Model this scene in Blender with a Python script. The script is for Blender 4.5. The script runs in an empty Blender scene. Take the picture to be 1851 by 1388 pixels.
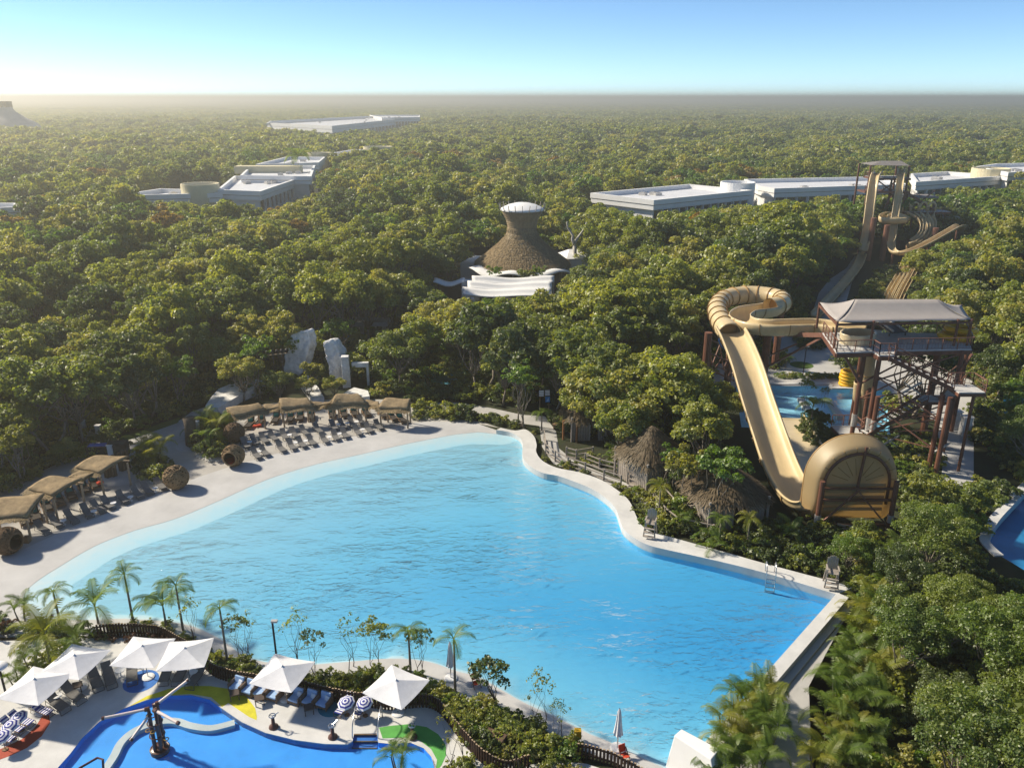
import bpy, math, random
import numpy as np
from mathutils import Vector, Matrix
R_ = math.radians
random.seed(7)
SC = bpy.context.scene
COL = SC.collection
# ------------------------------------------------------------------ camera, sky, sun, exposure
F, CX, CY, CH, PITCH = 1440.0, 925.5, 694.0, 31.0, R_(19.75)
cam_data = bpy.data.cameras.new('camera')
cam_data.sensor_width = 36.0
cam_data.lens = 36.0 * F / 1851.0
cam_data.clip_start = 0.5
cam_data.clip_end = 90000
cam = bpy.data.objects.new('camera', cam_data)
cam.location = (0, 0, CH)
cam.rotation_euler = (math.pi / 2 - PITCH, 0, 0)
COL.objects.link(cam)
SC.camera = cam
SUN_AZ, SUN_EL = R_(-67), R_(37)
world = bpy.data.worlds.new('World')
SC.world = world
world.use_nodes = True
wn = world.node_tree
wn.nodes.clear()
sky = wn.nodes.new('ShaderNodeTexSky')
sky.sky_type = 'NISHITA'
sky.sun_disc = False
sky.sun_elevation = SUN_EL
sky.sun_rotation = SUN_AZ
sky.altitude = 0
sky.air_density = 0.40
sky.dust_density = 0.04
sky.ozone_density = 1.0
bg = wn.nodes.new('ShaderNodeBackground')
bg.inputs['Strength'].default_value = 0.12
wo = wn.nodes.new('ShaderNodeOutputWorld')
hs = wn.nodes.new('ShaderNodeHueSaturation')
hs.inputs['Saturation'].default_value = 1.1
wn.links.new(sky.outputs[0], hs.inputs['Color'])
wb = wn.nodes.new('ShaderNodeMixRGB')
wb.blend_type = 'MULTIPLY'
wb.inputs[0].default_value = 1.0
wb.inputs[2].default_value = (0.96, 1.03, 0.98, 1)
wn.links.new(hs.outputs[0], wb.inputs[1])
wn.links.new(wb.outputs[0], bg.inputs[0])
wn.links.new(bg.outputs[0], wo.inputs[0])
sun_data = bpy.data.lights.new('sun', 'SUN')
sun_data.energy = 4.7
sun_data.angle = R_(3.5)
sun_data.color = (1.0, 0.895, 0.72)
sun = bpy.data.objects.new('sun', sun_data)
sdir = Vector((math.sin(SUN_AZ) * math.cos(SUN_EL), math.cos(SUN_AZ) * math.cos(SUN_EL), math.sin(SUN_EL)))
sun.rotation_euler = (-sdir).to_track_quat('-Z', 'Y').to_euler()
sun.location = (-60, 60, 80)
COL.objects.link(sun)
SC.view_settings.view_transform = 'Standard'
SC.view_settings.look = 'None'
SC.view_settings.exposure = 0.67
SC.view_settings.gamma = 1.0
SC.view_settings.use_curve_mapping = False
cy = SC.cycles
cy.max_bounces = 6
cy.diffuse_bounces = 3
cy.glossy_bounces = 3
cy.transmission_bounces = 4
cy.transparent_max_bounces = 8
cy.volume_bounces = 0
cy.caustics_reflective = False
cy.caustics_refractive = False
cy.sample_clamp_indirect = 6.0
cy.use_denoising = True

# ------------------------------------------------------------------ pixel <-> place helpers (photo 1851 x 1388, flat ground)
CP, SP = math.cos(PITCH), math.sin(PITCH)
def ray(px, py):
    u, v = (px - CX) / F, (py - CY) / F
    return Vector((u, CP - v * SP, -SP - v * CP))
def G(px, py, z=0.0):
    d = ray(px, py)
    t = (z - CH) / d.z
    return Vector((d.x * t, d.y * t, z))
def GY(px, py, Y):
    d = ray(px, py)
    t = Y / d.y
    return Vector((d.x * t, Y, CH + d.z * t))
def proj(x, y, z):
    zz = z - CH
    dep = y * CP - zz * SP
    up = y * SP + zz * CP
    return CX + F * x / dep, CY - F * up / dep
def GL(pts, z=0.0):
    return [G(a, b, z) for a, b in pts]

# ------------------------------------------------------------------ materials
MATS = {}
def nn(nt, t, **kw):
    n = nt.nodes.new(t)
    for k, v in kw.items():
        setattr(n, k, v)
    return n
def M(name, col, rough=0.7, var=0.15, scale=2.0, bump=0.0, bscale=None, metal=0.0, spec=0.3, col2=None, stretch=None, coat=0.0, detail=4):
    if name in MATS:
        return MATS[name]
    m = bpy.data.materials.new(name)
    m.use_nodes = True
    nt = m.node_tree
    b = nt.nodes['Principled BSDF']
    b.inputs['Roughness'].default_value = rough
    b.inputs['Metallic'].default_value = metal
    b.inputs['Specular IOR Level'].default_value = spec
    if coat:
        b.inputs['Coat Weight'].default_value = coat
        b.inputs['Coat Roughness'].default_value = 0.15
    tc = nn(nt, 'ShaderNodeTexCoord')
    mp = nn(nt, 'ShaderNodeMapping')
    if stretch:
        mp.inputs['Scale'].default_value = stretch
    nt.links.new(tc.outputs['Object'], mp.inputs[0])
    nz = nn(nt, 'ShaderNodeTexNoise')
    nz.inputs['Scale'].default_value = scale
    nz.inputs['Detail'].default_value = detail
    nz.inputs['Roughness'].default_value = 0.65
    nt.links.new(mp.outputs[0], nz.inputs['Vector'])
    cr = nn(nt, 'ShaderNodeValToRGB')
    c2 = col2 or tuple(min(1, c * (1 + var)) for c in col)
    c1 = col if col2 else tuple(c * (1 - var) for c in col)
    cr.color_ramp.elements[0].position = 0.3
    cr.color_ramp.elements[1].position = 0.7
    cr.color_ramp.elements[0].color = (*c1, 1)
    cr.color_ramp.elements[1].color = (*c2, 1)
    nt.links.new(nz.outputs[0], cr.inputs[0])
    nt.links.new(cr.outputs[0], b.inputs['Base Color'])
    if bump:
        nb = nn(nt, 'ShaderNodeTexNoise')
        nb.inputs['Scale'].default_value = bscale or scale * 4
        nb.inputs['Detail'].default_value = 3
        nt.links.new(mp.outputs[0], nb.inputs['Vector'])
        bp = nn(nt, 'ShaderNodeBump')
        bp.inputs['Strength'].default_value = bump
        bp.inputs['Distance'].default_value = 0.05
        nt.links.new(nb.outputs[0], bp.inputs['Height'])
        nt.links.new(bp.outputs[0], b.inputs['Normal'])
    MATS[name] = m
    return m

def leaf_mat(name, cols, trans=0.48, hue_noise=0.35, gloss=0.06, tintc=(1.68, 1.6, 0.6)):
    """foliage: colour differs from plant to plant (object random) and from leaf to leaf (attribute lv)"""
    if name in MATS:
        return MATS[name]
    m = bpy.data.materials.new(name)
    m.use_nodes = True
    nt = m.node_tree
    nt.nodes.clear()
    out = nn(nt, 'ShaderNodeOutputMaterial')
    oi = nn(nt, 'ShaderNodeObjectInfo')
    at = nn(nt, 'ShaderNodeAttribute')
    at.attribute_name = 'lv'
    ad = nn(nt, 'ShaderNodeMath', operation='MULTIPLY_ADD')
    ad.inputs[1].default_value = hue_noise
    nt.links.new(at.outputs['Fac'], ad.inputs[0])
    ml = nn(nt, 'ShaderNodeMath', operation='MULTIPLY')
    ml.inputs[1].default_value = 1 - hue_noise
    nt.links.new(oi.outputs['Random'], ml.inputs[0])
    nt.links.new(ml.outputs[0], ad.inputs[2])
    cr = nn(nt, 'ShaderNodeValToRGB')
    els = cr.color_ramp.elements
    n = len(cols)
    els[0].position, els[0].color = 0.0, (*cols[0], 1)
    els[1].position, els[1].color = 1.0, (*cols[-1], 1)
    for i in range(1, n - 1):
        e = els.new(i / (n - 1))
        e.color = (*cols[i], 1)
    nt.links.new(ad.outputs[0], cr.inputs[0])
    df = nn(nt, 'ShaderNodeBsdfDiffuse')
    tr = nn(nt, 'ShaderNodeBsdfTranslucent')
    gl = nn(nt, 'ShaderNodeBsdfGlossy')
    gl.inputs['Roughness'].default_value = 0.5
    gl.inputs['Color'].default_value = (0.8, 0.8, 0.75, 1)
    tint = nn(nt, 'ShaderNodeMixRGB', blend_type='MULTIPLY')
    tint.inputs[0].default_value = 1.0
    tint.inputs[2].default_value = (*tintc, 1)
    nt.links.new(cr.outputs[0], df.inputs[0])
    nt.links.new(cr.outputs[0], tint.inputs[1])
    nt.links.new(tint.outputs[0], tr.inputs[0])
    m1 = nn(nt, 'ShaderNodeMixShader')
    m1.inputs[0].default_value = trans
    m2 = nn(nt, 'ShaderNodeMixShader')
    m2.inputs[0].default_value = gloss
    nt.links.new(df.outputs[0], m1.inputs[1])
    nt.links.new(tr.outputs[0], m1.inputs[2])
    nt.links.new(m1.outputs[0], m2.inputs[1])
    nt.links.new(gl.outputs[0], m2.inputs[2])
    nt.links.new(m2.outputs[0], out.inputs[0])
    MATS[name] = m
    return m

LEAF = leaf_mat('jungle_leaf', [(0.090, 0.132, 0.022), (0.200, 0.245, 0.038), (0.135, 0.182, 0.048), (0.325, 0.335, 0.060), (0.170, 0.230, 0.032), (0.360, 0.330, 0.080), (0.285, 0.320, 0.125)])
LEAF_C = leaf_mat('fresh_leaf', [(0.075, 0.125, 0.020), (0.150, 0.215, 0.030), (0.105, 0.165, 0.035), (0.230, 0.275, 0.050), (0.135, 0.195, 0.028), (0.26, 0.27, 0.075)])
LEAF_D = leaf_mat('dark_leaf', [(0.055, 0.088, 0.024), (0.090, 0.130, 0.032), (0.130, 0.160, 0.044)])
LEAF_Y = leaf_mat('yellow_green_leaf', [(0.132, 0.176, 0.022), (0.187, 0.220, 0.033), (0.242, 0.220, 0.033)], trans=0.45)
LEAF_B = leaf_mat('bright_leaf', [(0.088, 0.165, 0.017), (0.121, 0.209, 0.022), (0.165, 0.231, 0.033)], trans=0.48)
LEAF_G = leaf_mat('gold_leaf', [(0.22, 0.13, 0.02), (0.30, 0.20, 0.03), (0.26, 0.20, 0.04)])
LEAF_R = leaf_mat('red_brown_leaf', [(0.05, 0.02, 0.015), (0.08, 0.03, 0.02), (0.07, 0.05, 0.02)])
PALM = leaf_mat('palm_leaf', [(0.069, 0.127, 0.017), (0.127, 0.196, 0.025), (0.184, 0.230, 0.034)], trans=0.45, gloss=0.03)
PALM_Y = leaf_mat('yellow_palm_leaf', [(0.130, 0.180, 0.020), (0.210, 0.230, 0.025), (0.300, 0.270, 0.040)], trans=0.5, gloss=0.03)
BARK = M('pale_bark', (0.20, 0.17, 0.135), 0.9, 0.35, 3.0, 0.4)
BARK_D = M('dark_bark', (0.09, 0.07, 0.05), 0.9, 0.3, 3.0, 0.4)
WHITE = M('white_stucco', (0.80, 0.79, 0.77), 0.75, 0.05, 0.35)
CREAM = M('cream_stucco', (0.66, 0.58, 0.38), 0.8, 0.06, 0.5)
ROOFM = M('pale_roof_membrane', (0.62, 0.63, 0.66), 0.8, 0.08, 0.25)
GLASS = M('dark_window_glass', (0.03, 0.05, 0.06), 0.12, 0.2, 0.5, spec=0.8)
TEAL_GLASS = M('teal_window_glass', (0.03, 0.12, 0.14), 0.15, 0.2, 0.5, spec=0.8)
SHADOW_GAP = M('brown_reveal', (0.30, 0.22, 0.12), 0.8, 0.1, 1)
THATCH = M('dry_thatch', (0.27, 0.20, 0.115), 0.95, 0.35, 2.2, 0.8, 14, stretch=(1, 1, 0.35), detail=8)
THATCH_D = M('weathered_thatch', (0.13, 0.10, 0.065), 0.95, 0.3, 2.2, 0.8, 14, stretch=(1, 1, 0.35), detail=8)
STRAW = leaf_mat('thatch_straw', [(0.20, 0.145, 0.085), (0.31, 0.235, 0.135), (0.44, 0.34, 0.20)], trans=0.12, hue_noise=0.9, gloss=0.02)
STRAW_D = leaf_mat('weathered_straw', [(0.085, 0.065, 0.04), (0.14, 0.105, 0.065), (0.20, 0.155, 0.10)], trans=0.1, hue_noise=0.9, gloss=0.02)
CONC = M('pale_concrete', (0.46, 0.45, 0.435), 0.85, 0.10, 0.35, 0.15, 8, detail=8)
DECK = M('white_deck', (0.58, 0.575, 0.56), 0.8, 0.14, 0.6, 0.1, 6, detail=8)
APRON = M('beach_apron', (0.47, 0.465, 0.46), 0.75, 0.13, 0.35, 0.12, 9, detail=8)
SAND = M('pale_sand', (0.41, 0.39, 0.36), 0.95, 0.12, 0.6, 0.35, 5, detail=9)
PATHM = M('grey_path', (0.42, 0.41, 0.395), 0.85, 0.14, 0.6, 0.2, 7, detail=8)
SOIL = M('forest_floor', (0.030, 0.026, 0.016), 1.0, 0.4, 0.8, col2=(0.03, 0.045, 0.014), detail=8)
GRASSM = M('lawn', (0.07, 0.12, 0.02), 0.95, 0.3, 2.0, 0.5, 12)
TAN = M('tan_fiberglass', (0.58, 0.45, 0.25), 0.42, 0.16, 0.5, spec=0.4, coat=0.12, detail=9, stretch=(1.5, 0.35, 1))
TAN_L = M('pale_tan_fiberglass', (0.62, 0.51, 0.32), 0.35, 0.10, 0.4, spec=0.5, coat=0.25, detail=6)
TAN_D = M('tan_flange', (0.36, 0.22, 0.085), 0.5, 0.1, 1)
RUST = M('rust_brown_steel', (0.15, 0.066, 0.042), 0.5, 0.3, 1.2, spec=0.4)
RUST_L = M('rust_brown_rail', (0.20, 0.095, 0.065), 0.5, 0.2, 1.2, spec=0.4)
GALV = M('galvanised_wrap', (0.52, 0.50, 0.47), 0.45, 0.15, 3, metal=0.4)
CANVAS = M('taupe_shade_cloth', (0.34, 0.31, 0.29), 0.9, 0.05, 1.5, 0.15, 30)
GRATE = M('pale_deck_boards', (0.50, 0.49, 0.47), 0.8, 0.12, 1.5)
WOODF = M('dark_fence_wood', (0.040, 0.020, 0.014), 0.7, 0.35, 4, stretch=(1, 1, 0.2))
WOODP = M('pale_wood_and_lit_tops', (0.36, 0.27, 0.18), 0.8, 0.2, 4)
WOOD = M('brown_timber', (0.20, 0.125, 0.07), 0.8, 0.3, 3, stretch=(1, 1, 0.3))
WOODG = M('weathered_grey_timber', (0.33, 0.29, 0.25), 0.85, 0.2, 3)
UMB = M('white_parasol_canvas', (0.70, 0.70, 0.72), 0.85, 0.08, 1.5, 0.25, 3)
ALU = M('grey_aluminium', (0.10, 0.095, 0.09), 0.45, 0.1, 3, metal=0.3)
SLING = M('grey_sling_mesh', (0.155, 0.15, 0.145), 0.85, 0.12, 8, 0.2, 60)
TEALC = M('teal_cushion', (0.01, 0.16, 0.15), 0.9, 0.1, 4)
BROWNC = M('brown_cushion', (0.05, 0.042, 0.036), 0.9, 0.15, 5)
REDC = M('red_cushion', (0.55, 0.06, 0.025), 0.9, 0.1, 4)
BLUEC = M('sky_blue_cushion', (0.33, 0.48, 0.72), 0.9, 0.06, 4)
PALEC = M('pale_pillow', (0.62, 0.67, 0.75), 0.9, 0.05, 4)
WICK = M('brown_wicker', (0.17, 0.12, 0.085), 0.85, 0.35, 12, 0.5, 50)
RATTAN = M('woven_rattan', (0.14, 0.085, 0.045), 0.85, 0.4, 6)
RATTAN_L = M('woven_rattan_light', (0.24, 0.16, 0.085), 0.85, 0.35, 6)
DARKIN = M('dark_inner_weave', (0.05, 0.033, 0.02), 0.95, 0.2, 5)
WTABLE = M('white_table_top', (0.75, 0.75, 0.75), 0.5, 0.03, 2)
STEEL = M('stainless_rail', (0.55, 0.55, 0.55), 0.25, 0.08, 2, metal=0.9)
BRONZE = M('brown_splash_pipe', (0.10, 0.042, 0.03), 0.35, 0.2, 2, spec=0.5)
WPIPE = M('pink_white_pipe', (0.72, 0.62, 0.58), 0.4, 0.05, 2)
BLACK = M('black_fitting', (0.015, 0.015, 0.017), 0.5, 0.2, 3)
YEL = M('yellow_raft', (0.75, 0.42, 0.02), 0.45, 0.08, 3)
ROCK = M('white_limestone', (0.70, 0.69, 0.67), 0.9, 0.22, 1.6, 0.9, 5, detail=9)
PEB = M('white_pebble', (0.62, 0.60, 0.56), 0.9, 0.1, 3)
PAINT = {k: M('deck_paint_' + k, c, 0.7, 0.16, 1.6, 0.15, 8, detail=9) for k, c in dict(yellow=(0.60, 0.55, 0.035), red=(0.36, 0.055, 0.025), green=(0.10, 0.36, 0.075), blue=(0.035, 0.16, 0.50), teal=(0.03, 0.20, 0.26)).items()}
TAN_T = leaf_mat('translucent_fiberglass', [(0.60, 0.47, 0.26), (0.66, 0.52, 0.30)], trans=0.6, hue_noise=0.5, gloss=0.06, tintc=(1.05, 1.05, 1.0))
SIGNW = M('sign_white', (0.75, 0.77, 0.8), 0.6, 0.03, 2)
SIGNB = M('sign_blue', (0.03, 0.22, 0.55), 0.6, 0.2, 2)

def stripe_mat():
    m = bpy.data.materials.new('navy_white_stripes')
    m.use_nodes = True
    nt = m.node_tree
    b = nt.nodes['Principled BSDF']
    b.inputs['Roughness'].default_value = 0.9
    at = nn(nt, 'ShaderNodeAttribute')
    at.attribute_name = 'st'
    mo = nn(nt, 'ShaderNodeMath', operation='FRACT')
    nt.links.new(at.outputs['Fac'], mo.inputs[0])
    gt = nn(nt, 'ShaderNodeMath', operation='GREATER_THAN')
    gt.inputs[1].default_value = 0.5
    nt.links.new(mo.outputs[0], gt.inputs[0])
    mx = nn(nt, 'ShaderNodeMixRGB')
    mx.inputs[1].default_value = (0.03, 0.04, 0.27, 1)
    mx.inputs[2].default_value = (0.74, 0.74, 0.78, 1)
    nt.links.new(gt.outputs[0], mx.inputs[0])
    nt.links.new(mx.outputs[0], b.inputs['Base Color'])
    return m
STRIPE = stripe_mat()

def water_mat(name, wave, strength, tint=(0.9, 0.97, 1.0), wscale=(1, 1, 1), ang=0.0):
    m = bpy.data.materials.new(name)
    m.use_nodes = True
    nt = m.node_tree
    nt.nodes.clear()
    out = nn(nt, 'ShaderNodeOutputMaterial')
    tc = nn(nt, 'ShaderNodeTexCoord')
    mp = nn(nt, 'ShaderNodeMapping')
    mp.inputs['Scale'].default_value = wscale
    mp.inputs['Rotation'].default_value = (0, 0, ang)
    nt.links.new(tc.outputs['Object'], mp.inputs[0])
    n1 = nn(nt, 'ShaderNodeTexNoise')
    n1.inputs['Scale'].default_value = wave
    n1.inputs['Detail'].default_value = 3
    n1.inputs['Roughness'].default_value = 0.55
    n1.inputs['Distortion'].default_value = 0.6
    nt.links.new(mp.outputs[0], n1.inputs['Vector'])
    n2 = nn(nt, 'ShaderNodeTexNoise')
    n2.inputs['Scale'].default_value = wave * 0.28
    n2.inputs['Detail'].default_value = 2
    nt.links.new(mp.outputs[0], n2.inputs['Vector'])
    n3 = nn(nt, 'ShaderNodeTexNoise')
    n3.inputs['Scale'].default_value = wave * 0.07
    n3.inputs['Detail'].default_value = 2
    nt.links.new(mp.outputs[0], n3.inputs['Vector'])
    calm = nn(nt, 'ShaderNodeMapRange')
    calm.inputs[1].default_value = 0.35; calm.inputs[2].default_value = 0.65; calm.inputs[3].default_value = 0.45; calm.inputs[4].default_value = 1.5
    nt.links.new(n3.outputs[0], calm.inputs[0])
    add = nn(nt, 'ShaderNodeMath', operation='MULTIPLY_ADD')
    add.inputs[1].default_value = 2.2
    nt.links.new(n2.outputs[0], add.inputs[0])
    nt.links.new(n1.outputs[0], add.inputs[2])
    bp = nn(nt, 'ShaderNodeBump')
    bp.inputs['Strength'].default_value = 1.0
    bp.inputs['Distance'].default_value = strength
    nt.links.new(calm.outputs[0], bp.inputs['Strength'])
    nt.links.new(add.outputs[0], bp.inputs['Height'])
    gl = nn(nt, 'ShaderNodeBsdfGlossy')
    gl.inputs['Roughness'].default_value = 0.06
    tp = nn(nt, 'ShaderNodeBsdfTransparent')
    tp.inputs[0].default_value = (*tint, 1)
    nt.links.new(bp.outputs[0], gl.inputs['Normal'])
    # reflectance rises towards grazing view, the same from above and below the surface
    ge = nn(nt, 'ShaderNodeNewGeometry')
    dt = nn(nt, 'ShaderNodeVectorMath', operation='DOT_PRODUCT')
    nt.links.new(ge.outputs['Incoming'], dt.inputs[0]); nt.links.new(bp.outputs[0], dt.inputs[1])
    ab = nn(nt, 'ShaderNodeMath', operation='ABSOLUTE'); nt.links.new(dt.outputs['Value'], ab.inputs[0])
    om = nn(nt, 'ShaderNodeMath', operation='SUBTRACT'); om.inputs[0].default_value = 1.0; om.use_clamp = True; nt.links.new(ab.outputs[0], om.inputs[1])
    pw = nn(nt, 'ShaderNodeMath', operation='POWER'); pw.inputs[1].default_value = 4.2; nt.links.new(om.outputs[0], pw.inputs[0])
    fr = nn(nt, 'ShaderNodeMath', operation='MULTIPLY_ADD'); fr.inputs[1].default_value = 0.97; fr.inputs[2].default_value = 0.025; nt.links.new(pw.outputs[0], fr.inputs[0])
    mx = nn(nt, 'ShaderNodeMixShader')
    nt.links.new(fr.outputs[0], mx.inputs[0])
    nt.links.new(tp.outputs[0], mx.inputs[1])
    nt.links.new(gl.outputs[0], mx.inputs[2])
    nt.links.new(mx.outputs[0], out.inputs[0])
    return m

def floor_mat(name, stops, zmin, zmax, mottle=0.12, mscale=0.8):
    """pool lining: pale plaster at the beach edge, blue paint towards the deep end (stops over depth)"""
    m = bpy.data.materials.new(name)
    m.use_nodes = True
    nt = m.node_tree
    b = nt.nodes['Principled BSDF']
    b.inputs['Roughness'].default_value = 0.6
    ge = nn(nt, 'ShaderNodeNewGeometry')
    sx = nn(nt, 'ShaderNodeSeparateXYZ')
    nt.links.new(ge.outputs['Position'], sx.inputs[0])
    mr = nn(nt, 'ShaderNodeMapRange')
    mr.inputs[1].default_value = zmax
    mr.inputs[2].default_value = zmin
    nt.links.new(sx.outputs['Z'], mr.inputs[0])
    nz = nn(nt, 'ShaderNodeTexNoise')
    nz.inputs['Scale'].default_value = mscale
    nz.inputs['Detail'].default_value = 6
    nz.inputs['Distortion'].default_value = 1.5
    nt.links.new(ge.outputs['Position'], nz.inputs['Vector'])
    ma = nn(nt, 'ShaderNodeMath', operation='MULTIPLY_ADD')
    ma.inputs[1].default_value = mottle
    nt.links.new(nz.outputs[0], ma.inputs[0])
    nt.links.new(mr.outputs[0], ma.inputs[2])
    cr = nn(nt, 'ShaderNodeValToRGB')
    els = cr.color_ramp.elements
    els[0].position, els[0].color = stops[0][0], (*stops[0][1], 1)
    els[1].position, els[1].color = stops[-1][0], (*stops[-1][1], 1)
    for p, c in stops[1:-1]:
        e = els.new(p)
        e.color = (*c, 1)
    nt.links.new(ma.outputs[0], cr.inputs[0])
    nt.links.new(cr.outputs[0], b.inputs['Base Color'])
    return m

# ------------------------------------------------------------------ mesh helpers
def tag(o, label=None, cat=None, group=None, kind=None):
    if label: o['label'] = label
    if cat: o['category'] = cat
    if group: o['group'] = group
    if kind: o['kind'] = kind
    return o
def link(o, parent=None):
    COL.objects.link(o)
    if parent is not None:
        o.parent = parent
    return o
def empty(name, loc=(0, 0, 0), rz=0.0, label=None, cat=None, group=None, scale=1.0):
    o = bpy.data.objects.new(name, None)
    o.location = loc
    o.rotation_euler = (0, 0, rz)
    o.scale = (scale,) * 3
    o.empty_display_size = 0.3
    link(o)
    return tag(o, label, cat, group)
def put(name, mesh, parent=None, loc=(0, 0, 0), rot=(0, 0, 0), scale=(1, 1, 1)):
    o = bpy.data.objects.new(name, mesh)
    o.location = loc
    o.rotation_euler = rot
    o.scale = scale if hasattr(scale, '__len__') else (scale,) * 3
    return link(o, parent)
def copy_tree(o, parent=None, loc=None, rz=None, label=None, scale=None, group=None):
    c = o.copy()
    link(c, parent)
    if loc is not None: c.location = loc
    if rz is not None: c.rotation_euler = (0, 0, rz)
    if scale is not None: c.scale = (scale,) * 3 if not hasattr(scale, '__len__') else scale
    if label: c['label'] = label
    if group: c['group'] = group
    for ch in list(o.children):
        copy_tree(ch, c)
    return c

class MB:
    def __init__(s):
        s.v, s.f, s.st = [], [], None
    def quad(s, a, b, c, d):
        n = len(s.v); s.v += [tuple(a), tuple(b), tuple(c), tuple(d)]; s.f.append((n, n + 1, n + 2, n + 3)); return s
    def box(s, c, size, rz=0.0, rx=0.0, ry=0.0):
        hx, hy, hz = size[0] / 2, size[1] / 2, size[2] / 2
        m = Matrix.Rotation(rz, 3, 'Z') @ Matrix.Rotation(ry, 3, 'Y') @ Matrix.Rotation(rx, 3, 'X')
        n = len(s.v); c = Vector(c)
        for x, y, z in ((-1, -1, -1), (1, -1, -1), (1, 1, -1), (-1, 1, -1), (-1, -1, 1), (1, -1, 1), (1, 1, 1), (-1, 1, 1)):
            s.v.append(tuple(c + m @ Vector((x * hx, y * hy, z * hz))))
        for f in ((0, 3, 2, 1), (4, 5, 6, 7), (0, 1, 5, 4), (1, 2, 6, 5), (2, 3, 7, 6), (3, 0, 4, 7)):
            s.f.append(tuple(n + i for i in f))
        return s
    def bar(s, p0, p1, w=0.1, h=None):
        h = h or w
        p0, p1 = Vector(p0), Vector(p1)
        d = (p1 - p0).normalized()
        up = Vector((0, 0, 1)) if abs(d.z) < 0.95 else Vector((0, 1, 0))
        sx = d.cross(up).normalized(); sy = sx.cross(d).normalized()
        n = len(s.v)
        for p in (p0, p1):
            for a, b in ((-1, -1), (1, -1), (1, 1), (-1, 1)):
                s.v.append(tuple(p + sx * (a * w / 2) + sy * (b * h / 2)))
        for f in ((0, 1, 2, 3), (7, 6, 5, 4), (0, 4, 5, 1), (1, 5, 6, 2), (2, 6, 7, 3), (3, 7, 4, 0)):
            s.f.append(tuple(n + i for i in f))
        return s
    def tube(s, pts, r, seg=8, closed=False, caps=True):
        pts = [Vector(p) for p in pts]
        rs = r if hasattr(r, '__len__') else [r] * len(pts)
        rings = []
        prev = None
        m = len(pts)
        for i, p in enumerate(pts):
            if closed:
                d = (pts[(i + 1) % m] - pts[i - 1]).normalized()
            else:
                d = (pts[min(i + 1, m - 1)] - pts[max(i - 1, 0)]).normalized()
            if prev is None:
                up = Vector((0, 0, 1)) if abs(d.z) < 0.9 else Vector((0, 1, 0))
                sx = d.cross(up).normalized()
            else:
                sx = (prev - d * prev.dot(d)).normalized()
            prev = sx
            sy = d.cross(sx)
            n = len(s.v)
            for k in range(seg):
                a = 2 * math.pi * k / seg
                s.v.append(tuple(p + (sx * math.cos(a) + sy * math.sin(a)) * rs[i]))
            rings.append(n)
        rr = range(m if closed else m - 1)
        for i in rr:
            a, b = rings[i], rings[(i + 1) % m]
            for k in range(seg):
                k2 = (k + 1) % seg
                s.f.append((a + k, a + k2, b + k2, b + k))
        if caps and not closed:
            s.f.append(tuple(rings[0] + k for k in reversed(range(seg))))
            s.f.append(tuple(rings[-1] + k for k in range(seg)))
        return s
    def cyl(s, p0, p1, r, seg=10, r2=None):
        return s.tube([p0, p1], [r, r if r2 is None else r2], seg)
    def lathe(s, prof, seg=32, c=(0, 0, 0), a0=0.0, a1=2 * math.pi, sx=1, sy=1):
        full = abs(a1 - a0 - 2 * math.pi) < 1e-4
        m = seg if full else seg + 1
        n = len(s.v)
        for r, z in prof:
            for k in range(m):
                a = a0 + (a1 - a0) * k / seg
                s.v.append((c[0] + r * math.cos(a) * sx, c[1] + r * math.sin(a) * sy, c[2] + z))
        for i in range(len(prof) - 1):
            for k in range(seg):
                k2 = (k + 1) % m
                s.f.append((n + i * m + k, n + i * m + k2, n + (i + 1) * m + k2, n + (i + 1) * m + k))
        return s
    def prism(s, poly, z0, z1):
        n = len(s.v); m = len(poly)
        area = sum(poly[i][0] * poly[(i + 1) % m][1] - poly[(i + 1) % m][0] * poly[i][1] for i in range(m))
        if area < 0: poly = list(reversed(poly))
        for z in (z0, z1):
            for p in poly: s.v.append((p[0], p[1], z))
        s.f.append(tuple(n + i for i in reversed(range(m))))
        s.f.append(tuple(n + m + i for i in range(m)))
        for i in range(m):
            j = (i + 1) % m
            s.f.append((n + i, n + j, n + m + j, n + m + i))
        return s
    def loft(s, rings, closed=False, cap=False):
        n = len(s.v); m = len(rings[0])
        for r in rings:
            for p in r: s.v.append(tuple(p))
        for i in range(len(rings) - 1):
            for k in range(m if closed else m - 1):
                k2 = (k + 1) % m
                s.f.append((n + i * m + k, n + i * m + k2, n + (i + 1) * m + k2, n + (i + 1) * m + k))
        if cap:
            s.f.append(tuple(n + k for k in reversed(range(m))))
            s.f.append(tuple(n + (len(rings) - 1) * m + k for k in range(m)))
        return s
    def mesh(s, name, mat, smooth=False):
        me = bpy.data.meshes.new(name)
        me.from_pydata([tuple(v) for v in s.v], [], s.f)
        if mat: me.materials.append(mat)
        if smooth:
            me.polygons.foreach_set('use_smooth', [True] * len(me.polygons))
        if s.st is not None:
            a = me.attributes.new('st', 'FLOAT', 'POINT')
            a.data.foreach_set('value', s.st)
        me.update()
        return me
    def build(s, name, mat, parent=None, smooth=False, bevel=0.0):
        o = put(name, s.mesh(name, mat, smooth), parent)
        if bevel:
            b = o.modifiers.new('bevel', 'BEVEL'); b.width = bevel; b.segments = 2; b.limit_method = 'ANGLE'
        return o

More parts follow.
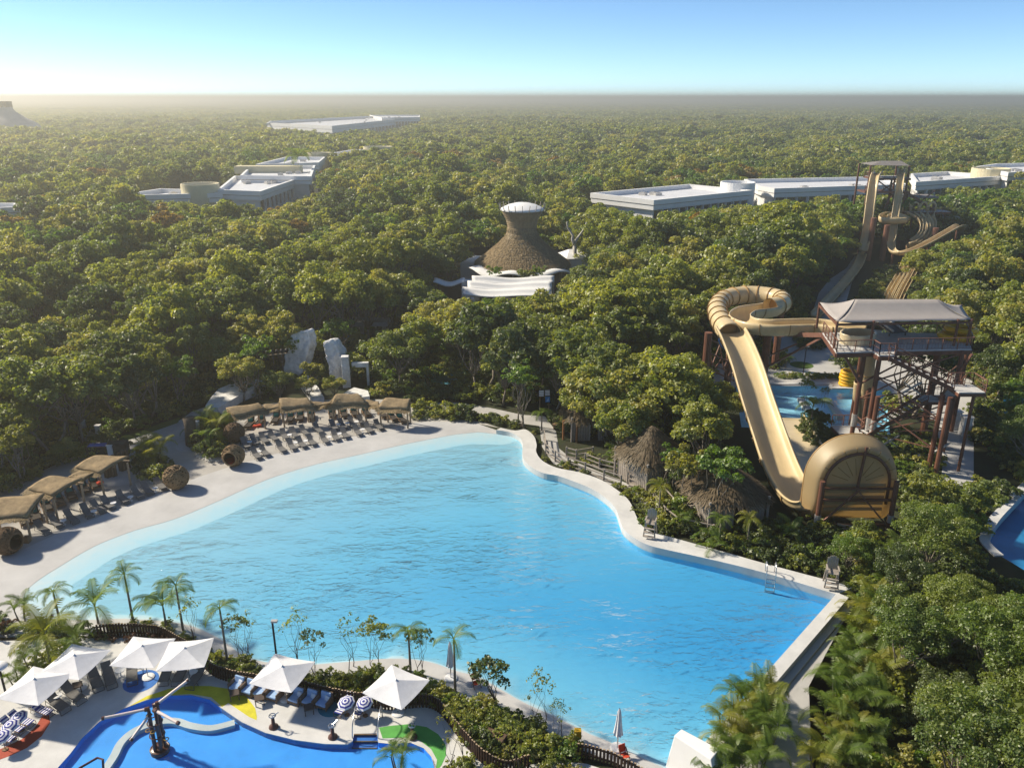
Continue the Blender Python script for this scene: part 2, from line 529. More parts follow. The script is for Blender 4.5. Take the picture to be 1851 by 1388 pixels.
def np_mesh(name, V, Q, mat, lv=None):
    me = bpy.data.meshes.new(name)
    me.vertices.add(len(V)); me.vertices.foreach_set('co', np.asarray(V, dtype=np.float32).ravel())
    k = Q.shape[1]
    me.loops.add(len(Q) * k); me.loops.foreach_set('vertex_index', np.asarray(Q, dtype=np.int32).ravel())
    me.polygons.add(len(Q)); me.polygons.foreach_set('loop_start', np.arange(0, len(Q) * k, k, dtype=np.int32))
    if lv is not None:
        a = me.attributes.new('lv', 'FLOAT', 'POINT'); a.data.foreach_set('value', np.asarray(lv, dtype=np.float32))
    me.materials.append(mat)
    me.update(calc_edges=True)
    return me
def catmull(pts, n=8, closed=False):
    P = [Vector(p) for p in pts]
    out = []
    m = len(P)
    for i in range(m if closed else m - 1):
        if closed:
            a, b, c, d = P[i - 1], P[i], P[(i + 1) % m], P[(i + 2) % m]
        else:
            a, b, c, d = P[max(i - 1, 0)], P[i], P[i + 1], P[min(i + 2, m - 1)]
        for k in range(n):
            t = k / n
            out.append(0.5 * ((2 * b) + (c - a) * t + (2 * a - 5 * b + 4 * c - d) * t * t + (3 * b - a - 3 * c + d) * t ** 3))
    if not closed: out.append(P[-1])
    return out
def inside(x, y, poly):
    r = False; j = len(poly) - 1
    for i in range(len(poly)):
        xi, yi = poly[i][0], poly[i][1]; xj, yj = poly[j][0], poly[j][1]
        if (yi > y) != (yj > y) and x < (xj - xi) * (y - yi) / (yj - yi) + xi: r = not r
        j = i
    return r
def sheet(name, poly, z, mat, kind='structure', parent=None, n=None, label=None, cat=None):
    """a flat paved/painted sheet lying at height z; poly in ground coordinates"""
    import bmesh
    bm = bmesh.new()
    vs = [bm.verts.new((p[0], p[1], z)) for p in poly]
    f = bm.faces.new(vs)
    bmesh.ops.triangulate(bm, faces=[f])
    bmesh.ops.recalc_face_normals(bm, faces=bm.faces)
    if sum(f.normal.z for f in bm.faces) < 0:
        bmesh.ops.reverse_faces(bm, faces=bm.faces)
    me = bpy.data.meshes.new(name); bm.to_mesh(me); bm.free()
    me.materials.append(mat)
    o = put(name, me, parent)
    return tag(o, label, cat, kind=kind)
def slab(name, poly, z0, z1, mat, kind=None, label=None, cat=None, parent=None):
    from mathutils.geometry import delaunay_2d_cdt as cdt
    m = len(poly)
    area = sum(poly[i][0] * poly[(i + 1) % m][1] - poly[(i + 1) % m][0] * poly[i][1] for i in range(m))
    if area < 0: poly = list(reversed(poly))
    v, e, f, _, _, _ = cdt([Vector((p[0], p[1])) for p in poly], [(i, (i + 1) % m) for i in range(m)], [], 0, 1e-5)
    tri = []
    for t in f:
        if inside(sum(v[i].x for i in t) / len(t), sum(v[i].y for i in t) / len(t), poly): tri.append(tuple(t))
    n = len(v)
    V = [(p.x, p.y, z1) for p in v] + [(p[0], p[1], z1) for p in poly] + [(p[0], p[1], z0) for p in poly]
    Fc = tri + [(n + m + i, n + m + (i + 1) % m, n + (i + 1) % m, n + i) for i in range(m)]
    me = bpy.data.meshes.new(name); me.from_pydata(V, [], Fc)
    if tri and me.polygons[0].normal.z < 0:
        for p in list(me.polygons)[:len(tri)]: p.flip()
    me.materials.append(mat); me.update()
    o = put(name, me, parent)
    return tag(o, label, cat, kind=kind)

# ================================================================== THE SETTING: ground, pools, paving
from mathutils.geometry import delaunay_2d_cdt
def cdt_sheet(name, outer, holes, z, mat, extra=None, zfun=None, kind='structure', smooth=False):
    pts = [Vector((p[0], p[1])) for p in outer]
    faces = [list(range(len(pts)))]
    edges = [(i, (i + 1) % len(outer)) for i in range(len(outer))]
    for h in holes:
        n = len(pts)
        pts += [Vector((p[0], p[1])) for p in h]
        edges += [(n + i, n + (i + 1) % len(h)) for i in range(len(h))]
    if extra:
        pts += [Vector((p[0], p[1])) for p in extra]
    v, e, f, _, _, _ = delaunay_2d_cdt(pts, edges, [], 0, 1e-4)
    ff = []
    for t in f:
        cx = sum(v[i].x for i in t) / len(t); cy_ = sum(v[i].y for i in t) / len(t)
        if not inside(cx, cy_, outer): continue
        if any(inside(cx, cy_, h) for h in holes): continue
        ff.append(tuple(t))
    me = bpy.data.meshes.new(name)
    me.from_pydata([(p.x, p.y, z if zfun is None else zfun(p.x, p.y)) for p in v], [], ff)
    bad = sum(1 for p in me.polygons if p.normal.z < 0)
    if bad > len(me.polygons) / 2: me.flip_normals()
    if smooth: me.polygons.foreach_set('use_smooth', [True] * len(me.polygons))
    me.materials.append(mat)
    me.update()
    return tag(put(name, me), kind=kind)

COPE_IN_PX = [(897, 777), (921, 781), (939, 790), (945, 803), (944, 819), (948, 832), (962, 845), (983, 855), (1009, 860), (1040, 871), (1071, 884), (1097, 902),
              (1113, 919), (1120, 938), (1128, 957), (1150, 974), (1173, 985), (1204, 993), (1295, 1013), (1390, 1037), (1513, 1074)]
COPE_OUT_PX = [(905, 773), (931, 778), (950, 776), (965, 788), (970, 804), (969, 816), (980, 832), (1006, 845), (1045, 853), (1084, 866), (1118, 887), (1138, 906),
               (1149, 930), (1158, 947), (1175, 960), (1200, 967), (1251, 981), (1312, 998), (1390, 1020), (1488, 1046), (1545, 1060)]
cope_in = [Vector((p.x, p.y, 0)) for p in catmull(GL(COPE_IN_PX, 0.42), 4)]
cope_out = [Vector((p.x, p.y, 0)) for p in catmull(GL(COPE_OUT_PX, 0.42), 4)]
WALL_IN = [cope_in[-1], G(1397, 1212, 0.5), G(1233, 1388, 0.5)]
SHORE_BACK_PX = [(897, 777), (864, 781), (825, 785), (786, 792), (722, 805), (648, 822), (575, 838), (501, 860), (448, 881), (400, 903), (318, 937), (245, 958),
                 (184, 981), (147, 1000), (114, 1020), (80, 1041), (53, 1062), (42, 1081), (50, 1104), (74, 1116)]
SHORE_FRONT_PX = [(74, 1116), (120, 1120), (172, 1120), (220, 1118), (292, 1122), (345, 1131), (398, 1155), (451, 1190), (533, 1202), (580, 1200), (639, 1195),
                  (705, 1190), (771, 1195), (826, 1213), (861, 1222), (905, 1246), (948, 1270), (1001, 1294), (1065, 1326), (1100, 1340), (1153, 1366), (1233, 1402)]
shore_back = [Vector((p.x, p.y, 0)) for p in catmull(GL(SHORE_BACK_PX), 3)]
shore_back = [cope_in[0].copy()] + shore_back[3:]
shore_front = [Vector((p.x, p.y, 0)) for p in catmull(GL(SHORE_FRONT_PX), 3)]
# pool outline: coping -> right wall -> front shore reversed -> back shore reversed
POOL = cope_in + WALL_IN[1:2] + list(reversed(shore_front)) + list(reversed(shore_back))[1:-1]
KIDS_PX = [(70, 1440), (104, 1388), (127, 1362), (149, 1333), (180, 1304), (225, 1280), (265, 1265), (305, 1257), (345, 1256), (379, 1264), (400, 1280), (438, 1306),
           (480, 1325), (533, 1338), (586, 1345), (628, 1346), (637, 1341), (640, 1326), (681, 1325), (684, 1342), (705, 1344), (742, 1342), (766, 1352), (780, 1368),
           (786, 1392), (780, 1440)]
KIDS = [Vector((p.x, p.y, 0)) for p in GL(KIDS_PX)]
SPLASH_PX = [(1330, 700), (1395, 697), (1500, 698), (1500, 704), (1545, 704), (1600, 706), (1610, 790), (1520, 830), (1400, 775), (1340, 772)]
SPLASH = GL(SPLASH_PX)
RIVER_PX = [(1783, 972), (1797, 945), (1822, 915), (1851, 880), (1900, 840), (1990, 820), (1990, 1060), (1900, 1060), (1851, 1030), (1806, 1003), (1788, 988)]
RIVER = GL(RIVER_PX)
RIVER2_PX = [(1800, 745), (1835, 690), (1900, 660), (1990, 670), (1990, 720), (1880, 720), (1840, 760)]
RIVER2 = GL(RIVER2_PX)
COVE = GL([(755, 662), (800, 655), (845, 665), (850, 690), (800, 695), (760, 685)])
COVE2 = GL([(575, 598), (600, 593), (630, 600), (632, 625), (600, 640), (578, 625)])
HOLES = [POOL, KIDS, SPLASH, RIVER, RIVER2, COVE, COVE2]
outer = [(-26000, -300), (26000, -300), (26000, 40000), (-26000, 40000)]
ring = [(x, y) for x in (-900, -400, -150, 0, 150, 400, 900) for y in (-100, 20, 320, 700, 1500, 4000)]
cdt_sheet('ground', outer, HOLES, 0.0, SOIL, extra=ring)

# --- wave pool lining: slopes away from the beach
beach_pts = np.array([(p.x, p.y) for p in shore_back])
front_pts = np.array([(p.x, p.y) for p in shore_front])
edge_pts = {(round(p.x, 3), round(p.y, 3)) for p in shore_back + shore_front}
def dmin(arr, x, y):
    return float(np.sqrt(((arr - (x, y)) ** 2).sum(1)).min())
def pool_z(x, y):
    if (round(x, 3), round(y, 3)) in edge_pts: return 0.0
    a, b = dmin(beach_pts, x, y), dmin(front_pts, x, y)
    d = min(a * 0.0195, 0.20 + b * 0.045, 0.85)
    return -max(0.02, d)
xs = [p.x for p in POOL]; ys = [p.y for p in POOL]
gridp = []
yy = min(ys)
while yy < max(ys):
    xx = min(xs)
    while xx < max(xs):
        if inside(xx, yy, POOL) and min(dmin(beach_pts, xx, yy), dmin(front_pts, xx, yy)) > 0.5:
            gridp.append((xx + random.uniform(-.2, .2), yy + random.uniform(-.2, .2)))
        xx += 1.5
    yy += 1.5
FLOORM = floor_mat('pool_lining', [(0.0, (0.60, 0.57, 0.53)), (0.03, (0.46, 0.58, 0.62)), (0.10, (0.30, 0.56, 0.68)), (0.38, (0.155, 0.49, 0.70)), (0.66, (0.06, 0.37, 0.66)), (1.0, (0.018, 0.27, 0.62))], -0.85, 0.0, 0.07, 0.9)  # stops paint the water's deepening tint onto the floor
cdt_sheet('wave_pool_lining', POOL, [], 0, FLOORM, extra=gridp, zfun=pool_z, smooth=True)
WATER = water_mat('wave_pool_water', 1.6, 0.21, wscale=(0.72, 1.5, 1), ang=R_(-28))
cdt_sheet('wave_pool_water', POOL, [], -0.05, WATER)
# --- children's pool, splash pool, river: flat bottomed basins with painted lining
def basin(nm, poly, depth, wz, col, wave=0.9, st=0.1):
    lm = M(nm + '_lining', col, 0.6, 0.14, 0.5, detail=6)
    b = MB(); n = len(poly)
    for i in range(n):
        p, q = poly[i], poly[(i + 1) % n]
        b.quad((p[0], p[1], -depth), (q[0], q[1], -depth), (q[0], q[1], 0.0), (p[0], p[1], 0.0))
    o = b.build(nm + '_side_lining', lm); tag(o, kind='structure')
    cdt_sheet(nm + '_bottom', poly, [], -depth, lm)
    cdt_sheet(nm + '_water', poly, [], wz, water_mat(nm + '_water', wave, st))
basin('kids_pool', KIDS, 0.30, -0.06, (0.05, 0.33, 0.86), 1.6, 0.07)
basin('splash_pool', SPLASH, 1.0, -0.15, (0.36, 0.70, 0.86), 0.9, 0.08)
basin('lazy_river', RIVER, 1.0, -0.2, (0.03, 0.24, 0.50), 0.9, 0.08)
basin('upper_river', RIVER2, 1.0, -0.2, (0.10, 0.42, 0.60), 0.9, 0.08)
basin('cove_pool', COVE, 0.8, -0.1, (0.20, 0.55, 0.68), 0.9, 0.08)
basin('grotto_pool', COVE2, 0.8, -0.1, (0.10, 0.42, 0.60), 0.9, 0.08)

# --- beach: concrete apron by the water, sand behind it
APRON_OUT_PX = [(905, 774), (864, 766), (812, 762), (760, 763), (735, 767), (690, 779), (620, 793), (560, 806), (500, 820), (420, 842), (360, 862), (300, 886), (220, 918), (150, 946),
                (80, 975), (0, 1012), (-60, 1045), (-90, 1100), (-90, 1150), (0, 1152), (60, 1150), (120, 1149), (200, 1150), (290, 1148), (350, 1160), (400, 1186), (455, 1212),
                (533, 1222), (600, 1222), (680, 1225), (740, 1232), (800, 1262), (850, 1282), (900, 1300), (950, 1320), (1010, 1340), (1070, 1362), (1150, 1396), (1240, 1430), (1245, 1405)]
apron_out = [Vector((p.x, p.y, 0)) for p in GL(APRON_OUT_PX)]
apron_out[0] = cope_out[0].copy()
apron_poly = apron_out + list(reversed(shore_front)) + list(reversed(shore_back))[1:]
cdt_sheet('beach_apron', apron_poly, [], 0.012, APRON)
SAND_PX = [(905, 774), (864, 766), (812, 762), (760, 763), (735, 767), (690, 779), (620, 793), (560, 806), (500, 820), (420, 842), (360, 862), (300, 886), (220, 918), (150, 946),
           (80, 975), (0, 1012), (-60, 1045), (-90, 1010), (-90, 900), (-20, 885), (60, 858), (140, 822), (150, 800), (170, 792), (225, 805), (300, 778), (330, 765), (345, 748), (372, 735), (420, 738), (500, 728),
           (600, 722), (700, 722), (740, 730), (765, 750), (812, 757), (870, 762)]
cdt_sheet('sand', GL(SAND_PX), [], 0.006, SAND)
sheet('side_path', GL([(150, 800), (130, 775), (145, 770), (175, 785), (225, 798), (300, 772), (330, 757), (345, 745), (372, 735), (345, 790), (230, 830), (170, 815)]), 0.010, PATHM)
sheet('lawn', GL([(228, 797), (222, 790), (300, 762), (325, 755), (322, 764), (300, 772)]), 0.014, GRASSM)
# --- wave pool coping and right-hand wall
slab('pool_coping', cope_in + list(reversed(cope_out)), -0.14, 0.42, DECK, label='broad curving white concrete coping along the jungle side of the big pool', cat='pool wall')
d1 = (WALL_IN[1] - WALL_IN[0]); d1.z = 0
nrm = Vector((-d1.y, d1.x, 0)).normalized()
if nrm.x < 0: nrm = -nrm
wi, we = WALL_IN[0], G(1240, 1380, 0.5); we.z = 0; wi = Vector((wi.x, wi.y, 0))
slab('pool_side_wall', [wi, we, we + nrm * 0.75, wi + nrm * 0.75], -0.14, 0.55, DECK, label='straight low white pool wall running down beside the grey path', cat='pool wall')
slab('pool_wall_ledge', [wi + nrm * 0.755, we + nrm * 0.755, we + nrm * 1.15, wi + nrm * 1.15], -0.5, 0.16, CONC, label='lower pale ledge along the outside of the straight pool wall', cat='ledge')
lw = MB(); chain = [Vector((p.x, p.y, 0)) for p in cope_in] + [we]
for i in range(len(chain) - 1):
    p, q = chain[i], chain[i + 1]
    lw.quad((p.x, p.y, -2.75), (q.x, q.y, -2.75), (q.x, q.y, -0.14), (p.x, p.y, -0.14))
tag(lw.build('pool_wall_lining', M('blue_wall_lining', (0.12, 0.50, 0.74), 0.5, 0.1, 0.6)), kind='structure')
cn = [G(1219, 1328, 1.7), G(1232, 1317, 1.7), G(1300, 1353, 1.7), G(1285, 1372, 1.7)]
b = MB(); top = [Vector(p) for p in cn]
foot = [G(1196, 1388), G(1232, 1340), G(1330, 1388), G(1310, 1470)]
b.v = [tuple(p) for p in foot] + [tuple(p) for p in top]
b.v[0] = (b.v[0][0], b.v[0][1], -1.0); b.v[3] = (b.v[3][0], b.v[3][1], -1.0)
b.f = [(4, 5, 6, 7), (0, 4, 7, 3), (0, 1, 5, 4), (1, 2, 6, 5), (2, 3, 7, 6)]
tag(b.build('wave_machine_block', WHITE, bevel=0.04), 'white sloping concrete block at the near corner of the big pool', 'concrete block')
# --- grey service path beside the wall, children's deck and other paving
sheet('service_path', [wi + nrm * 1.16, we + nrm * 1.16, G(1330, 1450), G(1470, 1450), G(1462, 1240), G(1520, 1130), G(1560, 1075)], 0.008, PATHM)
DECK_PX = [(-90, 1160), (60, 1157), (160, 1153), (280, 1152), (340, 1166), (390, 1192), (450, 1218), (530, 1234), (600, 1246), (655, 1256), (760, 1258), (800, 1275), (830, 1310), (860, 1340), (900, 1375), (930, 1385),
           (1010, 1375), (1060, 1380), (1120, 1400), (1130, 1450), (780, 1450), (70, 1450), (-90, 1450)]
deckp = GL(DECK_PX)
kids_in = KIDS[1:-1]
deck_outer = deckp[:-2] + [KIDS[-1]] + list(reversed(kids_in)) + [KIDS[0]] + deckp[-1:]
sheet('kids_deck', deck_outer, 0.016, DECK)
C1 = lambda pts, ox=0, k=3.771: GL([(ox + a / k, 1020 + c / k) for a, c in pts])
sheet('yellow_deck_paint', C1([(880, 968), (1000, 898), (1150, 848), (1300, 828), (1430, 828), (1560, 848), (1680, 900), (1740, 980), (1752, 1040), (1742, 1092), (1640, 1064), (1520, 976), (1440, 906), (1300, 884), (1150, 892), (1000, 920)]), 0.022, PAINT['yellow'])
sheet('red_deck_paint', C1([(-60, 1285), (0, 1260), (150, 1190), (240, 1110), (290, 1030), (335, 1025), (342, 1080), (285, 1170), (185, 1250), (80, 1300), (0, 1330), (-60, 1350)]), 0.022, PAINT['red'])
sheet('green_deck_paint', C1([(1075, 1112), (1150, 1100), (1280, 1088), (1400, 1108), (1480, 1158), (1530, 1230), (1532, 1300), (1500, 1370), (1460, 1420), (1470, 1330), (1430, 1258), (1350, 1198), (1250, 1180), (1100, 1186)], 400), 0.022, PAINT['green'])
def disc(nm, px, py, r, mat, z=0.024):
    c = G(px, py)
    return sheet(nm, [(c.x + r * math.cos(a), c.y + r * math.sin(a)) for a in [i * math.pi / 12 for i in range(24)]], z, mat)
disc('blue_deck_paint', 255, 1231, 0.95, PAINT['blue'])
disc('teal_deck_paint', 600, 1278, 0.75, PAINT['teal'])
# kids pool raised white rim on the deck side, and the white curved bench wall in the water
rim = [Vector((p.x, p.y, 0)) for p in KIDS[10:17]]
rim_o = []
for i, p in enumerate(rim):
    d = rim[min(i + 1, len(rim) - 1)] - rim[max(i - 1, 0)]
    n_ = Vector((-d.y, d.x, 0)).normalized()
    rim_o.append(p + n_ * 0.45)
slab('kids_pool_rim', rim + list(reversed(rim_o)), -0.3, 0.05, DECK, label='white raised rim curving along the front edge of the blue pool', cat='pool rim')
bench = catmull(C1([(720, 1420), (800, 1300), (850, 1205), (930, 1135), (1050, 1088), (1170, 1075), (1280, 1108), (1430, 1125), (1600, 1085)]), 5)
bo = []
for i, p in enumerate(bench):
    d = bench[min(i + 1, len(bench) - 1)] - bench[max(i - 1, 0)]
    bo.append(p + Vector((-d.y, d.x, 0)).normalized() * 0.42)
slab('pool_bench_wall', bench + list(reversed(bo)), -0.5, -0.07, DECK, label='white curved bench wall snaking through the blue pool', cat='bench wall')
# --- other walks: pool side walkway, plaza by the splash pool, path by the far slide, river edges
sheet('jungle_walk', GL([(765, 742), (765, 728), (830, 728), (890, 738), (945, 750), (985, 752), (1005, 780), (1010, 810), (1040, 835), (1090, 855), (1160, 885), (1200, 930), (1180, 935), (1140, 890), (1080, 868), (1000, 838), (980, 808), (975, 770), (940, 765), (880, 752), (820, 745)]), 0.010, PATHM)
PLAZA = GL([(1290, 660), (1400, 640), (1395, 600), (1480, 585), (1620, 600), (1700, 660), (1760, 690), (1760, 870), (1715, 880), (1690, 760), (1640, 740), (1600, 706), (1545, 704), (1500, 704), (1500, 698), (1395, 697), (1330, 700), (1290, 710)])
sheet('plaza', PLAZA, 0.010, CONC)
sheet('tower_path', GL([(1690, 760), (1712, 756), (1735, 800), (1742, 880), (1700, 885), (1705, 820)]), 0.014, CONC)
sheet('slide_path', GL([(1455, 590), (1470, 560), (1480, 530), (1500, 505), (1530, 485), (1545, 462), (1556, 462), (1560, 480), (1540, 510), (1530, 545), (1520, 590)]), 0.010, PATHM)
def ribbon(px, w, z=0.0, smooth_n=5):
    c = catmull(GL(px, z), smooth_n)
    L, Rr = [], []
    for i, p in enumerate(c):
        d = c[min(i + 1, len(c) - 1)] - c[max(i - 1, 0)]
        n_ = Vector((-d.y, d.x, 0)).normalized()
        L.append(p + n_ * w / 2); Rr.append(p - n_ * w / 2)
    return L + list(reversed(Rr))
slab('river_edge', ribbon([(1806, 1006), (1785, 987), (1780, 972), (1795, 942), (1822, 912), (1856, 876)], 0.7), -0.6, 0.12, DECK, label='white curved rim of the blue river at the frame edge', cat='pool rim')
slab('splash_pool_rim', ribbon([(1338, 698), (1395, 695), (1500, 695), (1502, 702), (1600, 703)], 0.5, 0.0, 2), -0.6, 0.14, DECK, label='pale rim along the back of the splash pool under the slides', cat='pool rim')
# lane dividers lying in the splash pool
for k, (a, c) in enumerate([((1447, 722), (1462, 742)), ((1496, 722), (1520, 756))]):
    b = MB(); b.bar(G(*a, z=-0.05), G(*c, z=-0.05), 0.7, 0.35)
    tag(b.build('lane_divider', DECK), ['shorter white divider lying in the splash pool beside the small tree', 'longer white divider lying in the splash pool nearest the tower'][k], 'pool divider', 'white dividers in the splash pool')

# ------------------------------------------------------------------ the jungle
rng = np.random.default_rng(11)
def leaf_cards(P, N, size, rng, lv, fold=0.25, aspect=0.62):
    """rhombic leaves at P with normals N"""
    n = len(P)
    t = rng.normal(size=(n, 3)); t -= (t * N).sum(1, keepdims=True) * N
    t /= np.linalg.norm(t, axis=1, keepdims=True) + 1e-9
    b = np.cross(N, t)
    s = (size * rng.uniform(0.65, 1.35, (n, 1)))
    a0 = P - t * s * 0.5; a2 = P + t * s * 0.5 - N * s * fold
    a1 = P + b * s * 0.5 * aspect + N * s * 0.06; a3 = P - b * s * 0.5 * aspect + N * s * 0.06
    V = np.stack([a0, a1, a2, a3], 1).reshape(-1, 3)
    Q = np.arange(n * 4).reshape(n, 4)
    return V, Q, np.repeat(lv, 4)
def lobes_dome(rng, n, R, H, flat=0.35):
    L = []
    for i in range(n):
        a = i * 2.399 + rng.uniform(-.4, .4)
        q = math.sqrt((i + 0.5) / n)
        r = q * R * rng.uniform(0.72, 0.98)
        z = H * (math.sqrt(max(0, 1 - (r / R) ** 2 * 0.92)) * (1 - flat) + flat * rng.uniform(0.1, 1.05)) * rng.uniform(0.62, 1.18)
        L.append((r * math.cos(a), r * math.sin(a), z, R * rng.uniform(0.13, 0.31) * (1.05 - 0.25 * q)))
    return np.array(L)
def crown_arrays(seed, R=3.0, H=2.6, nl=16, n=5000, leaf=0.26, flat=0.35, fill=0.12):
    rng = np.random.default_rng(seed)
    nl = int(nl * 2.0)
    L = lobes_dome(rng, nl, R, H, flat)
    w = L[:, 3] ** 2
    idx = rng.choice(nl, n, p=w / w.sum())
    d = rng.normal(size=(n, 3)); d /= np.linalg.norm(d, axis=1, keepdims=True)
    d[:, 2] = np.where(d[:, 2] < -0.35, -d[:, 2], d[:, 2])
    rad = L[idx, 3] * np.where(rng.random(n) < fill, rng.uniform(0.3, 0.8, n), rng.normal(0.93, 0.15, n))
    sq = np.array([1, 1, 0.78])
    P = L[idx, :3] + d * rad[:, None] * sq
    # drop leaves buried deep inside another lobe
    dd = ((P[:, None, :] - L[None, :, :3]) / sq) ** 2
    deep = (np.sqrt(dd.sum(2)) < L[None, :, 3] * 0.62).any(1)
    keep = ~deep | (rng.random(n) < 0.12)
    P, d, idx = P[keep], d[keep], idx[keep]
    N = d * 0.7 + rng.normal(size=P.shape) * 0.55 + np.array([0, 0, 0.35])
    N /= np.linalg.norm(N, axis=1, keepdims=True)
    lobe_v = rng.random(nl)
    lv = 0.55 * lobe_v[idx] + 0.45 * rng.random(len(P))
    return leaf_cards(P, N, leaf, rng, lv), L
def limb(b, p0, p1, r0, r1, rng, seg=5, bend=0.12, n=3):
    p0, p1 = Vector(p0), Vector(p1)
    ln = (p1 - p0).length
    pts = [p0.lerp(p1, i / n) + (Vector(rng.normal(size=3)) * ln * bend * 0.5 if 0 < i < n else Vector((0, 0, 0))) for i in range(n + 1)]
    b.tube(pts, [r0 + (r1 - r0) * i / n for i in range(n + 1)], seg)
    return pts
def trunk_mesh(name, seed, h, L, r=0.14, mat=None, stems=1, spread=0.4, low=0.55):
    rng = np.random.default_rng(seed)
    b = MB()
    for s in range(stems):
        a = s * 2 * math.pi / max(1, stems) + rng.uniform(0, 1)
        base = Vector((0.25 * math.cos(a), 0.25 * math.sin(a), -0.15)) if stems > 1 else Vector((0, 0, -0.15))
        fork = Vector((spread * math.cos(a) * (stems > 1), spread * math.sin(a) * (stems > 1), h * low)) + Vector((rng.normal() * .15, rng.normal() * .15, 0))
        limb(b, base, fork, r, r * 0.7, rng, 6, 0.06)
        for k in range(s, len(L), stems):
            if k % 3 == 0 or len(L) < 12:
                tgt = Vector((L[k][0] * 0.85, L[k][1] * 0.85, h + L[k][2] * 0.75))
                limb(b, fork, tgt, r * 0.5, r * 0.12, rng, 4, 0.12)
    return b.mesh(name, mat or BARK, smooth=True)
class Species:
    pass
def species(seed, R, H, h, nl, n, leaf, mat, flat=0.35, stems=1, r=0.14, bark=None, low=0.55):
    s = Species()
    (V, Q, lv), L = crown_arrays(seed, R, H, nl, n, leaf, flat)
    V = V + np.array([0, 0, h])
    s.crown = np_mesh('crown', V, Q, mat, lv)
    s.trunk = trunk_mesh('trunk', seed, h, L, r, bark, stems, R * 0.3, low)
    s.R, s.top, s.h = R * 1.12, h + H * 1.15, h
    return s
NEAR = [species(100 + i, *a) for i, a in enumerate([
    (3.1, 3.5, 3.0, 22, 7200, 0.27, LEAF), (2.6, 4.0, 3.3, 20, 6600, 0.25, LEAF), (3.6, 3.2, 3.2, 26, 8200, 0.29, LEAF), (2.2, 4.0, 3.4, 17, 5600, 0.24, LEAF, 0.55),
    (2.9, 4.3, 2.4, 24, 7400, 0.27, LEAF), (3.3, 2.8, 4.2, 20, 6200, 0.28, LEAF, 0.35, 2), (2.4, 3.2, 3.2, 17, 3600, 0.28, LEAF_B, 0.5, 2), (2.8, 3.6, 3.0, 20, 6200, 0.27, LEAF_D),
    (2.5, 3.5, 3.0, 17, 3900, 0.24, LEAF_Y, 0.55, 2), (3.0, 3.4, 3.2, 21, 6600, 0.26, LEAF_D, 0.45, 2)])]
CLOSE = [species(140 + i, *a) for i, a in enumerate([(3.0, 3.4, 3.0, 26, 17000, 0.155, LEAF_C), (2.6, 3.6, 3.0, 22, 15000, 0.15, LEAF_C), (3.3, 3.0, 3.2, 26, 17000, 0.165, LEAF_C), (2.8, 3.4, 2.8, 24, 15000, 0.155, LEAF_D), (2.6, 3.2, 2.8, 20, 11000, 0.145, LEAF_B), (2.7, 3.0, 3.0, 22, 12000, 0.14, LEAF_Y)])]
KINDW = [LEAF, LEAF, LEAF, LEAF, LEAF, LEAF, LEAF_B, LEAF_D, LEAF_Y, LEAF_D]
proto = bpy.data.collections.new('forest_prototypes')
def proto_obj(name, me):
    o = bpy.data.objects.new(name, me); proto.objects.link(o); return o
mids, lows, pats, shrubs = [], [], [], []
for i in range(6):
    (V, Q, lv), L = crown_arrays(300 + i, 2.9 + 0.25 * (i % 3), 3.3 + 0.5 * (i % 2), 20, 2700, 0.40, 0.45)
    # a short stem below keeps the crown standing on the ground
    me = np_mesh('p0%d' % i, V + np.array([0, 0, 3.0]), Q, LEAF_D if i == 4 else LEAF, lv)
    mids.append(proto_obj('p0%d' % i, me))
(V, Q, lv), L = crown_arrays(310, 2.4, 3.0, 14, 1500, 0.36, 0.4)
mids.append(proto_obj('p06', np_mesh('p06', V + np.array([0, 0, 3.4]), Q, LEAF_B, lv)))
(V, Q, lv), L = crown_arrays(311, 2.1, 2.6, 12, 1300, 0.36, 0.4)
mids.append(proto_obj('p07', np_mesh('p07', V + np.array([0, 0, 3.6]), Q, LEAF_G, lv)))
for i in range(5):
    (V, Q, lv), L = crown_arrays(330 + i, 4.0, 2.6, 17, 620, 0.95, 0.45)
    lows.append(proto_obj('p1%d' % i, np_mesh('p1%d' % i, V + np.array([0, 0, 4.2]), Q, LEAF_D if i == 4 else LEAF, lv)))
for i in range(4):
    rr = np.random.default_rng(350 + i)
    VV, QQ, LV = [], [], []; off = 0
    for k in range(34):
        (V, Q, lv), L = crown_arrays(1000 + i * 50 + k, rr.uniform(3.2, 5.6), rr.uniform(2.2, 3.8), 9, 90, 1.9, 0.4)
        V = V + np.array([rr.uniform(-24, 24), rr.uniform(-24, 24), rr.uniform(3.4, 5.2)])
        VV.append(V); QQ.append(Q + off); LV.append(lv * 0.5 + rr.random() * 0.5); off += len(V)
    pats.append(proto_obj('p2%d' % i, np_mesh('p2%d' % i, np.vstack(VV), np.vstack(QQ), LEAF, np.concatenate(LV))))
for i in range(5):
    (V, Q, lv), L = crown_arrays(380 + i, 1.0, 1.0, 9, 900, 0.17, 0.6, 0.3)
    shrubs.append(proto_obj('p3%d' % i, np_mesh('p3%d' % i, V, Q, [LEAF_D, LEAF, LEAF_D, LEAF_B, LEAF][i], lv)))

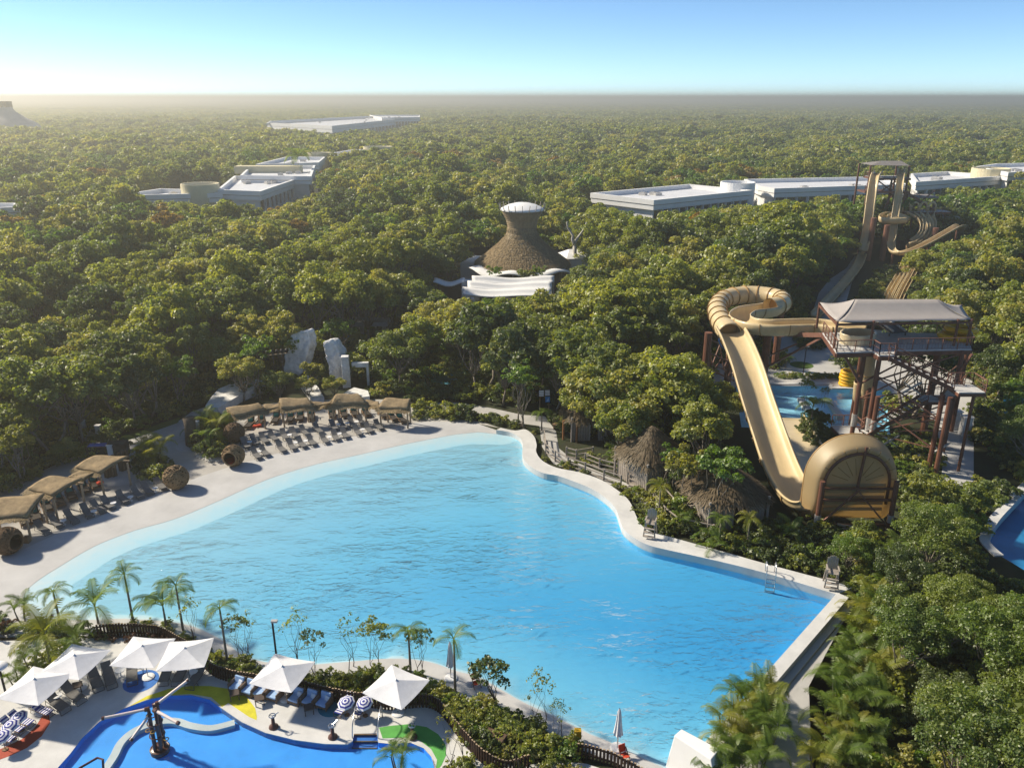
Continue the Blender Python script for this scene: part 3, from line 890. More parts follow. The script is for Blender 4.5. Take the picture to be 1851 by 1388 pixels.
def scatter(name, pts, objs, label, cat):
    """pts rows: x y z scale rot index ; one object, its copies drawn by geometry nodes"""
    coll = bpy.data.collections.new('proto_' + name)
    for o in objs: coll.objects.link(o)
    me = bpy.data.meshes.new(name)
    A = np.asarray(pts, dtype=np.float32)
    me.vertices.add(len(A)); me.vertices.foreach_set('co', A[:, :3].ravel())
    for nm, c in (('sc', 3), ('rot', 4)):
        a = me.attributes.new(nm, 'FLOAT', 'POINT'); a.data.foreach_set('value', np.ascontiguousarray(A[:, c]))
    a = me.attributes.new('idx', 'INT', 'POINT'); a.data.foreach_set('value', A[:, 5].astype(np.int32))
    o = put(name, me)
    ng = bpy.data.node_groups.new(name, 'GeometryNodeTree')
    ng.interface.new_socket('Geometry', in_out='INPUT', socket_type='NodeSocketGeometry')
    ng.interface.new_socket('Geometry', in_out='OUTPUT', socket_type='NodeSocketGeometry')
    gi, go = ng.nodes.new('NodeGroupInput'), ng.nodes.new('NodeGroupOutput')
    ip = ng.nodes.new('GeometryNodeInstanceOnPoints')
    ci = ng.nodes.new('GeometryNodeCollectionInfo')
    ci.inputs['Collection'].default_value = coll
    ci.inputs['Separate Children'].default_value = True
    ci.inputs['Reset Children'].default_value = True
    ip.inputs['Pick Instance'].default_value = True
    def attr(n_, t):
        x = ng.nodes.new('GeometryNodeInputNamedAttribute'); x.data_type = t; x.inputs['Name'].default_value = n_; return x
    s_, r_, i_ = attr('sc', 'FLOAT'), attr('rot', 'FLOAT'), attr('idx', 'INT')
    cx = ng.nodes.new('ShaderNodeCombineXYZ')
    lk = ng.links.new
    lk(gi.outputs[0], ip.inputs['Points']); lk(ci.outputs[0], ip.inputs['Instance'])
    lk(i_.outputs['Attribute'], ip.inputs['Instance Index'])
    lk(r_.outputs['Attribute'], cx.inputs['Z']); lk(cx.outputs[0], ip.inputs['Rotation'])
    lk(s_.outputs['Attribute'], ip.inputs['Scale']); lk(ip.outputs[0], go.inputs[0])
    md = o.modifiers.new('scatter', 'NODES'); md.node_group = ng
    return tag(o, label, cat, kind='stuff')

OPEN_PX = [(-200, 1700), (-200, 905), (0, 905), (60, 878), (150, 832), (225, 822), (222, 800), (165, 800), (130, 778), (145, 768), (215, 793), (325, 755), (345, 742), (380, 735), (500, 722), (640, 716), (742, 722), (765, 752),
           (930, 765), (958, 768), (985, 820), (1100, 856), (1152, 925), (1175, 955), (1300, 992), (1548, 1058), (1480, 1165), (1440, 1250), (1400, 1400), (1350, 1700)]
KEEP = [(OPEN_PX, 1e9), ([(468, 626), (532, 626), (532, 655), (468, 655)], 84), ([(98, 726), (158, 726), (158, 764), (98, 764)], 69),
    ([(846, 490), (862, 455), (890, 425), (914, 405), (905, 378), (944, 368), (985, 378), (975, 410), (1000, 440), (1030, 452), (1058, 448), (1060, 470), (1005, 500), (1002, 530), (940, 528), (850, 538), (785, 514), (786, 500)], 128),
    ([(1066, 346), (1300, 322), (1556, 322), (1565, 330), (1700, 308), (1770, 298), (1851, 294), (1851, 322), (1820, 330), (1790, 338), (1650, 356), (1640, 342), (1560, 352), (1370, 358), (1300, 364), (1180, 384), (1120, 374), (1075, 370)], 215),
    ([(200, 352), (294, 341), (324, 327), (423, 316), (452, 298), (462, 295), (520, 282), (570, 271), (700, 261), (700, 274), (600, 284), (578, 300), (566, 318), (548, 328), (552, 350), (525, 362), (470, 374), (440, 360), (300, 350)], 260),
    ([(482, 219), (658, 210), (760, 208), (760, 219), (712, 227), (650, 231), (610, 240), (570, 236), (490, 232)], 800),
    ([(1258, 515), (1435, 515), (1500, 560), (1500, 720), (1400, 740), (1480, 800), (1610, 795), (1612, 945), (1400, 915), (1325, 700), (1258, 640)], 84),
    ([(1480, 540), (1700, 540), (1770, 575), (1768, 712), (1740, 860), (1700, 860), (1690, 770), (1545, 800), (1500, 800), (1480, 640)], 66),
    ([(1395, 640), (1545, 650), (1560, 760), (1480, 800), (1400, 770)], 92),
    ([(1556, 290), (1650, 290), (1655, 350), (1740, 395), (1748, 425), (1610, 462), (1590, 475), (1530, 545), (1465, 560), (1460, 540), (1545, 462), (1562, 440), (1560, 340)], 165),
    ([(1598, 525), (1640, 470), (1665, 480), (1640, 545), (1610, 545)], 128),
    ([(500, 690), (506, 615), (524, 592), (570, 592), (585, 610), (615, 612), (640, 660), (670, 662), (668, 715), (600, 715), (560, 700)], 87),
    ([(375, 736), (395, 708), (440, 694), (500, 690), (480, 735)], 82),
    ([(765, 745), (770, 728), (890, 735), (945, 750), (985, 752), (1010, 790), (1015, 815), (985, 815), (970, 770)], 76),
    ([(970, 700), (1000, 700), (1000, 735), (970, 735)], 82),
    ([(985, 810), (1040, 830), (1160, 860), (1180, 900), (1100, 870), (1000, 835)], 68),
    ([(1770, 990), (1785, 935), (1851, 862), (1900, 850), (1900, 1060), (1851, 1045), (1790, 1020)], 60),
    ([(1250, 890), (1310, 850), (1380, 885), (1380, 930), (1340, 960), (1260, 930)], 58),
    ([(1140, 830), (1200, 800), (1205, 840), (1190, 850)], 66), ([(1720, 740), (1745, 740), (1745, 800), (1720, 800)], 66), ([(1136, 652), (1170, 646), (1205, 658), (1190, 664), (1150, 664)], 90),
    ([(755, 662), (800, 655), (830, 665), (825, 690), (760, 685)], 88), ([(575, 598), (600, 593), (628, 600), (625, 612)], 96), ([(640, 565), (700, 565), (700, 590), (650, 590)], 104)]
NOGROW = [GL(OPEN_PX), PLAZA, SPLASH, RIVER, RIVER2]
# footprints (m): pavilion, slide parts, far tower, towers
NOGROW += [[(-9, 127), (13, 127), (14, 152), (-9, 152)], [(-14, 112), (9, 112), (9, 128), (-14, 128)], [(19.5, 53), (30, 53), (31, 80), (20, 92), (18, 80)], [(27, 60), (44, 60), (44, 76), (27, 76)],
           GL([(1455, 590), (1470, 560), (1480, 530), (1500, 505), (1530, 485), (1545, 462), (1575, 462), (1575, 480), (1560, 510), (1545, 545), (1530, 590)]),
           GL([(1590, 545), (1640, 465), (1670, 475), (1640, 550)]), GL([(1120, 860), (1200, 838), (1230, 870), (1150, 880)]), GL([(985, 800), (1010, 790), (1100, 790), (1110, 830), (1040, 835)]),
           GL([(1255, 930), (1380, 915), (1390, 950), (1270, 965)]), GL([(500, 700), (630, 690), (640, 715), (500, 722)])]
NOGROW += [GL([(765, 742), (765, 726), (890, 733), (985, 748), (1012, 780), (1050, 830), (1160, 880), (1205, 932), (1180, 940), (1080, 872), (985, 838), (970, 770)])]
BLD_NOGROW = []
def okay(x, y, r, zb, zt):
    for poly, dist in KEEP:
        if y > dist: continue
        for (dx, z) in ((0, zt), (-r * 0.4, zt * 0.97), (r * 0.4, zt * 0.97), (-r * 0.75, zt * 0.88), (r * 0.75, zt * 0.88), (-r, zt * 0.7), (r, zt * 0.7), (-r * 0.8, zt * 0.5), (r * 0.8, zt * 0.5), (0, zt * 0.75), (0, zt * 0.5), (0, zt * 0.25), (0, 0.1)):
            px, py = proj(x + dx, y, z)
            if inside(px, py, poly): return False
    return True
def free(x, y, m=0.0):
    return not any(inside(x, y, p) for p in NOGROW) and not any(inside(x, y, p) for p in BLD_NOGROW)

# ================================================================== BUILDINGS
def ccw(poly):
    a = sum(poly[i][0] * poly[(i + 1) % len(poly)][1] - poly[(i + 1) % len(poly)][0] * poly[i][1] for i in range(len(poly)))
    return list(poly) if a > 0 else list(reversed(poly))
def inset(poly, d):
    poly = [Vector((p[0], p[1])) for p in poly]
    n = len(poly); out = []
    for i in range(n):
        p0, p1, p2 = poly[i - 1], poly[i], poly[(i + 1) % n]
        e1, e2 = (p1 - p0).normalized(), (p2 - p1).normalized()
        n1, n2 = Vector((-e1.y, e1.x)), Vector((-e2.y, e2.x))
        bis = (n1 + n2); k = bis.length
        bis = bis / k if k > 1e-6 else n1
        out.append(p1 + bis * (d / max(0.3, bis.dot(n1))))
    return out
def ring_prism(b, outer, inner, z0, z1):
    n = len(outer); m = len(b.v)
    for pl, z in ((outer, z0), (outer, z1), (inner, z1), (inner, z0)):
        for p in pl: b.v.append((p[0], p[1], z))
    for i in range(n):
        j = (i + 1) % n
        for a in range(4):
            c = (a + 1) % 4
            b.f.append((m + a * n + i, m + a * n + j, m + c * n + j, m + c * n + i))
    return b
def hotel(px, H, label, win=(), win_glass=GLASS, drum=None, extra=None, win_h=2.4, pad=4.0, fas=2.3):
    corners = ccw([tuple(G(a, c, H)[:2]) for a, c in px])
    cx = sum(p[0] for p in corners) / len(corners); cy_ = sum(p[1] for p in corners) / len(corners)
    root = empty('hotel_building', (cx, cy_, 0), 0, label, 'building', 'white flat-roofed buildings in the jungle')
    P = [(p[0] - cx, p[1] - cy_) for p in corners]
    i1, i2, i3, i4 = inset(P, 0.14), inset(P, 0.7), inset(P, 0.9), inset(P, 0.3)
    b = MB(); ring_prism(b, P, i2, H - fas * 0.5, H); pa = b.build('parapet', WHITE, root)
    b = MB(); ring_prism(b, i1, i2, H - fas, H - fas * 0.5 - 0.16); b.build('fascia', WHITE, root)
    b = MB(); ring_prism(b, i4, i2, H - fas * 0.5 - 0.155, H - fas * 0.5 - 0.005); b.build('reveal', SHADOW_GAP, root)
    b = MB(); b.prism(i2, H - 1.3, H - 1.05); rf = b.build('roof', ROOFM, root)
    b = MB(); b.prism(i3, -0.2, H - 1.4); wl = b.build('wall', WHITE, root)
    n = len(i3)
    for (mid, cnt) in win:                       # windows on the wall nearest to pixel mid, under the fascia
        q = G(mid[0], mid[1], H); q = Vector((q.x - cx, q.y - cy_))
        best = min(range(n), key=lambda i: ((Vector(P[i]) + Vector(P[(i + 1) % n])) / 2 - q).length)
        a, c = Vector(i3[best]), Vector(i3[(best + 1) % n])
        e = c - a; L = e.length; e.normalize(); nr = Vector((e.y, -e.x))
        ang = math.atan2(e.y, e.x)
        wmesh = None
        for st in range(2):
            z = H - fas - 0.2 - win_h / 2 - st * 3.4
            for k in range(cnt):
                t = (k + 0.5) / cnt * L
                p = a + e * t + nr * 0.02
                wl_ = L / cnt * 0.74
                bb = MB(); bb.box((0, 0, 0), (wl_, 0.12, win_h))
                if wmesh is None: wmesh = bb.mesh('window', win_glass)
                w = put('window', wmesh, root, (p.x, p.y, z), (0, 0, ang))
                if st == 0:
                    pp = a + e * ((k + 1) / cnt * L) + nr * 0.25
                    b2 = MB(); b2.box((0, 0, 0), (0.3, 0.5, win_h + 0.6))
                    put('pier', b2.mesh('pier', WHITE), root, (pp.x, pp.y, z), (0, 0, ang))
    rgr = random.Random(int(abs(cx) * 10))
    um = MB().box((0, 0, 0.35), (1.8, 1.2, 0.7)).box((0, 0, 0.75), (0.9, 0.8, 0.1)).mesh('roof_unit', GALV)
    for k in range(3):
        u, w = rgr.uniform(0.2, 0.8), rgr.uniform(0.2, 0.8)
        q = Vector(i3[0]).lerp(Vector(i3[1]), u).lerp(Vector(i3[3 % n]).lerp(Vector(i3[2 % n]), u), w)
        put('roof_unit', um, root, (q.x, q.y, H - 1.06), (0, 0, rgr.uniform(0, 3)))
    BLD_NOGROW.append([tuple(p) for p in inset([(p[0], p[1]) for p in corners], -pad)])
    return root, cx, cy_
def drum(root, cx, cy_, px, py, z, r, h, mat, a0=0, a1=2 * math.pi):
    c = G(px, py, z)
    b = MB(); b.lathe([(r, -h), (r, 0), (r - 0.35, 0), (r - 0.35, -0.8), (0.01, -0.8)], 36, (c.x - cx, c.y - cy_, z))
    b.build('drum', mat, root, smooth=False)
    b = MB(); b.lathe([(r - 0.4, -0.79), (0.01, -0.785)], 36, (c.x - cx, c.y - cy_, z)); b.build('drum_roof', ROOFM, root)
r_, cx, cy_ = hotel([(1067, 349), (1182, 362), (1361, 344), (1245, 333)], 9.2, 'white flat-roofed building whose near corner points out of the jungle by the pavilion', [((1270, 353), 12)])
drum(r_, cx, cy_, 1334, 329, 10.6, 4.4, 6, WHITE)
hotel([(1370, 336), (1400, 341), (1640, 333), (1600, 319), (1345, 324)], 9.3, 'long white building with a recessed grey roof, left of the far slide tower', [((1480, 340), 12)])
r_, cx, cy_ = hotel([(1656, 329), (1821, 318), (1712, 310), (1645, 314)], 10.2, 'white building with a teal window row, just behind the far slide tower', [((1740, 324), 11)], TEAL_GLASS, win_h=2.9)
r_, cx, cy_ = hotel([(1823, 312), (1960, 303), (1880, 294), (1800, 296), (1765, 301)], 11.6, 'white building with a cream rounded end, at the edge of the frame', [((1890, 308), 8)])
drum(r_, cx, cy_, 1792, 304, 12, 5.0, 6, CREAM)
r_, cx, cy_ = hotel([(392, 343), (471, 346), (547, 320), (423, 318)], 9.4, 'nearest white building of the hazy group, with a row of dark windows', [((510, 333), 10)], win_h=2.6)
drum(r_, cx, cy_, 361, 332, 10.8, 4.6, 6, CREAM)
hotel([(434, 317), (563, 319), (570, 299), (452, 300)], 10.4, 'second white building of the hazy group, with a cream roof box', [((566, 310), 4)])
hotel([(462, 297), (576, 294), (588, 284), (520, 283)], 10.4, 'third white building of the hazy group, behind the lone palm')
r_, cx, cy_ = hotel([(560, 283), (594, 283), (680, 271), (640, 270)], 10, 'low white wing of the hazy group reaching deeper into the jungle')
drum(r_, cx, cy_, 577, 276, 11.5, 4.5, 5, CREAM)
drum(r_, cx, cy_, 683, 265, 12, 6, 5, CREAM)
hotel([(200, 354), (402, 349), (330, 342), (290, 341)], 8.8, 'long low white wing half sunk in trees at the hazy side')
hotel([(-60, 378), (38, 374), (30, 367), (-60, 367)], 8.8, 'sliver of white roof among the trees at the hazy frame edge')
# roof box
g = G(486, 308, 10)
b = MB(); b.box((g.x, g.y, 10.2), (20, 4, 2.2)); tag(b.build('roof_box', CREAM), 'long cream plant room on the second hazy building roof', 'roof box')
# far building with ribbed roof and windows
far, cx, cy_ = hotel([(482, 222), (600, 228), (714, 216), (714, 212.6), (658, 211), (600, 213)], 13.5, 'very long white building far off near the horizon, with brown windows', [((660, 222), 16)], M('brown_window', (0.22, 0.14, 0.07), 0.5), win_h=6.5, pad=15, fas=4.5)
hotel([(690, 213), (759, 212), (759, 208), (668, 208)], 15, 'far white wing behind the very long building near the horizon', [((725, 213), 12)], M('brown_window', (0.22, 0.14, 0.07), 0.5), win_h=5, pad=15, fas=3.5)
b = MB()
for k in range(26):
    t = k / 25
    p = G(486 + (658 - 486) * t, 221.5 - 9.2 * t, 13.9)
    b.tube([(p.x - cx - 2, p.y - cy_ + 2, 12.4), (p.x - cx, p.y - cy_ + 6, 13.9), (p.x - cx + 5, p.y - cy_ + 22, 13.5)], 1.0, 6)
b.build('roof_ribs', WHITE, far)
# far white mound with a crown of posts on the horizon
mp_ = GY(5, 215, 620)
root = empty('mound_pavilion', (mp_.x, 620, 0), 0, 'pale conical mound with a ring of posts on top, hazy far frame edge', 'mound')
prof = [(26, 8), (22, 13.2), (15, 17), (9, 21.5), (7.8, 23.5), (7.8, 24.4), (0.1, 24.6)]
b = MB(); b.lathe(prof, 28); b.build('cone', M('pale_stone_mound', (0.5, 0.46, 0.42), 0.9, 0.12, 0.3), root, smooth=True)
pm = MB().box((0, 0, 0), (1.6, 1.6, 4.2)).mesh('post', THATCH)
for k in range(14):
    a = k * 2 * math.pi / 14
    put('post', pm, root, (7 * math.cos(a), 7 * math.sin(a), 26.4), (0, 0, a))

# ------------------------------------------------------------------ thatch helper: straw strips lying down the slope of a surface
def straw_on(rows, n, rng, length=0.7, width=0.12, mat=STRAW, lift=0.05, name='straw'):
    """rows: list of polylines (same count) running from ridge (first) to eave (last)"""
    A = np.array([[tuple(p) for p in r] for r in rows], dtype=np.float64)
    nr, nc = A.shape[:2]
    a = rng.uniform(0, nr - 1.001, n) ; c = rng.uniform(0, nc - 1.001, n)
    i, j = a.astype(int), c.astype(int); fa, fc = (a - i)[:, None], (c - j)[:, None]
    P = A[i, j] * (1 - fa) * (1 - fc) + A[i + 1, j] * fa * (1 - fc) + A[i, j + 1] * (1 - fa) * fc + A[i + 1, j + 1] * fa * fc
    D = (A[i + 1, j] - A[i, j]) * (1 - fc) + (A[i + 1, j + 1] - A[i, j + 1]) * fc
    D /= np.linalg.norm(D, axis=1, keepdims=True) + 1e-9
    S = (A[i, j + 1] - A[i, j]); S /= np.linalg.norm(S, axis=1, keepdims=True) + 1e-9
    N = np.cross(S, D); N[N[:, 2] < 0] *= -1
    D = D + S * rng.normal(0, 0.22, (n, 1)); 
    L = length * rng.uniform(0.6, 1.4, (n, 1)); W = width * rng.uniform(0.5, 1.4, (n, 1))
    up = lift * rng.uniform(0.3, 1.6, (n, 1))
    v0 = P - S * W / 2 + N * 0.01; v1 = P + S * W / 2 + N * 0.01
    e = P + D * L + N * up
    V = np.stack([v0, v1, e + S * W * 0.4, e - S * W * 0.4], 1).reshape(-1, 3)
    return np_mesh(name, V, np.arange(n * 4).reshape(n, 4), mat, np.repeat(rng.random(n), 4))

# ------------------------------------------------------------------ hourglass thatched pavilion
PX, PY = 1.75, 138.5
root = empty('thatched_pavilion', (PX, PY, 0), 0, 'tall hourglass thatched pavilion with a white domed cap in the jungle clearing', 'pavilion')
prof = [(3.55, 13.05), (3.35, 12.5), (2.75, 11.3), (2.5, 10.2), (2.55, 9.3), (2.9, 8.5), (3.8, 7.5), (5.0, 6.45), (6.3, 5.4), (7.4, 4.6), (8.1, 4.1), (8.3, 3.75)]
fine = []
for i in range(len(prof) - 1):
    for q in range(3):
        t = q / 3; r0 = prof[i][0] + (prof[i + 1][0] - prof[i][0]) * t; z0 = prof[i][1] + (prof[i + 1][1] - prof[i][1]) * t
        fine += [(r0 + 0.07, z0), (r0 - 0.02, z0 - 0.03)]
fine.append(prof[-1])
b = MB(); b.lathe(fine, 72); b.build('thatch_roof', THATCH, root)
rows = [[(r * math.cos(a), r * math.sin(a), z) for a in [k * 2 * math.pi / 48 for k in range(49)]] for r, z in prof]
so = put('thatch_layer', straw_on(rows, 16000, rng, 0.5, 0.09, STRAW, 0.12), root); so['kind'] = 'stuff'
b = MB(); b.lathe([(3.75, 12.95), (3.78, 13.15), (3.4, 13.35), (2.4, 13.8), (1.2, 14.1), (0.01, 14.2)], 40); b.build('white_cap', WHITE, root, smooth=True)
pst = MB().bar((0, 0, 0), (0.35, 0, 1.15), 0.09).mesh('cap_post', WOODG)
for k in range(20):
    a = k * 2 * math.pi / 20
    put('cap_post', pst, root, (3.72 * math.cos(a), 3.72 * math.sin(a), 12.9), (0, 0, a))
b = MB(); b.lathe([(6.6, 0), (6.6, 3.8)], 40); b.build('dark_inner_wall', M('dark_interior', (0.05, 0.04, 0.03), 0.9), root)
for k in range(14):
    a = k * 2 * math.pi / 14
    b = MB(); b.cyl((7.4 * math.cos(a), 7.4 * math.sin(a), 0), (7.2 * math.cos(a), 7.2 * math.sin(a), 4.3), 0.13, 7); b.build('column', WOODG, root)
# white rippling canopy skirt round the pavilion foot
root = empty('rippling_canopy', (PX, PY, 0), 0, 'white rippling canopy skirting the foot of the hourglass pavilion', 'canopy')
for s, (a0, a1, nn_) in enumerate([(-2.75, -0.55, 46)]):
    rr = []
    for r, dz in ((7.6, 0.35), (8.8, 0.1), (10.2, -0.15)):
        rr.append([(r * math.cos(a0 + (a1 - a0) * i / nn_) * 1.0, r * math.sin(a0 + (a1 - a0) * i / nn_), 3.55 + dz + (0.15 + 0.28 * (r - 7.6) / 2.6) * math.sin(i / nn_ * 2 * math.pi * 2.6 + 0.6)) for i in range(nn_ + 1)])
    b = MB(); b.loft(rr); o = b.build('canopy_shell', WHITE, root, smooth=True)
    sm = o.modifiers.new('thick', 'SOLIDIFY'); sm.thickness = 0.14; sm.offset = -1
for k in range(7):
    a = -2.6 + k * 0.32
    b = MB(); b.cyl((9.6 * math.cos(a), 9.6 * math.sin(a), 0), (9.6 * math.cos(a), 9.6 * math.sin(a), 3.2), 0.09, 6); b.build('post', WHITE, root)
g = G(850, 478, 3.5)
b = MB(); b.box((g.x + 1.2, g.y + 3, 1.9), (4, 7, 3.8), R_(-18)); tag(b.build('side_pod', WHITE, bevel=0.05), 'small white block tucked against the shaded side of the pavilion', 'annex')
# white wing on the sunny side of the pavilion
g = G(1040, 458, 4.4)
root = empty('annex_roof', (g.x, g.y, 0), R_(14), 'small white pitched annex roof peeping out beside the pavilion thatch', 'annex')
b = MB(); b.v = [(-2.6, -3, 4.0), (2.6, -3, 4.0), (2.6, 3, 4.0), (-2.6, 3, 4.0), (-1.2, 0, 5.2), (1.2, 0, 5.2)]; b.f = [(0, 1, 5, 4), (1, 2, 5), (2, 3, 4, 5), (3, 0, 4)]; b.build('roof', WHITE, root)
b = MB(); b.box((0, 0, 2), (4.6, 5.4, 3.98)); b.build('wall', WHITE, root)
b = MB(); w0, w1 = G(1000, 487, 2.5), G(1052, 465, 2.5); b.bar((w0.x, w0.y, 1.6), (w1.x, w1.y, 1.6), 0.3, 3.2); tag(b.build('garden_wall', WHITE), 'plain white wall leading from the pavilion to its annex', 'wall')
# three stepped white sail roofs in front
for k, (xa, xb, y0, y1, z0) in enumerate([(853, 1002, 499, 511, 4.6), (845, 998, 509, 522, 4.2), (836, 996, 520, 534, 3.8)]):
    p0, p1 = G(xa, y0, z0), G(xb, y0, z0); q0, q1 = G(xa, y1, z0 - 0.75), G(xb, y1, z0 - 0.75)
    c = (p0 + q1) / 2
    root = empty('sail_roof', (c.x, c.y, 0), 0, ['rearmost of three stepped white sail roofs before the pavilion', 'middle of three stepped white sail roofs before the pavilion', 'front one of three stepped white sail roofs before the pavilion'][k], 'canopy', 'stepped white sail roofs')
    rr = []
    for s in range(5):
        t = s / 4
        row = []
        for i in range(21):
            u = i / 20
            p = p0.lerp(p1, u).lerp(q0.lerp(q1, u), t) - Vector((c.x, c.y, 0))
            p.z += 0.42 * math.sin(u * math.pi) * -0.6 - 0.22 * math.sin(t * math.pi) + 0.1 * math.sin(u * 9 + k)
            row.append(p)
        rr.append(row)
    b = MB(); b.loft(rr); o = b.build('sail', WHITE, root, smooth=True)
    sm = o.modifiers.new('thick', 'SOLIDIFY'); sm.thickness = 0.1
    for u in (0.03, 0.35, 0.65, 0.97):
        p = q0.lerp(q1, u) - Vector((c.x, c.y, 0))
        b = MB(); b.cyl((p.x, p.y + 0.3, 0), (p.x, p.y + 0.3, z0 - 0.9), 0.1, 6); b.build('post', WHITE, root)
# left small roof and white steps
p0 = G(812, 508, 4)
root = empty('kiosk_roof', (p0.x, p0.y, 0), 0, 'small white curved kiosk roof left of the stepped sails', 'kiosk')
rr = [[(x, y, 3.9 + 0.35 * math.cos((x + 2.6) * 1.2) + 0.05 * y) for x in np.linspace(-2.4, 2.4, 13)] for y in (-1.3, 0, 1.3)]
b = MB(); b.loft(rr); o = b.build('roof', WHITE, root, smooth=True); sm = o.modifiers.new('thick', 'SOLIDIFY'); sm.thickness = 0.12
b = MB(); b.box((0, 0.4, 1.7), (3.6, 1.6, 3.4)); b.build('booth', M('dark_interior', (0.05, 0.04, 0.03)), root)
p0 = G(838, 550, 0)
for k in range(3):
    b = MB(); b.box((p0.x + 0.5 * k, p0.y + 1.6 * k, 0.5 + 0.55 * k), (3.6 - 0.4 * k, 1.5, 1.0 + 1.1 * k)); tag(b.build('white_step_block', WHITE, bevel=0.04), ['lowest', 'middle', 'highest'][k] + ' of the white stepped blocks left of the sail roofs', 'step block', 'white stepped blocks by the sails')
# dead pale forked trunk by the pavilion
g = G(1010, 470); g = Vector((PX + 9.5, PY + 4, 0))
b = MB(); rg = np.random.default_rng(5)
limb(b, g, g + Vector((0, 0, 6.3)), 0.42, 0.34, rg, 7, 0.03); limb(b, g + Vector((0, 0, 6.1)), g + Vector((-1.5, 0, 10.3)), 0.32, 0.12, rg, 6, 0.1, 4); limb(b, g + Vector((0, 0, 6.1)), g + Vector((2.0, 0.3, 10.2)), 0.32, 0.12, rg, 6, 0.1, 4)
tag(b.build('dead_tree', M('bleached_wood', (0.45, 0.42, 0.38), 0.9, 0.2, 2), smooth=True), 'bare pale forked tree trunk standing beside the hourglass pavilion', 'dead tree')

# ------------------------------------------------------------------ white rock amphitheatre behind the beach
def rock_slab(px, Y, thick, label, lean=0.0):
    pts = [GY(a, c, Y) for a, c in px]
    b = MB(); n = len(pts)
    fr = [(p.x, p.y + lean * p.z, max(p.z, -0.1)) for p in pts]
    bk = [(p.x + thick * 0.4, p.y + thick + lean * p.z, max(p.z * 0.97, -0.1)) for p in pts]
    b.v = fr + bk
    b.f = [tuple(range(n)), tuple(reversed(range(n, 2 * n)))] + [(i, n + i, n + (i + 1) % n, (i + 1) % n) for i in range(n)]
    o = b.build('white_rock_wall', ROCK)
    rm = o.modifiers.new('cut', 'REMESH'); rm.mode = 'VOXEL'; rm.voxel_size = 0.16
    tx = bpy.data.textures.new('crag', 'CLOUDS'); tx.noise_scale = 0.9; tx.noise_depth = 4
    dm = o.modifiers.new('crag', 'DISPLACE'); dm.texture = tx; dm.strength = 0.55; dm.texture_coords = 'LOCAL'
    return tag(o, label, 'rock wall', 'white rock walls of the amphitheatre')
rock_slab([(512, 640), (516, 618), (524, 608), (538, 603), (553, 600), (556, 612), (558, 628), (552, 650), (546, 674), (530, 700), (512, 700)], 88, 1.4, 'weathered white rock wall with a rounded shoulder behind the stage lights', 0.12)
rock_slab([(580, 622), (590, 618), (597, 618), (606, 627), (612, 638), (618, 656), (621, 680), (624, 705), (600, 706), (596, 680), (586, 648)], 86, 1.4, 'tall white rock fin with a curved edge beside the white pillar', 0.12)
b = MB(); p = GY(628, 706, 85.5); b.box((p.x, p.y, 1.3), (0.9, 0.9, 2.8), 0.2); p2 = GY(633, 667, 85.5); b.box((p.x, p.y, 3.1), (0.85, 0.85, 1.1), 0.1)
tag(b.build('white_pillar', ROCK, bevel=0.06), 'squat white stone pillar at the foot of the rock fin', 'pillar')
b = MB(); b.box((p.x + 1.6, p.y + 0.4, 2.5), (1.9, 0.5, 0.55), 0.05); b.box((p.x + 2.4, p.y + 0.4, 1.1), (0.3, 0.3, 2.25)); tag(b.build('stone_beam', ROCK, bevel=0.05), 'white stone beam on a thin post beside the pillar', 'stone beam')
for k, px in enumerate([[(372, 738), (384, 720), (396, 707), (415, 699), (440, 694), (470, 689), (500, 687), (500, 697), (470, 703), (440, 715), (415, 730), (395, 742)],
                        [(540, 690), (556, 677), (575, 700), (586, 718), (565, 722), (552, 705)], [(618, 712), (640, 700), (665, 706), (668, 716), (620, 722)]]):
    pp = GL(px, 0.6)
    slab('white_terrace', pp, -0.1, 0.9 if k == 0 else 0.6, ROCK, None, ['long curved white rock terrace behind the beach trees', 'small white rock steps between the two rock walls', 'low white rock ledge below the stone pillar'][k], 'rock terrace')
b = MB(); p = GY(672, 578, 104); b.box((p.x, p.y, p.z - 0.3), (4.6, 2.5, 0.6)); b.box((p.x - 1.5, p.y + 0.5, p.z / 2 - 0.3), (0.5, 0.5, p.z - 0.6)); b.box((p.x + 1.5, p.y + 0.5, p.z / 2 - 0.3), (0.5, 0.5, p.z - 0.6))
tag(b.build('grey_shelter', M('grey_slab', (0.35, 0.35, 0.37), 0.8)), 'flat grey shelter roof among trees above the rock walls', 'shelter')

# ================================================================== TREES
def region(px, py):
    if py > 1000: return 'in the near corner thicket'
    if px > 1600 and py > 560: return 'near the river'
    if px > 1430 and py > 440: return 'between the two slide towers'
    if px > 1000 and py > 640: return 'around the thatched huts'
    if px > 1000 and py > 540: return 'on the slope above the huts'
    if px > 780 and py > 540: return 'below the white sail roofs'
    if px > 780: return 'around the hourglass pavilion'
    if px > 420 and py > 540: return 'around the white rock walls'
    if px > 420: return 'left of the pavilion clearing'
    if py > 760: return 'behind the left shelters'
    if py > 620: return 'above the sandy side path'
    return 'far above the side path'
LOOK = ['broad olive domed jungle tree', 'tall stacked olive jungle tree', 'wide flat-topped olive jungle tree', 'slim tall olive jungle tree', 'deep-crowned olive jungle tree', 'flat-topped jungle tree on two pale stems', 'airy bright green tree on two stems', 'dark green domed jungle tree', 'airy yellow-green tree on two stems', 'dark green jungle tree on two stems']
def plant(sp, x, y, sc, rz, label, name='jungle_tree', group='single jungle trees', cat='tree', z=0.0):
    root = empty(name, (x, y, z), rz, label, cat, group, sc)
    put('trunk', sp.trunk, root); put('crown', sp.crown, root)
    return root
from mathutils import noise as mnoise
cand = []
sp_ = 3.75
yv = 20.0
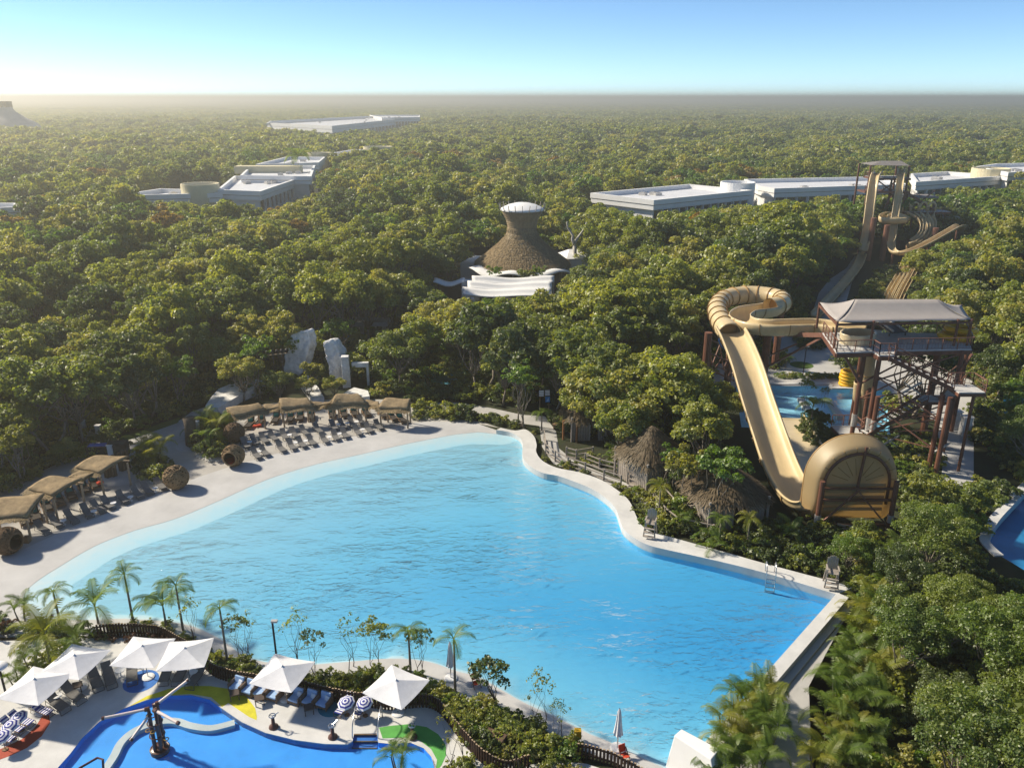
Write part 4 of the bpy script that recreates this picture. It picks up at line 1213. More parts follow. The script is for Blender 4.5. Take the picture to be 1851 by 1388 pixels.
while yv < 330:
    row = 0
    half = yv * 0.66 * 1.05 + 14
    xv = -half
    while xv < half:
        x, y = xv + random.uniform(-1.6, 1.6), yv + random.uniform(-1.6, 1.6)
        cand.append((x, y)); xv += sp_
    yv += sp_
random.shuffle(cand)
single, mass = [], []
for (x, y) in cand:
    if not free(x, y): continue
    px, py = proj(x, y, 0)
    if px < -140 or px > 1990 or py > 1900: continue
    if 770 < px < 1560 and 1062 < py: continue
    f1 = mnoise.noise(Vector((x * 0.035, y * 0.035, 1.3))); f2 = mnoise.noise(Vector((x * 0.05, y * 0.05, 7.7)))
    W_ = [13, 11, 12, 8, 11, 8, 8, 9, 11, 7]
    W_ = [w * (2.2 if (i in (7, 9)) == (f2 < -0.12) else 0.7) * (2.0 if i in (6, 8) and f1 > 0.15 else 1) for i, w in enumerate(W_)]
    k = random.choices(range(10), W_)[0]
    s0 = (random.triangular(0.62, 1.75, 0.98) if y > 70 else random.triangular(0.7, 1.5, 1.0)) * (1.08 + 0.32 * f1)
    if y < 75 and px > 1500: s0 *= 0.76
    if y < 98 and px < 780: s0 *= 0.8
    for f in (1.0, 0.78, 0.6, 0.46):
        s = s0 * f
        if okay(x, y, NEAR[k].R * s * (1.12 if y > 100 else 1.05), 0, NEAR[k].top * s * (1.0 if y > 100 else 1.03)):
            single.append((x, y, s, k, px, py)); break
def seen_size(t):
    return t[2] / math.hypot(t[0], t[1])
single.sort(key=lambda t: -seen_size(t))
inview = [t for t in single if -40 < t[4] < 1890 and t[5] < 1800]
chosen = inview[:285]
ch = set(id(t) for t in chosen)
CL_LOOK = ['broad fine-leaved olive tree', 'tall fine-leaved olive tree', 'wide fine-leaved olive tree', 'dark fine-leaved tree', 'bright green fine-leaved tree', 'yellow-green fine-leaved tree']
CMAP = {0: 0, 1: 1, 2: 2, 3: 1, 4: 0, 5: 2, 6: 4, 7: 3, 8: 5, 9: 3}
todo = {}
for t in chosen:
    x, y, s, k, px, py = t
    close = y < 64 and px > 1300
    lab = (CL_LOOK[CMAP[k]] if close else LOOK[k]) + ' ' + region(px, py)
    todo.setdefault(lab, []).append((px, t, close))
NTH = ['first', 'second', 'third', 'fourth', 'fifth', 'sixth', 'seventh', 'eighth', 'ninth', 'tenth', 'eleventh', 'twelfth', 'thirteenth', 'fourteenth', 'fifteenth', 'sixteenth', 'seventeenth', 'eighteenth', 'nineteenth', 'twentieth']
for lab in todo:
    lst = sorted(todo[lab], key=lambda q: q[0])
    for j, (px, t, close) in enumerate(lst):
        x, y, s, k, px, py = t
        l2 = lab if len(lst) == 1 else lab + ', ' + ('last' if j == len(lst) - 1 and j > 0 else NTH[min(j, 19)]) + ' from left'
        plant(CLOSE[CMAP[k]] if close else NEAR[k], x, y, s, random.uniform(0, 6.28), l2)
midpts = []
MIDX = {6: 6, 8: 6, 7: 4, 9: 4}
for t in single:
    if id(t) in ch: continue
    x, y, s, k, px, py = t
    mi = MIDX.get(k, random.choice([0, 1, 2, 3, 5]))
    if random.random() < 0.035 and y > 90: mi = 7
    midpts.append((x, y, random.uniform(-0.6, 0.2) * s, s * 1.02, random.uniform(0, 6.28), mi))
# beyond 330 m
lowpts = []
yv = 330.0
while yv < 900:
    half = yv * 0.66 * 1.05 + 20; xv = -half
    st = 5.6 if yv < 520 else 7.2
    while xv < half:
        x, y = xv + random.uniform(-2.2, 2.2), yv + random.uniform(-2.2, 2.2)
        s = random.triangular(0.6, 1.7, 0.95) * (1.05 + 0.35 * mnoise.noise(Vector((x * 0.012, y * 0.012, 3.1))))
        if not any(inside(x, y, p) for p in BLD_NOGROW) and okay(x, y, 4.4 * s, 0, 7.4 * s):
            lowpts.append((x, y, random.uniform(-1.2, 0.4), s, random.uniform(0, 6.28), random.choices(range(5), [3, 3, 3, 3, 2])[0]))
        xv += st
    yv += st
patpts = []
yv = 915.0
while yv < 5200:
    half = yv * 0.68 + 60; xv = -half
    st = 26 if yv < 2000 else 34
    while xv < half:
        x, y = xv + random.uniform(-8, 8), yv + random.uniform(-8, 8)
        patpts.append((x, y, random.uniform(-1.5, 0.6) + 1.2 * mnoise.noise(Vector((x * 0.004, y * 0.004, 0))), random.uniform(0.75, 1.25), random.choice([0, 1.57, 3.14, 4.71]) + random.uniform(-.3, .3), random.randrange(4)))
        xv += st
    yv += st
scatter('jungle_forest', midpts, mids, 'dense jungle canopy of countless olive and green tree crowns', 'forest')
scatter('distant_forest', lowpts, lows, 'hazy jungle canopy beyond the white buildings', 'forest')
scatter('horizon_forest', patpts, pats, 'flat sea of jungle reaching to the horizon', 'forest')
# canopy sheet past the last trees
def far_canopy():
    xs_ = np.linspace(-1, 1, 161); ys_ = np.geomspace(5000, 38000, 70)
    V, Fc = [], []
    rg = np.random.default_rng(3)
    for y in ys_:
        for x in xs_:
            V.append((x * y * 0.72, y, 6.5 + rg.normal() * 0.9))
    n = len(xs_)
    for i in range(len(ys_) - 1):
        for k in range(n - 1):
            Fc.append((i * n + k, i * n + k + 1, (i + 1) * n + k + 1, (i + 1) * n + k))
    me = bpy.data.meshes.new('far_canopy'); me.from_pydata(V, [], Fc)
    me.materials.append(M('far_canopy_leaf', (0.045, 0.058, 0.02), 1.0, 0.35, 0.02, detail=8))
    tag(put('far_canopy', me), kind='structure')
far_canopy()
# undergrowth along the jungle floor and the edges of the clearings
shr = []
def low_ok(x, y, h):
    for poly, dist in KEEP:
        if y > dist: continue
        for z in (0.05, h):
            px, py = proj(x, y, z)
            if inside(px, py, poly): return False
    return True
yv = 24.0
while yv < 150:
    half = yv * 0.7 + 12; xv = -half
    st = 1.25 if yv < 100 else 2.0
    while xv < half:
        x, y = xv + random.uniform(-.6, .6), yv + random.uniform(-.6, .6)
        xv += st
        if not free(x, y): continue
        px, py = proj(x, y, 0)
        if 770 < px < 1560 and 1062 < py: continue
        s = random.uniform(0.7, 1.5)
        for f in (1, 0.6, 0.35):
            if low_ok(x, y, 1.3 * s * f):
                shr.append((x, y, -0.1, s * f, random.uniform(0, 6.28), random.choices(range(5), [3, 3, 3, 1.2, 2])[0])); break
    yv += st
scatter('undergrowth', shr, shrubs, 'low leafy undergrowth under the jungle trees', 'undergrowth')

# ================================================================== WATER SLIDES
def sweep(path, prof, twist=None, closed_prof=True, scale=None):
    """loft of a profile (s, u) along a path; s to the right of travel, u upward"""
    P = [Vector(p) for p in path]; rings = []
    m = len(P)
    for i, p in enumerate(P):
        T = (P[min(i + 1, m - 1)] - P[max(i - 1, 0)]).normalized()
        S = T.cross(Vector((0, 0, 1)))
        S = S.normalized() if S.length > 1e-4 else Vector((1, 0, 0))
        U = S.cross(T).normalized()
        tw = twist[i] if twist is not None else 0.0
        S2 = S * math.cos(tw) + U * math.sin(tw); U2 = U * math.cos(tw) - S * math.sin(tw)
        k = scale[i] if scale is not None else 1.0
        rings.append([p + S2 * (a * k) + U2 * (c * k) for a, c in prof])
    return rings
def gutter(r, a0, a1, t=0.1, n=14):
    inn = [(r * math.cos(R_(a0 + (a1 - a0) * i / n)), r * math.sin(R_(a0 + (a1 - a0) * i / n))) for i in range(n + 1)]
    out = [((r + t) * math.cos(R_(a0 + (a1 - a0) * i / n)), (r + t) * math.sin(R_(a0 + (a1 - a0) * i / n))) for i in range(n + 1)]
    return inn + list(reversed(out))
def trough(w, h, t=0.1, c=0.45):
    """flat bottomed channel with curved-up sides and outward lips"""
    inn = [(-w - 0.12, h), (-w, h), (-w, h * 0.6), (-w + c * 0.25, c * 0.28), (-w + c, 0.0), (0, -0.03), (w - c, 0.0), (w - c * 0.25, c * 0.28), (w, h * 0.6), (w, h), (w + 0.12, h)]
    out = [(x * 1.0 + (t if x > 0 else -t if x < 0 else 0), y - t) for x, y in inn]
    return inn + list(reversed(out))
def part_sweep(name, path, prof, mat, root, twist=None, cap=True):
    b = MB(); b.loft(sweep(path, prof, twist), closed=True, cap=cap)
    o = b.build(name, mat, root, smooth=True)
    return o
def shade_auto(o, ang=40):
    me = o.data
    for p in me.polygons: p.use_smooth = True
    try:
        me.set_sharp_from_angle(angle=R_(ang))
    except Exception:
        pass
def rings_along(path, every, prof, root, name='flange', mat=TAN_D, w=0.08, twist=None):
    acc = 0.0; last = Vector(path[0])
    for i in range(1, len(path) - 1):
        p = Vector(path[i]); acc += (p - last).length; last = p
        if acc >= every:
            acc = 0.0
            T = (Vector(path[i + 1]) - Vector(path[i - 1])).normalized()
            seg = [p - T * w / 2, p + T * w / 2]
            b = MB(); b.loft(sweep(seg, prof, None if twist is None else [twist[i]] * 2), closed=True, cap=True); b.build(name, mat, root)
root = empty('raft_slide', (22.3, 66, 0), 0, 'big tan raft slide with a coiled tube, long chute and curved end wall', 'water slide')
root.location = (0, 0, 0)
CO = [((1560, 598), 9.95), ((1520, 592), 9.9), ((1480, 586), 9.8), ((1440, 586), 9.7), ((1395, 587), 9.55), ((1355, 583), 9.4), ((1337, 573), 9.25), ((1350, 562), 9.1), ((1384, 557), 9.0), ((1410, 551), 8.95), ((1412, 542), 8.9),
      ((1388, 535.5), 8.85), ((1350, 533), 8.8), ((1312, 540), 8.75), ((1297, 556), 8.7), ((1303, 580), 8.6), ((1318, 602), 8.4)]
cp_ = catmull([G(a[0], a[1], z) for a, z in CO], 8)
i_mouth, i_end = 8 * 8 + 2, len(cp_)
part_sweep('start_channel', cp_[:i_mouth + 3], gutter(1.05, 165, 375), TAN, root)
rings_along(cp_[:i_mouth], 2.3, [(a * 1.05, c * 1.05) for a, c in gutter(1.08, 168, 372, 0.07, 12)], root)
tube_ring = [(1.05 * math.cos(k * math.pi / 9), 1.05 * math.sin(k * math.pi / 9)) for k in range(18)]
b = MB(); rg_ = sweep(cp_[i_mouth:], tube_ring); b.loft(rg_, closed=True); rg2 = sweep(cp_[i_mouth:], [(a * 0.93, c * 0.93) for a, c in tube_ring]); b.loft([list(reversed(r)) for r in rg2], closed=True)
b.build('coil_tube', TAN, root, smooth=True)
tr = [(1.16 * math.cos(k * math.pi / 9), 1.16 * math.sin(k * math.pi / 9)) for k in range(18)]
rings_along(cp_[i_mouth - 1:], 1.5, tr, root, 'flange', TAN_D, 0.09)
# raised half pipe at the mouth of the tube
P16 = cp_[-1]
CH_PTS = [P16, Vector((22.25, P16.y - 2.5, 7.85)), Vector((22.3, 72, 6.55)), Vector((22.35, 68, 4.6)), Vector((22.4, 64, 2.85)), Vector((22.4, 60.2, 1.5)), Vector((22.5, 57.2, 0.95)), Vector((22.8, 55.3, 0.95)), Vector((23.3, 54.2, 1.5))]
chp = catmull(CH_PTS, 8)
part_sweep('chute', chp, trough(1.35, 0.85, 0.1, 0.75), TAN, root)
rings_along(chp, 2.3, [(a * 1.0, c - 0.06) for a, c in trough(1.42, 0.86, 0.12, 0.7)], root, 'flange', TAN_D, 0.08)
b = MB(); hood = sweep(cp_[-4:] + chp[1:7], gutter(1.1, -20, 200, 0.08, 16)); b.loft(hood[:5], closed=True, cap=True); b.build('tube_lip', TAN, root, smooth=True)
# end wall: a dished shell, seen from behind
WX, WW, WY = 25.75, 3.35, 53.6
def wall_pt(u, t, push=0.0):
    top = 3.9 + 3.35 * math.sqrt(max(0.0, 1 - u * u))
    z = 0.25 + t * (top - 0.25)
    x = WX + u * WW
    s = min((1 - abs(u)) * WW, (top - z) * 1.0) if z > 3.9 else (1 - abs(u)) * WW
    if z > 3.9:
        s = max(0.0, 3.35 - math.hypot((x - WX), (z - 3.9)))
    y = WY
    if s < 0.85:
        q = 1 - s / 0.85
        y += -0.16 * math.sin(min(1.0, q * 1.5) * math.pi) + 1.4 * max(0.0, (q - 0.4) / 0.6) ** 2
    if z < 2.6: y += 2.4 * (1 - math.sqrt(max(0.0, 1 - (1 - z / 2.6) ** 2)))
    return Vector((x, y + push, z))
us = [math.sin(R_(-90 + 180 * i / 40)) for i in range(41)]
rows = [[wall_pt(u, t) for u in us] for t in [math.sin(R_(90 * k / 26)) for k in range(27)]]
b = MB(); b.loft(rows); o = b.build('end_wall', TAN_T, root, smooth=True)
sm = o.modifiers.new('thick', 'SOLIDIFY'); sm.thickness = 0.12; sm.offset = 0
arc = [Vector((WX + 2.42 * math.cos(R_(a)), WY - 0.12, 3.9 + 2.42 * math.sin(R_(a)))) for a in range(0, 181, 9)]
b = MB(); b.tube([Vector((WX + 2.42, WY - 0.12, 2.2))] + arc + [Vector((WX - 2.42, WY - 0.12, 2.2))], 0.12, 8); b.build('arch_pipe', RUST, root, smooth=True)
edge = [wall_pt(math.cos(R_(a)), 1.0) for a in range(0, 181, 6)]
edge = [Vector((WX + WW, edge[0].y, z)) for z in (0.4, 1.5, 2.7)] + edge + [Vector((WX - WW, edge[-1].y, z)) for z in (2.7, 1.5, 0.4)]
b = MB(); b.tube(edge, 0.10, 6); b.build('rim_lip', TAN_D, root, smooth=True)
for a in range(8, 173, 18):
    sp_l = []
    for rr_k in (2.5, 2.7, 2.9, 3.05, 3.2, 3.32):
        x_, z_ = WX + rr_k * math.cos(R_(a)), 3.9 + rr_k * math.sin(R_(a))
        s_ = 3.35 - rr_k; q_ = max(0.0, 1 - s_ / 0.85)
        y_ = WY + (-0.16 * math.sin(min(1.0, q_ * 1.5) * math.pi) + 1.4 * max(0.0, (q_ - 0.4) / 0.6) ** 2 if s_ < 0.85 else 0)
        sp_l.append((x_, y_ - 0.07, z_))
    b = MB(); b.tube(sp_l, 0.035, 5); b.build('band_seam', TAN_D, root)
for a in range(20, 161, 20):
    b = MB(); b.bar((WX + 0.7 * math.cos(R_(a)), WY - 0.05, 3.9 + 0.7 * math.sin(R_(a))), (WX + 2.05 * math.cos(R_(a)), WY - 0.05, 3.9 + 2.05 * math.sin(R_(a))), 0.045, 0.06); b.build('radial_seam', TAN_D, root)
for k in range(5):
    b = MB(); b.box((WX, WY - 0.06, 3.75 - k * 0.5), (4.4, 0.12, 0.22)); b.build('panel_rib', TAN_T, root)
b = MB(); b.bar((WX + 0.05, WY - 0.22, 3.6), (WX + 0.25, WY - 0.2, 6.9), 0.16); b.build('spine', RUST, root)
for z in (3.65, 2.7, 0.6):
    b = MB(); b.bar((WX - 2.75, WY - 0.45, z), (WX + 2.75, WY - 0.45, z), 0.17); b.build('cross_beam', RUST, root)
for s in (-1, 1):
    b = MB(); b.bar((WX + s * 2.6, WY - 0.5, 0.55), (WX - s * 0.1, WY - 0.52, 3.6), 0.12); b.build('brace', RUST_L, root)
    b = MB(); b.bar((WX + s * 1.5, WY - 0.6, 0.2), (WX - s * 1.2, WY - 0.6, 0.75), 0.14); b.build('foot_brace', GALV, root)
    b = MB(); b.cyl((WX + s * 2.75, WY - 0.55, -0.3), (WX + s * 2.75, WY - 0.55, 4.3), 0.19, 10); pc = b.build('post', RUST, root)
    b = MB(); b.cyl((WX + s * 2.75, WY - 0.55, 0.9), (WX + s * 2.75, WY - 0.55, 1.5), 0.235, 10); b.cyl((WX + s * 2.75, WY - 0.55, -0.2), (WX + s * 2.75, WY - 0.55, 0.35), 0.235, 10); b.build('wrap', GALV, pc)
# run-out sheet back to the splash pool
ro = catmull([Vector((25.2, 56.0, 0.7)), Vector((25.9, 60, 0.55)), Vector((26.9, 68, 0.45)), Vector((27.9, 75.5, 0.25))], 6)
part_sweep('run_out', ro, trough(1.75, 0.45, 0.1, 0.25), TAN_L, root)
for k in range(5):
    b = MB(); b.box((25.4 + 0.1 * k, 57.0 + 0.35 * k, 1.15 - 0.13 * k), (3.0, 0.34, 0.1)); b.build('step_board', TAN_D, root)
# supports of the coil
for (px, top, Y) in ((1281, 601, 82), (1389, 598, 80.5), (1357, 592, 87), (1322, 615, 84), (1412, 560, 92)):
    p = GY(px, top, Y)
    b = MB(); b.cyl((p.x, Y, -0.3), (p.x, Y, p.z), 0.42, 12); b.build('column', RUST, root, smooth=False)
def truss(a, c, h, n, root, r=0.07):
    a, c = Vector(a), Vector(c); dn = Vector((0, 0, -h))
    for q in (Vector((0, 0, 0)), dn):
        b = MB(); b.bar(a + q, c + q, r * 2.2); b.build('truss_chord', RUST_L, root)
    for k in range(n):
        p, q = a.lerp(c, k / n), a.lerp(c, (k + 1) / n)
        b = MB(); b.bar(p + (dn if k % 2 else Vector()), q + (Vector() if k % 2 else dn), r * 1.6); b.build('truss_web', RUST_L, root)
A = GY(1281, 612, 82); Bq = GY(1322, 632, 84); Cq = GY(1389, 604, 80.5); Dq = GY(1357, 600, 87)
truss(A, Bq, 2.6, 4, root); truss(A + Vector((0, 0, -1.5)), GY(1330, 660, 82), 1.8, 4, root); truss(Bq, Dq, 1.4, 3, root)
E = GY(1497, 606, 72.5)
b = MB(); b.bar(Cq, E, 0.3, 0.42); b.build('beam', RUST_L, root)
b = MB(); b.bar(GY(1389, 662, 80.5), GY(1488, 609, 73.2), 0.2); b.build('brace', RUST_L, root)
b = MB(); b.bar(GY(1440, 622, 77), Cq + Vector((0, 0, -2.5)), 0.16); b.build('brace', RUST_L, root)
# blue hose hanging off the tube
b = MB(); b.tube(catmull([GY(1303, 606, 79.0), GY(1300, 615, 79), GY(1306, 628, 79), GY(1316, 634, 79)], 4), 0.06, 6); b.build('hose', M('blue_hose', (0.04, 0.14, 0.4), 0.5), root)

# ------------------------------------------------------------------ the tower
T = empty('slide_tower', (0, 0, 0), 0, 'rust brown steel slide tower with a taupe shade cloth and zigzag stairs', 'slide tower')
PZ = 10.0
plat_px = [(1487, 601), (1512, 637), (1578, 635), (1589, 642), (1617, 642), (1621, 633), (1757, 631), (1744, 604), (1640, 601)]
plat = GL(plat_px, PZ)
slab('platform_deck', plat, PZ - 0.12, PZ, GRATE, parent=T)
b = MB(); n = len(plat)
for i in range(n):
    p, q = plat[i], plat[(i + 1) % n]
    b.bar((p.x, p.y, PZ - 0.3), (q.x, q.y, PZ - 0.3), 0.16, 0.36)
b.build('edge_beam', RUST, T)
bmod = MB()
def rail(pts, root, h=1.05, step=1.4, name='railing', mat=None, infill=True):
    pts = [Vector(p) for p in pts]
    for k in range(len(pts) - 1):
        a, c = pts[k], pts[k + 1]; L = (c - a).length; m = max(1, int(round(L / step)))
        b = MB()
        for hh, w in ((h, 0.07), (h * 0.55, 0.03), (0.12, 0.03)):
            b.bar(a + Vector((0, 0, hh)), c + Vector((0, 0, hh)), w)
        if infill:
            nb = int(L / 0.28)
            for i in range(1, nb):
                p = a.lerp(c, i / nb); b.bar(p + Vector((0, 0, 0.12)), p + Vector((0, 0, h)), 0.016)
        r = b.build(name, mat or RUST_L, root)
        for i in range(m + 1):
            p = a.lerp(c, i / m); b = MB(); b.bar(p, p + Vector((0, 0, h)), 0.07); b.build('rail_post', mat or RUST_L, r)
rail([plat[0], plat[1], plat[2], plat[3], plat[4]], T)
rail([plat[5], plat[6], plat[7]], T)
rail([plat[7], plat[8]], T)
# shade cloth
EZ, RZ = 12.45, 14.0
fl, fr = G(1514, 581, EZ), G(1757, 577, EZ); bl, brr = G(1482, 547, EZ), G(1738, 551, EZ)
rl, rr_ = GY(1546, 541, 71.3), GY(1696, 541, 71.3); rl.z = rr_.z = (rl.z + rr_.z) / 2
rows = []
NU = 24
for t in np.linspace(0, 1, 13):
    row = []
    for i in range(NU + 1):
        u = i / NU
        f, bk, rd = fl.lerp(fr, u), bl.lerp(brr, u), rl.lerp(rr_, u)
        p = f.lerp(rd, t * 2) if t < 0.5 else rd.lerp(bk, t * 2 - 1)
        p.z -= 0.28 * math.sin(math.pi * ((t * 2) % 1.0)) + 0.10 * abs(math.sin(u * math.pi * 3)) * (1 if t in (0.0, 1.0) else 0)
        row.append(p)
    rows.append(row)
b = MB(); b.loft(rows)
for (f_, r__, k_) in ((fl, rl, bl), (fr, rr_, brr)):
    b.loft([[f_.lerp(k_, i / 8).lerp(r__, t) - Vector((0, 0, 0.22 * math.sin(math.pi * t) + 0.18 * math.sin(math.pi * i / 8) * (1 - t))) for i in range(9)] for t in np.linspace(0, 1, 7)])
o = b.build('shade_cloth', CANVAS, T, smooth=True)
sm = o.modifiers.new('thick', 'SOLIDIFY'); sm.thickness = 0.03
for (a, c) in ((fl, fr), (bl, brr), (fl, bl), (fr, brr)):
    b = MB(); b.bar(a - Vector((0, 0, 0.3)), c - Vector((0, 0, 0.3)), 0.15, 0.18); b.build('canopy_beam', RUST, T)
for p in (fl, fr, bl, brr, fl.lerp(fr, 0.27), fl.lerp(fr, 0.9), bl.lerp(brr, 0.5)):
    b = MB(); b.cyl((p.x, p.y, PZ - 0.05), (p.x, p.y, p.z), 0.12, 8); b.build('canopy_post', RUST, T)
cols = [(1553, 68.2, PZ), (1571, 71.5, PZ), (1581, 67.2, PZ), (1548, 73, PZ), (1684, 71.2, PZ), (1707, 63.6, 7.3), (1722, 63.0, 7.3), (1727, 67.6, PZ), (1735, 72.5, PZ), (1590, 66.6, 6.0)]
colp = []
for i, (px, Y, top) in enumerate(cols):
    p = GY(px, 700, Y)
    rad = 0.33 if i in (4,) else 0.21
    b = MB(); b.cyl((p.x, Y, -0.3), (p.x, Y, top - 0.1), rad, 10); c = b.build('column', RUST, T); colp.append(Vector((p.x, Y, 0)))
    if i in (0, 2, 9):
        b = MB(); b.cyl((p.x, Y, 2.4), (p.x, Y, 3.6), rad + 0.05, 10); b.build('wrap', GALV, c)
def brace(i, z0, j, z1, w=0.12):
    b = MB(); b.bar(colp[i] + Vector((0, 0, z0)), colp[j] + Vector((0, 0, z1)), w); b.build('brace', RUST_L, T)
for (i, j) in ((2, 7), (2, 5), (0, 4), (4, 8)):
    for z in (2.2, 5.0):
        brace(i, z, j, z, 0.08)
    if (i, j) in ((2, 7), (2, 5)):
        brace(i, 2.2, j, 5.0, 0.10); brace(j, 2.2, i, 5.0, 0.10); brace(j, 5.0, i, 7.6, 0.10)
    else:
        brace(i, 5.0, j, 7.6, 0.10)
brace(2, 7.2, 7, 9.6); brace(0, 6.5, 4, 9.6)
for (px, py, Y) in ((1648, 701, 67), (1608, 797, 67), (1645, 832, 65), (1697, 812, 64)):   # pale gusset crosses
    p = GY(px, py, Y)
    b = MB(); b.bar(p + Vector((-.8, 0, -.55)), p + Vector((.8, 0, .55)), 0.2, 0.1); b.bar(p + Vector((-.8, -.01, .55)), p + Vector((.8, -.01, -.55)), 0.2, 0.1); b.build('gusset_cross', GALV, T)
b = MB(); b.bar(GY(1525, 640, 68), GY(1553, 690, 68.2), 0.2); b.build('knee_brace', RUST_L, T)
b = MB(); b.bar(GY(1757, 640, 66.5), GY(1725, 690, 67.6), 0.18); b.build('knee_brace', RUST_L, T)
def flight(a, c, w, root, n=None):
    a, c = Vector(a), Vector(c)
    d = Vector((c.x - a.x, c.y - a.y, 0)); s = Vector((-d.y, d.x, 0)).normalized() * w / 2
    n = n or max(6, int(abs(a.z - c.z) / 0.22))
    f = None
    for q in (s, -s):
        b = MB(); b.bar(a + q, c + q, 0.09, 0.34); f = b.build('stringer', RUST, root)
        b = MB(); b.bar(a + q + Vector((0, 0, 1.0)), c + q + Vector((0, 0, 1.0)), 0.07); b.bar(a + q + Vector((0, 0, .55)), c + q + Vector((0, 0, .55)), 0.03); b.build('hand_rail', RUST_L, root)
        for k in range(0, n + 1, 3):
            p = a.lerp(c, k / n) + q
            b = MB(); b.bar(p, p + Vector((0, 0, 1.0)), 0.05); b.build('baluster', RUST_L, root)
    ang = math.atan2(d.y, d.x)
    tm = MB().box((0, 0, 0), (0.3, w, 0.05)).mesh('tread', GRATE)
    for k in range(n):
        p = a.lerp(c, (k + 0.5) / n); put('tread', tm, root, p, (0, 0, ang))
def landing(p, sx, sy, root, rails=True):
    b = MB(); b.box((p.x, p.y, p.z - 0.05), (sx, sy, 0.1)); b.build('landing', GRATE, root)
    b = MB(); b.box((p.x, p.y, p.z - 0.24), (sx + 0.1, sy + 0.1, 0.26)); b.build('landing_frame', RUST, root)
    if rails:
        c = [Vector((p.x + i * sx / 2, p.y + j * sy / 2, p.z)) for i, j in ((1, -1), (1, 1), (-1, 1))]
        rail(c, root)
L1 = GY(1746, 702, 63.6); L2 = GY(1686, 719, 68.3); L3 = GY(1560, 783, 66.8); L4 = GY(1531, 776, 69.5)
landing(L1, 2.2, 2.0, T); landing(L2, 2.2, 1.6, T); landing(L4, 2.2, 2.0, T)
flight(G(1606, 645, PZ - 0.1), L1 + Vector((-1.0, 0.2, 0)), 1.2, T)
flight(L1 + Vector((-0.3, 0.9, 0)), L2 + Vector((0.9, -0.5, 0)), 1.1, T)
flight(L2 + Vector((-1.0, -0.3, 0)), L3, 1.2, T)
b = MB(); b.cyl((L4.x - 0.8, L4.y, -0.2), (L4.x - 0.8, L4.y, L4.z - 0.1), 0.12, 8); b.build('column', RUST, T)
b = MB(); b.cyl((L4.x + 0.8, L4.y, -0.2), (L4.x + 0.8, L4.y, L4.z - 0.1), 0.12, 8); b.build('column', RUST, T)
b = MB(); b.cyl((L1.x + 0.8, L1.y, -0.2), (L1.x + 0.8, L1.y, L1.z - 0.1), 0.14, 8); b.build('column', RUST, T)
# start tub of the raft slide, conveyor, yellow rafts
tub = G(1549, 618, PZ + 0.05)
S2 = empty('start_tub', (tub.x, tub.y, PZ + 0.003), R_(20), 'pale tan oval launch tub on the tower platform', 'launch tub')
b = MB(); b.lathe([(0.2, 0.12), (1.15, 0.14), (1.25, 0.95), (1.42, 0.98), (1.42, 0.9), (1.34, 0.0)], 28, (0, 0, 0), 0, 2 * math.pi, 1.25, 0.9); b.build('bowl', TAN_L, S2, smooth=True)
cv = G(1607, 600, PZ)
S3 = empty('raft_conveyor', (cv.x, cv.y, PZ + 0.003), R_(8), 'dark grey raft conveyor under the shade cloth', 'conveyor')
b = MB(); b.box((0, 0, 0.55), (1.8, 3.0, 0.14), 0, R_(7)); b.build('belt', ALU, S3)
b = MB(); b.box((-0.6, 0, 0.72), (0.12, 3.1, 0.16), 0, R_(7)); b.box((0.6, 0, 0.72), (0.12, 3.1, 0.16), 0, R_(7)); b.build('side_rail', GALV, S3)
for x in (-0.8, 0.8):
    for y in (-1.3, 1.3):
        b = MB(); b.bar((x, y, 0), (x, y, 0.55 + 0.12 * y), 0.1); b.build('leg', ALU, S3)
rft = G(1726, 613, PZ)
S4 = empty('raft', (rft.x, rft.y, PZ), R_(-35), 'yellow raft lying by the tower railing', 'raft')
def torus(b, c, R, r, n=26, m=10, sx=1.0, tilt=None):
    pts = [(c[0] + R * sx * math.cos(2 * math.pi * k / n), c[1] + R * math.sin(2 * math.pi * k / n), c[2]) for k in range(n)]
    b.tube(pts, r, m, closed=True); return b
b = MB(); torus(b, (0, 0, 0.28), 0.95, 0.26, sx=1.35); torus(b, (0.3, 0.9, 0.8), 0.9, 0.25, sx=1.35); b.build('tube_ring', YEL, S4, smooth=True)
b = MB(); b.box((0, 0, 0.12), (2.4, 1.6, 0.06)); b.build('raft_floor', YEL, S4)
# drop slide inside the tower
D = empty('drop_slide', (0, 0, 0), 0, 'steep narrow tan slide dropping through the tower legs', 'water slide')
dp = catmull([GY(1569, 634, 70.5), GY(1569, 645, 70.8), GY(1568, 690, 71.8), GY(1566, 730, 73), GY(1562, 757, 74.0), Vector((GY(1560, 780, 75).x, 75.5, 0.2))], 6)
part_sweep('trough', dp, gutter(0.55, 175, 365, 0.08, 10), TAN, D)
rings_along(dp, 2.6, gutter(0.6, 175, 365, 0.07, 10), D)
dp2 = catmull([GY(1552, 690, 72.5), GY(1549, 720, 73), GY(1545, 750, 73.5), Vector((GY(1541, 778, 74).x, 74.2, 0.2))], 6)
part_sweep('side_trough', dp2, gutter(0.35, 175, 365, 0.07, 10), TAN, D)
# white stone gate pillars on the tower path
for k, (px, py) in enumerate(((1742, 786), (1723, 775))):
    p = G(px, py)
    b = MB(); b.box((p.x, p.y, 0.9), (0.85, 0.75, 1.9)); b.box((p.x, p.y, 1.92), (1.0, 0.9, 0.14)); tag(b.build('gate_pillar', ROCK, bevel=0.05), ['white stone pillar at the right of the tower path', 'white stone pillar half hidden behind the tower stairs'][k], 'pillar')
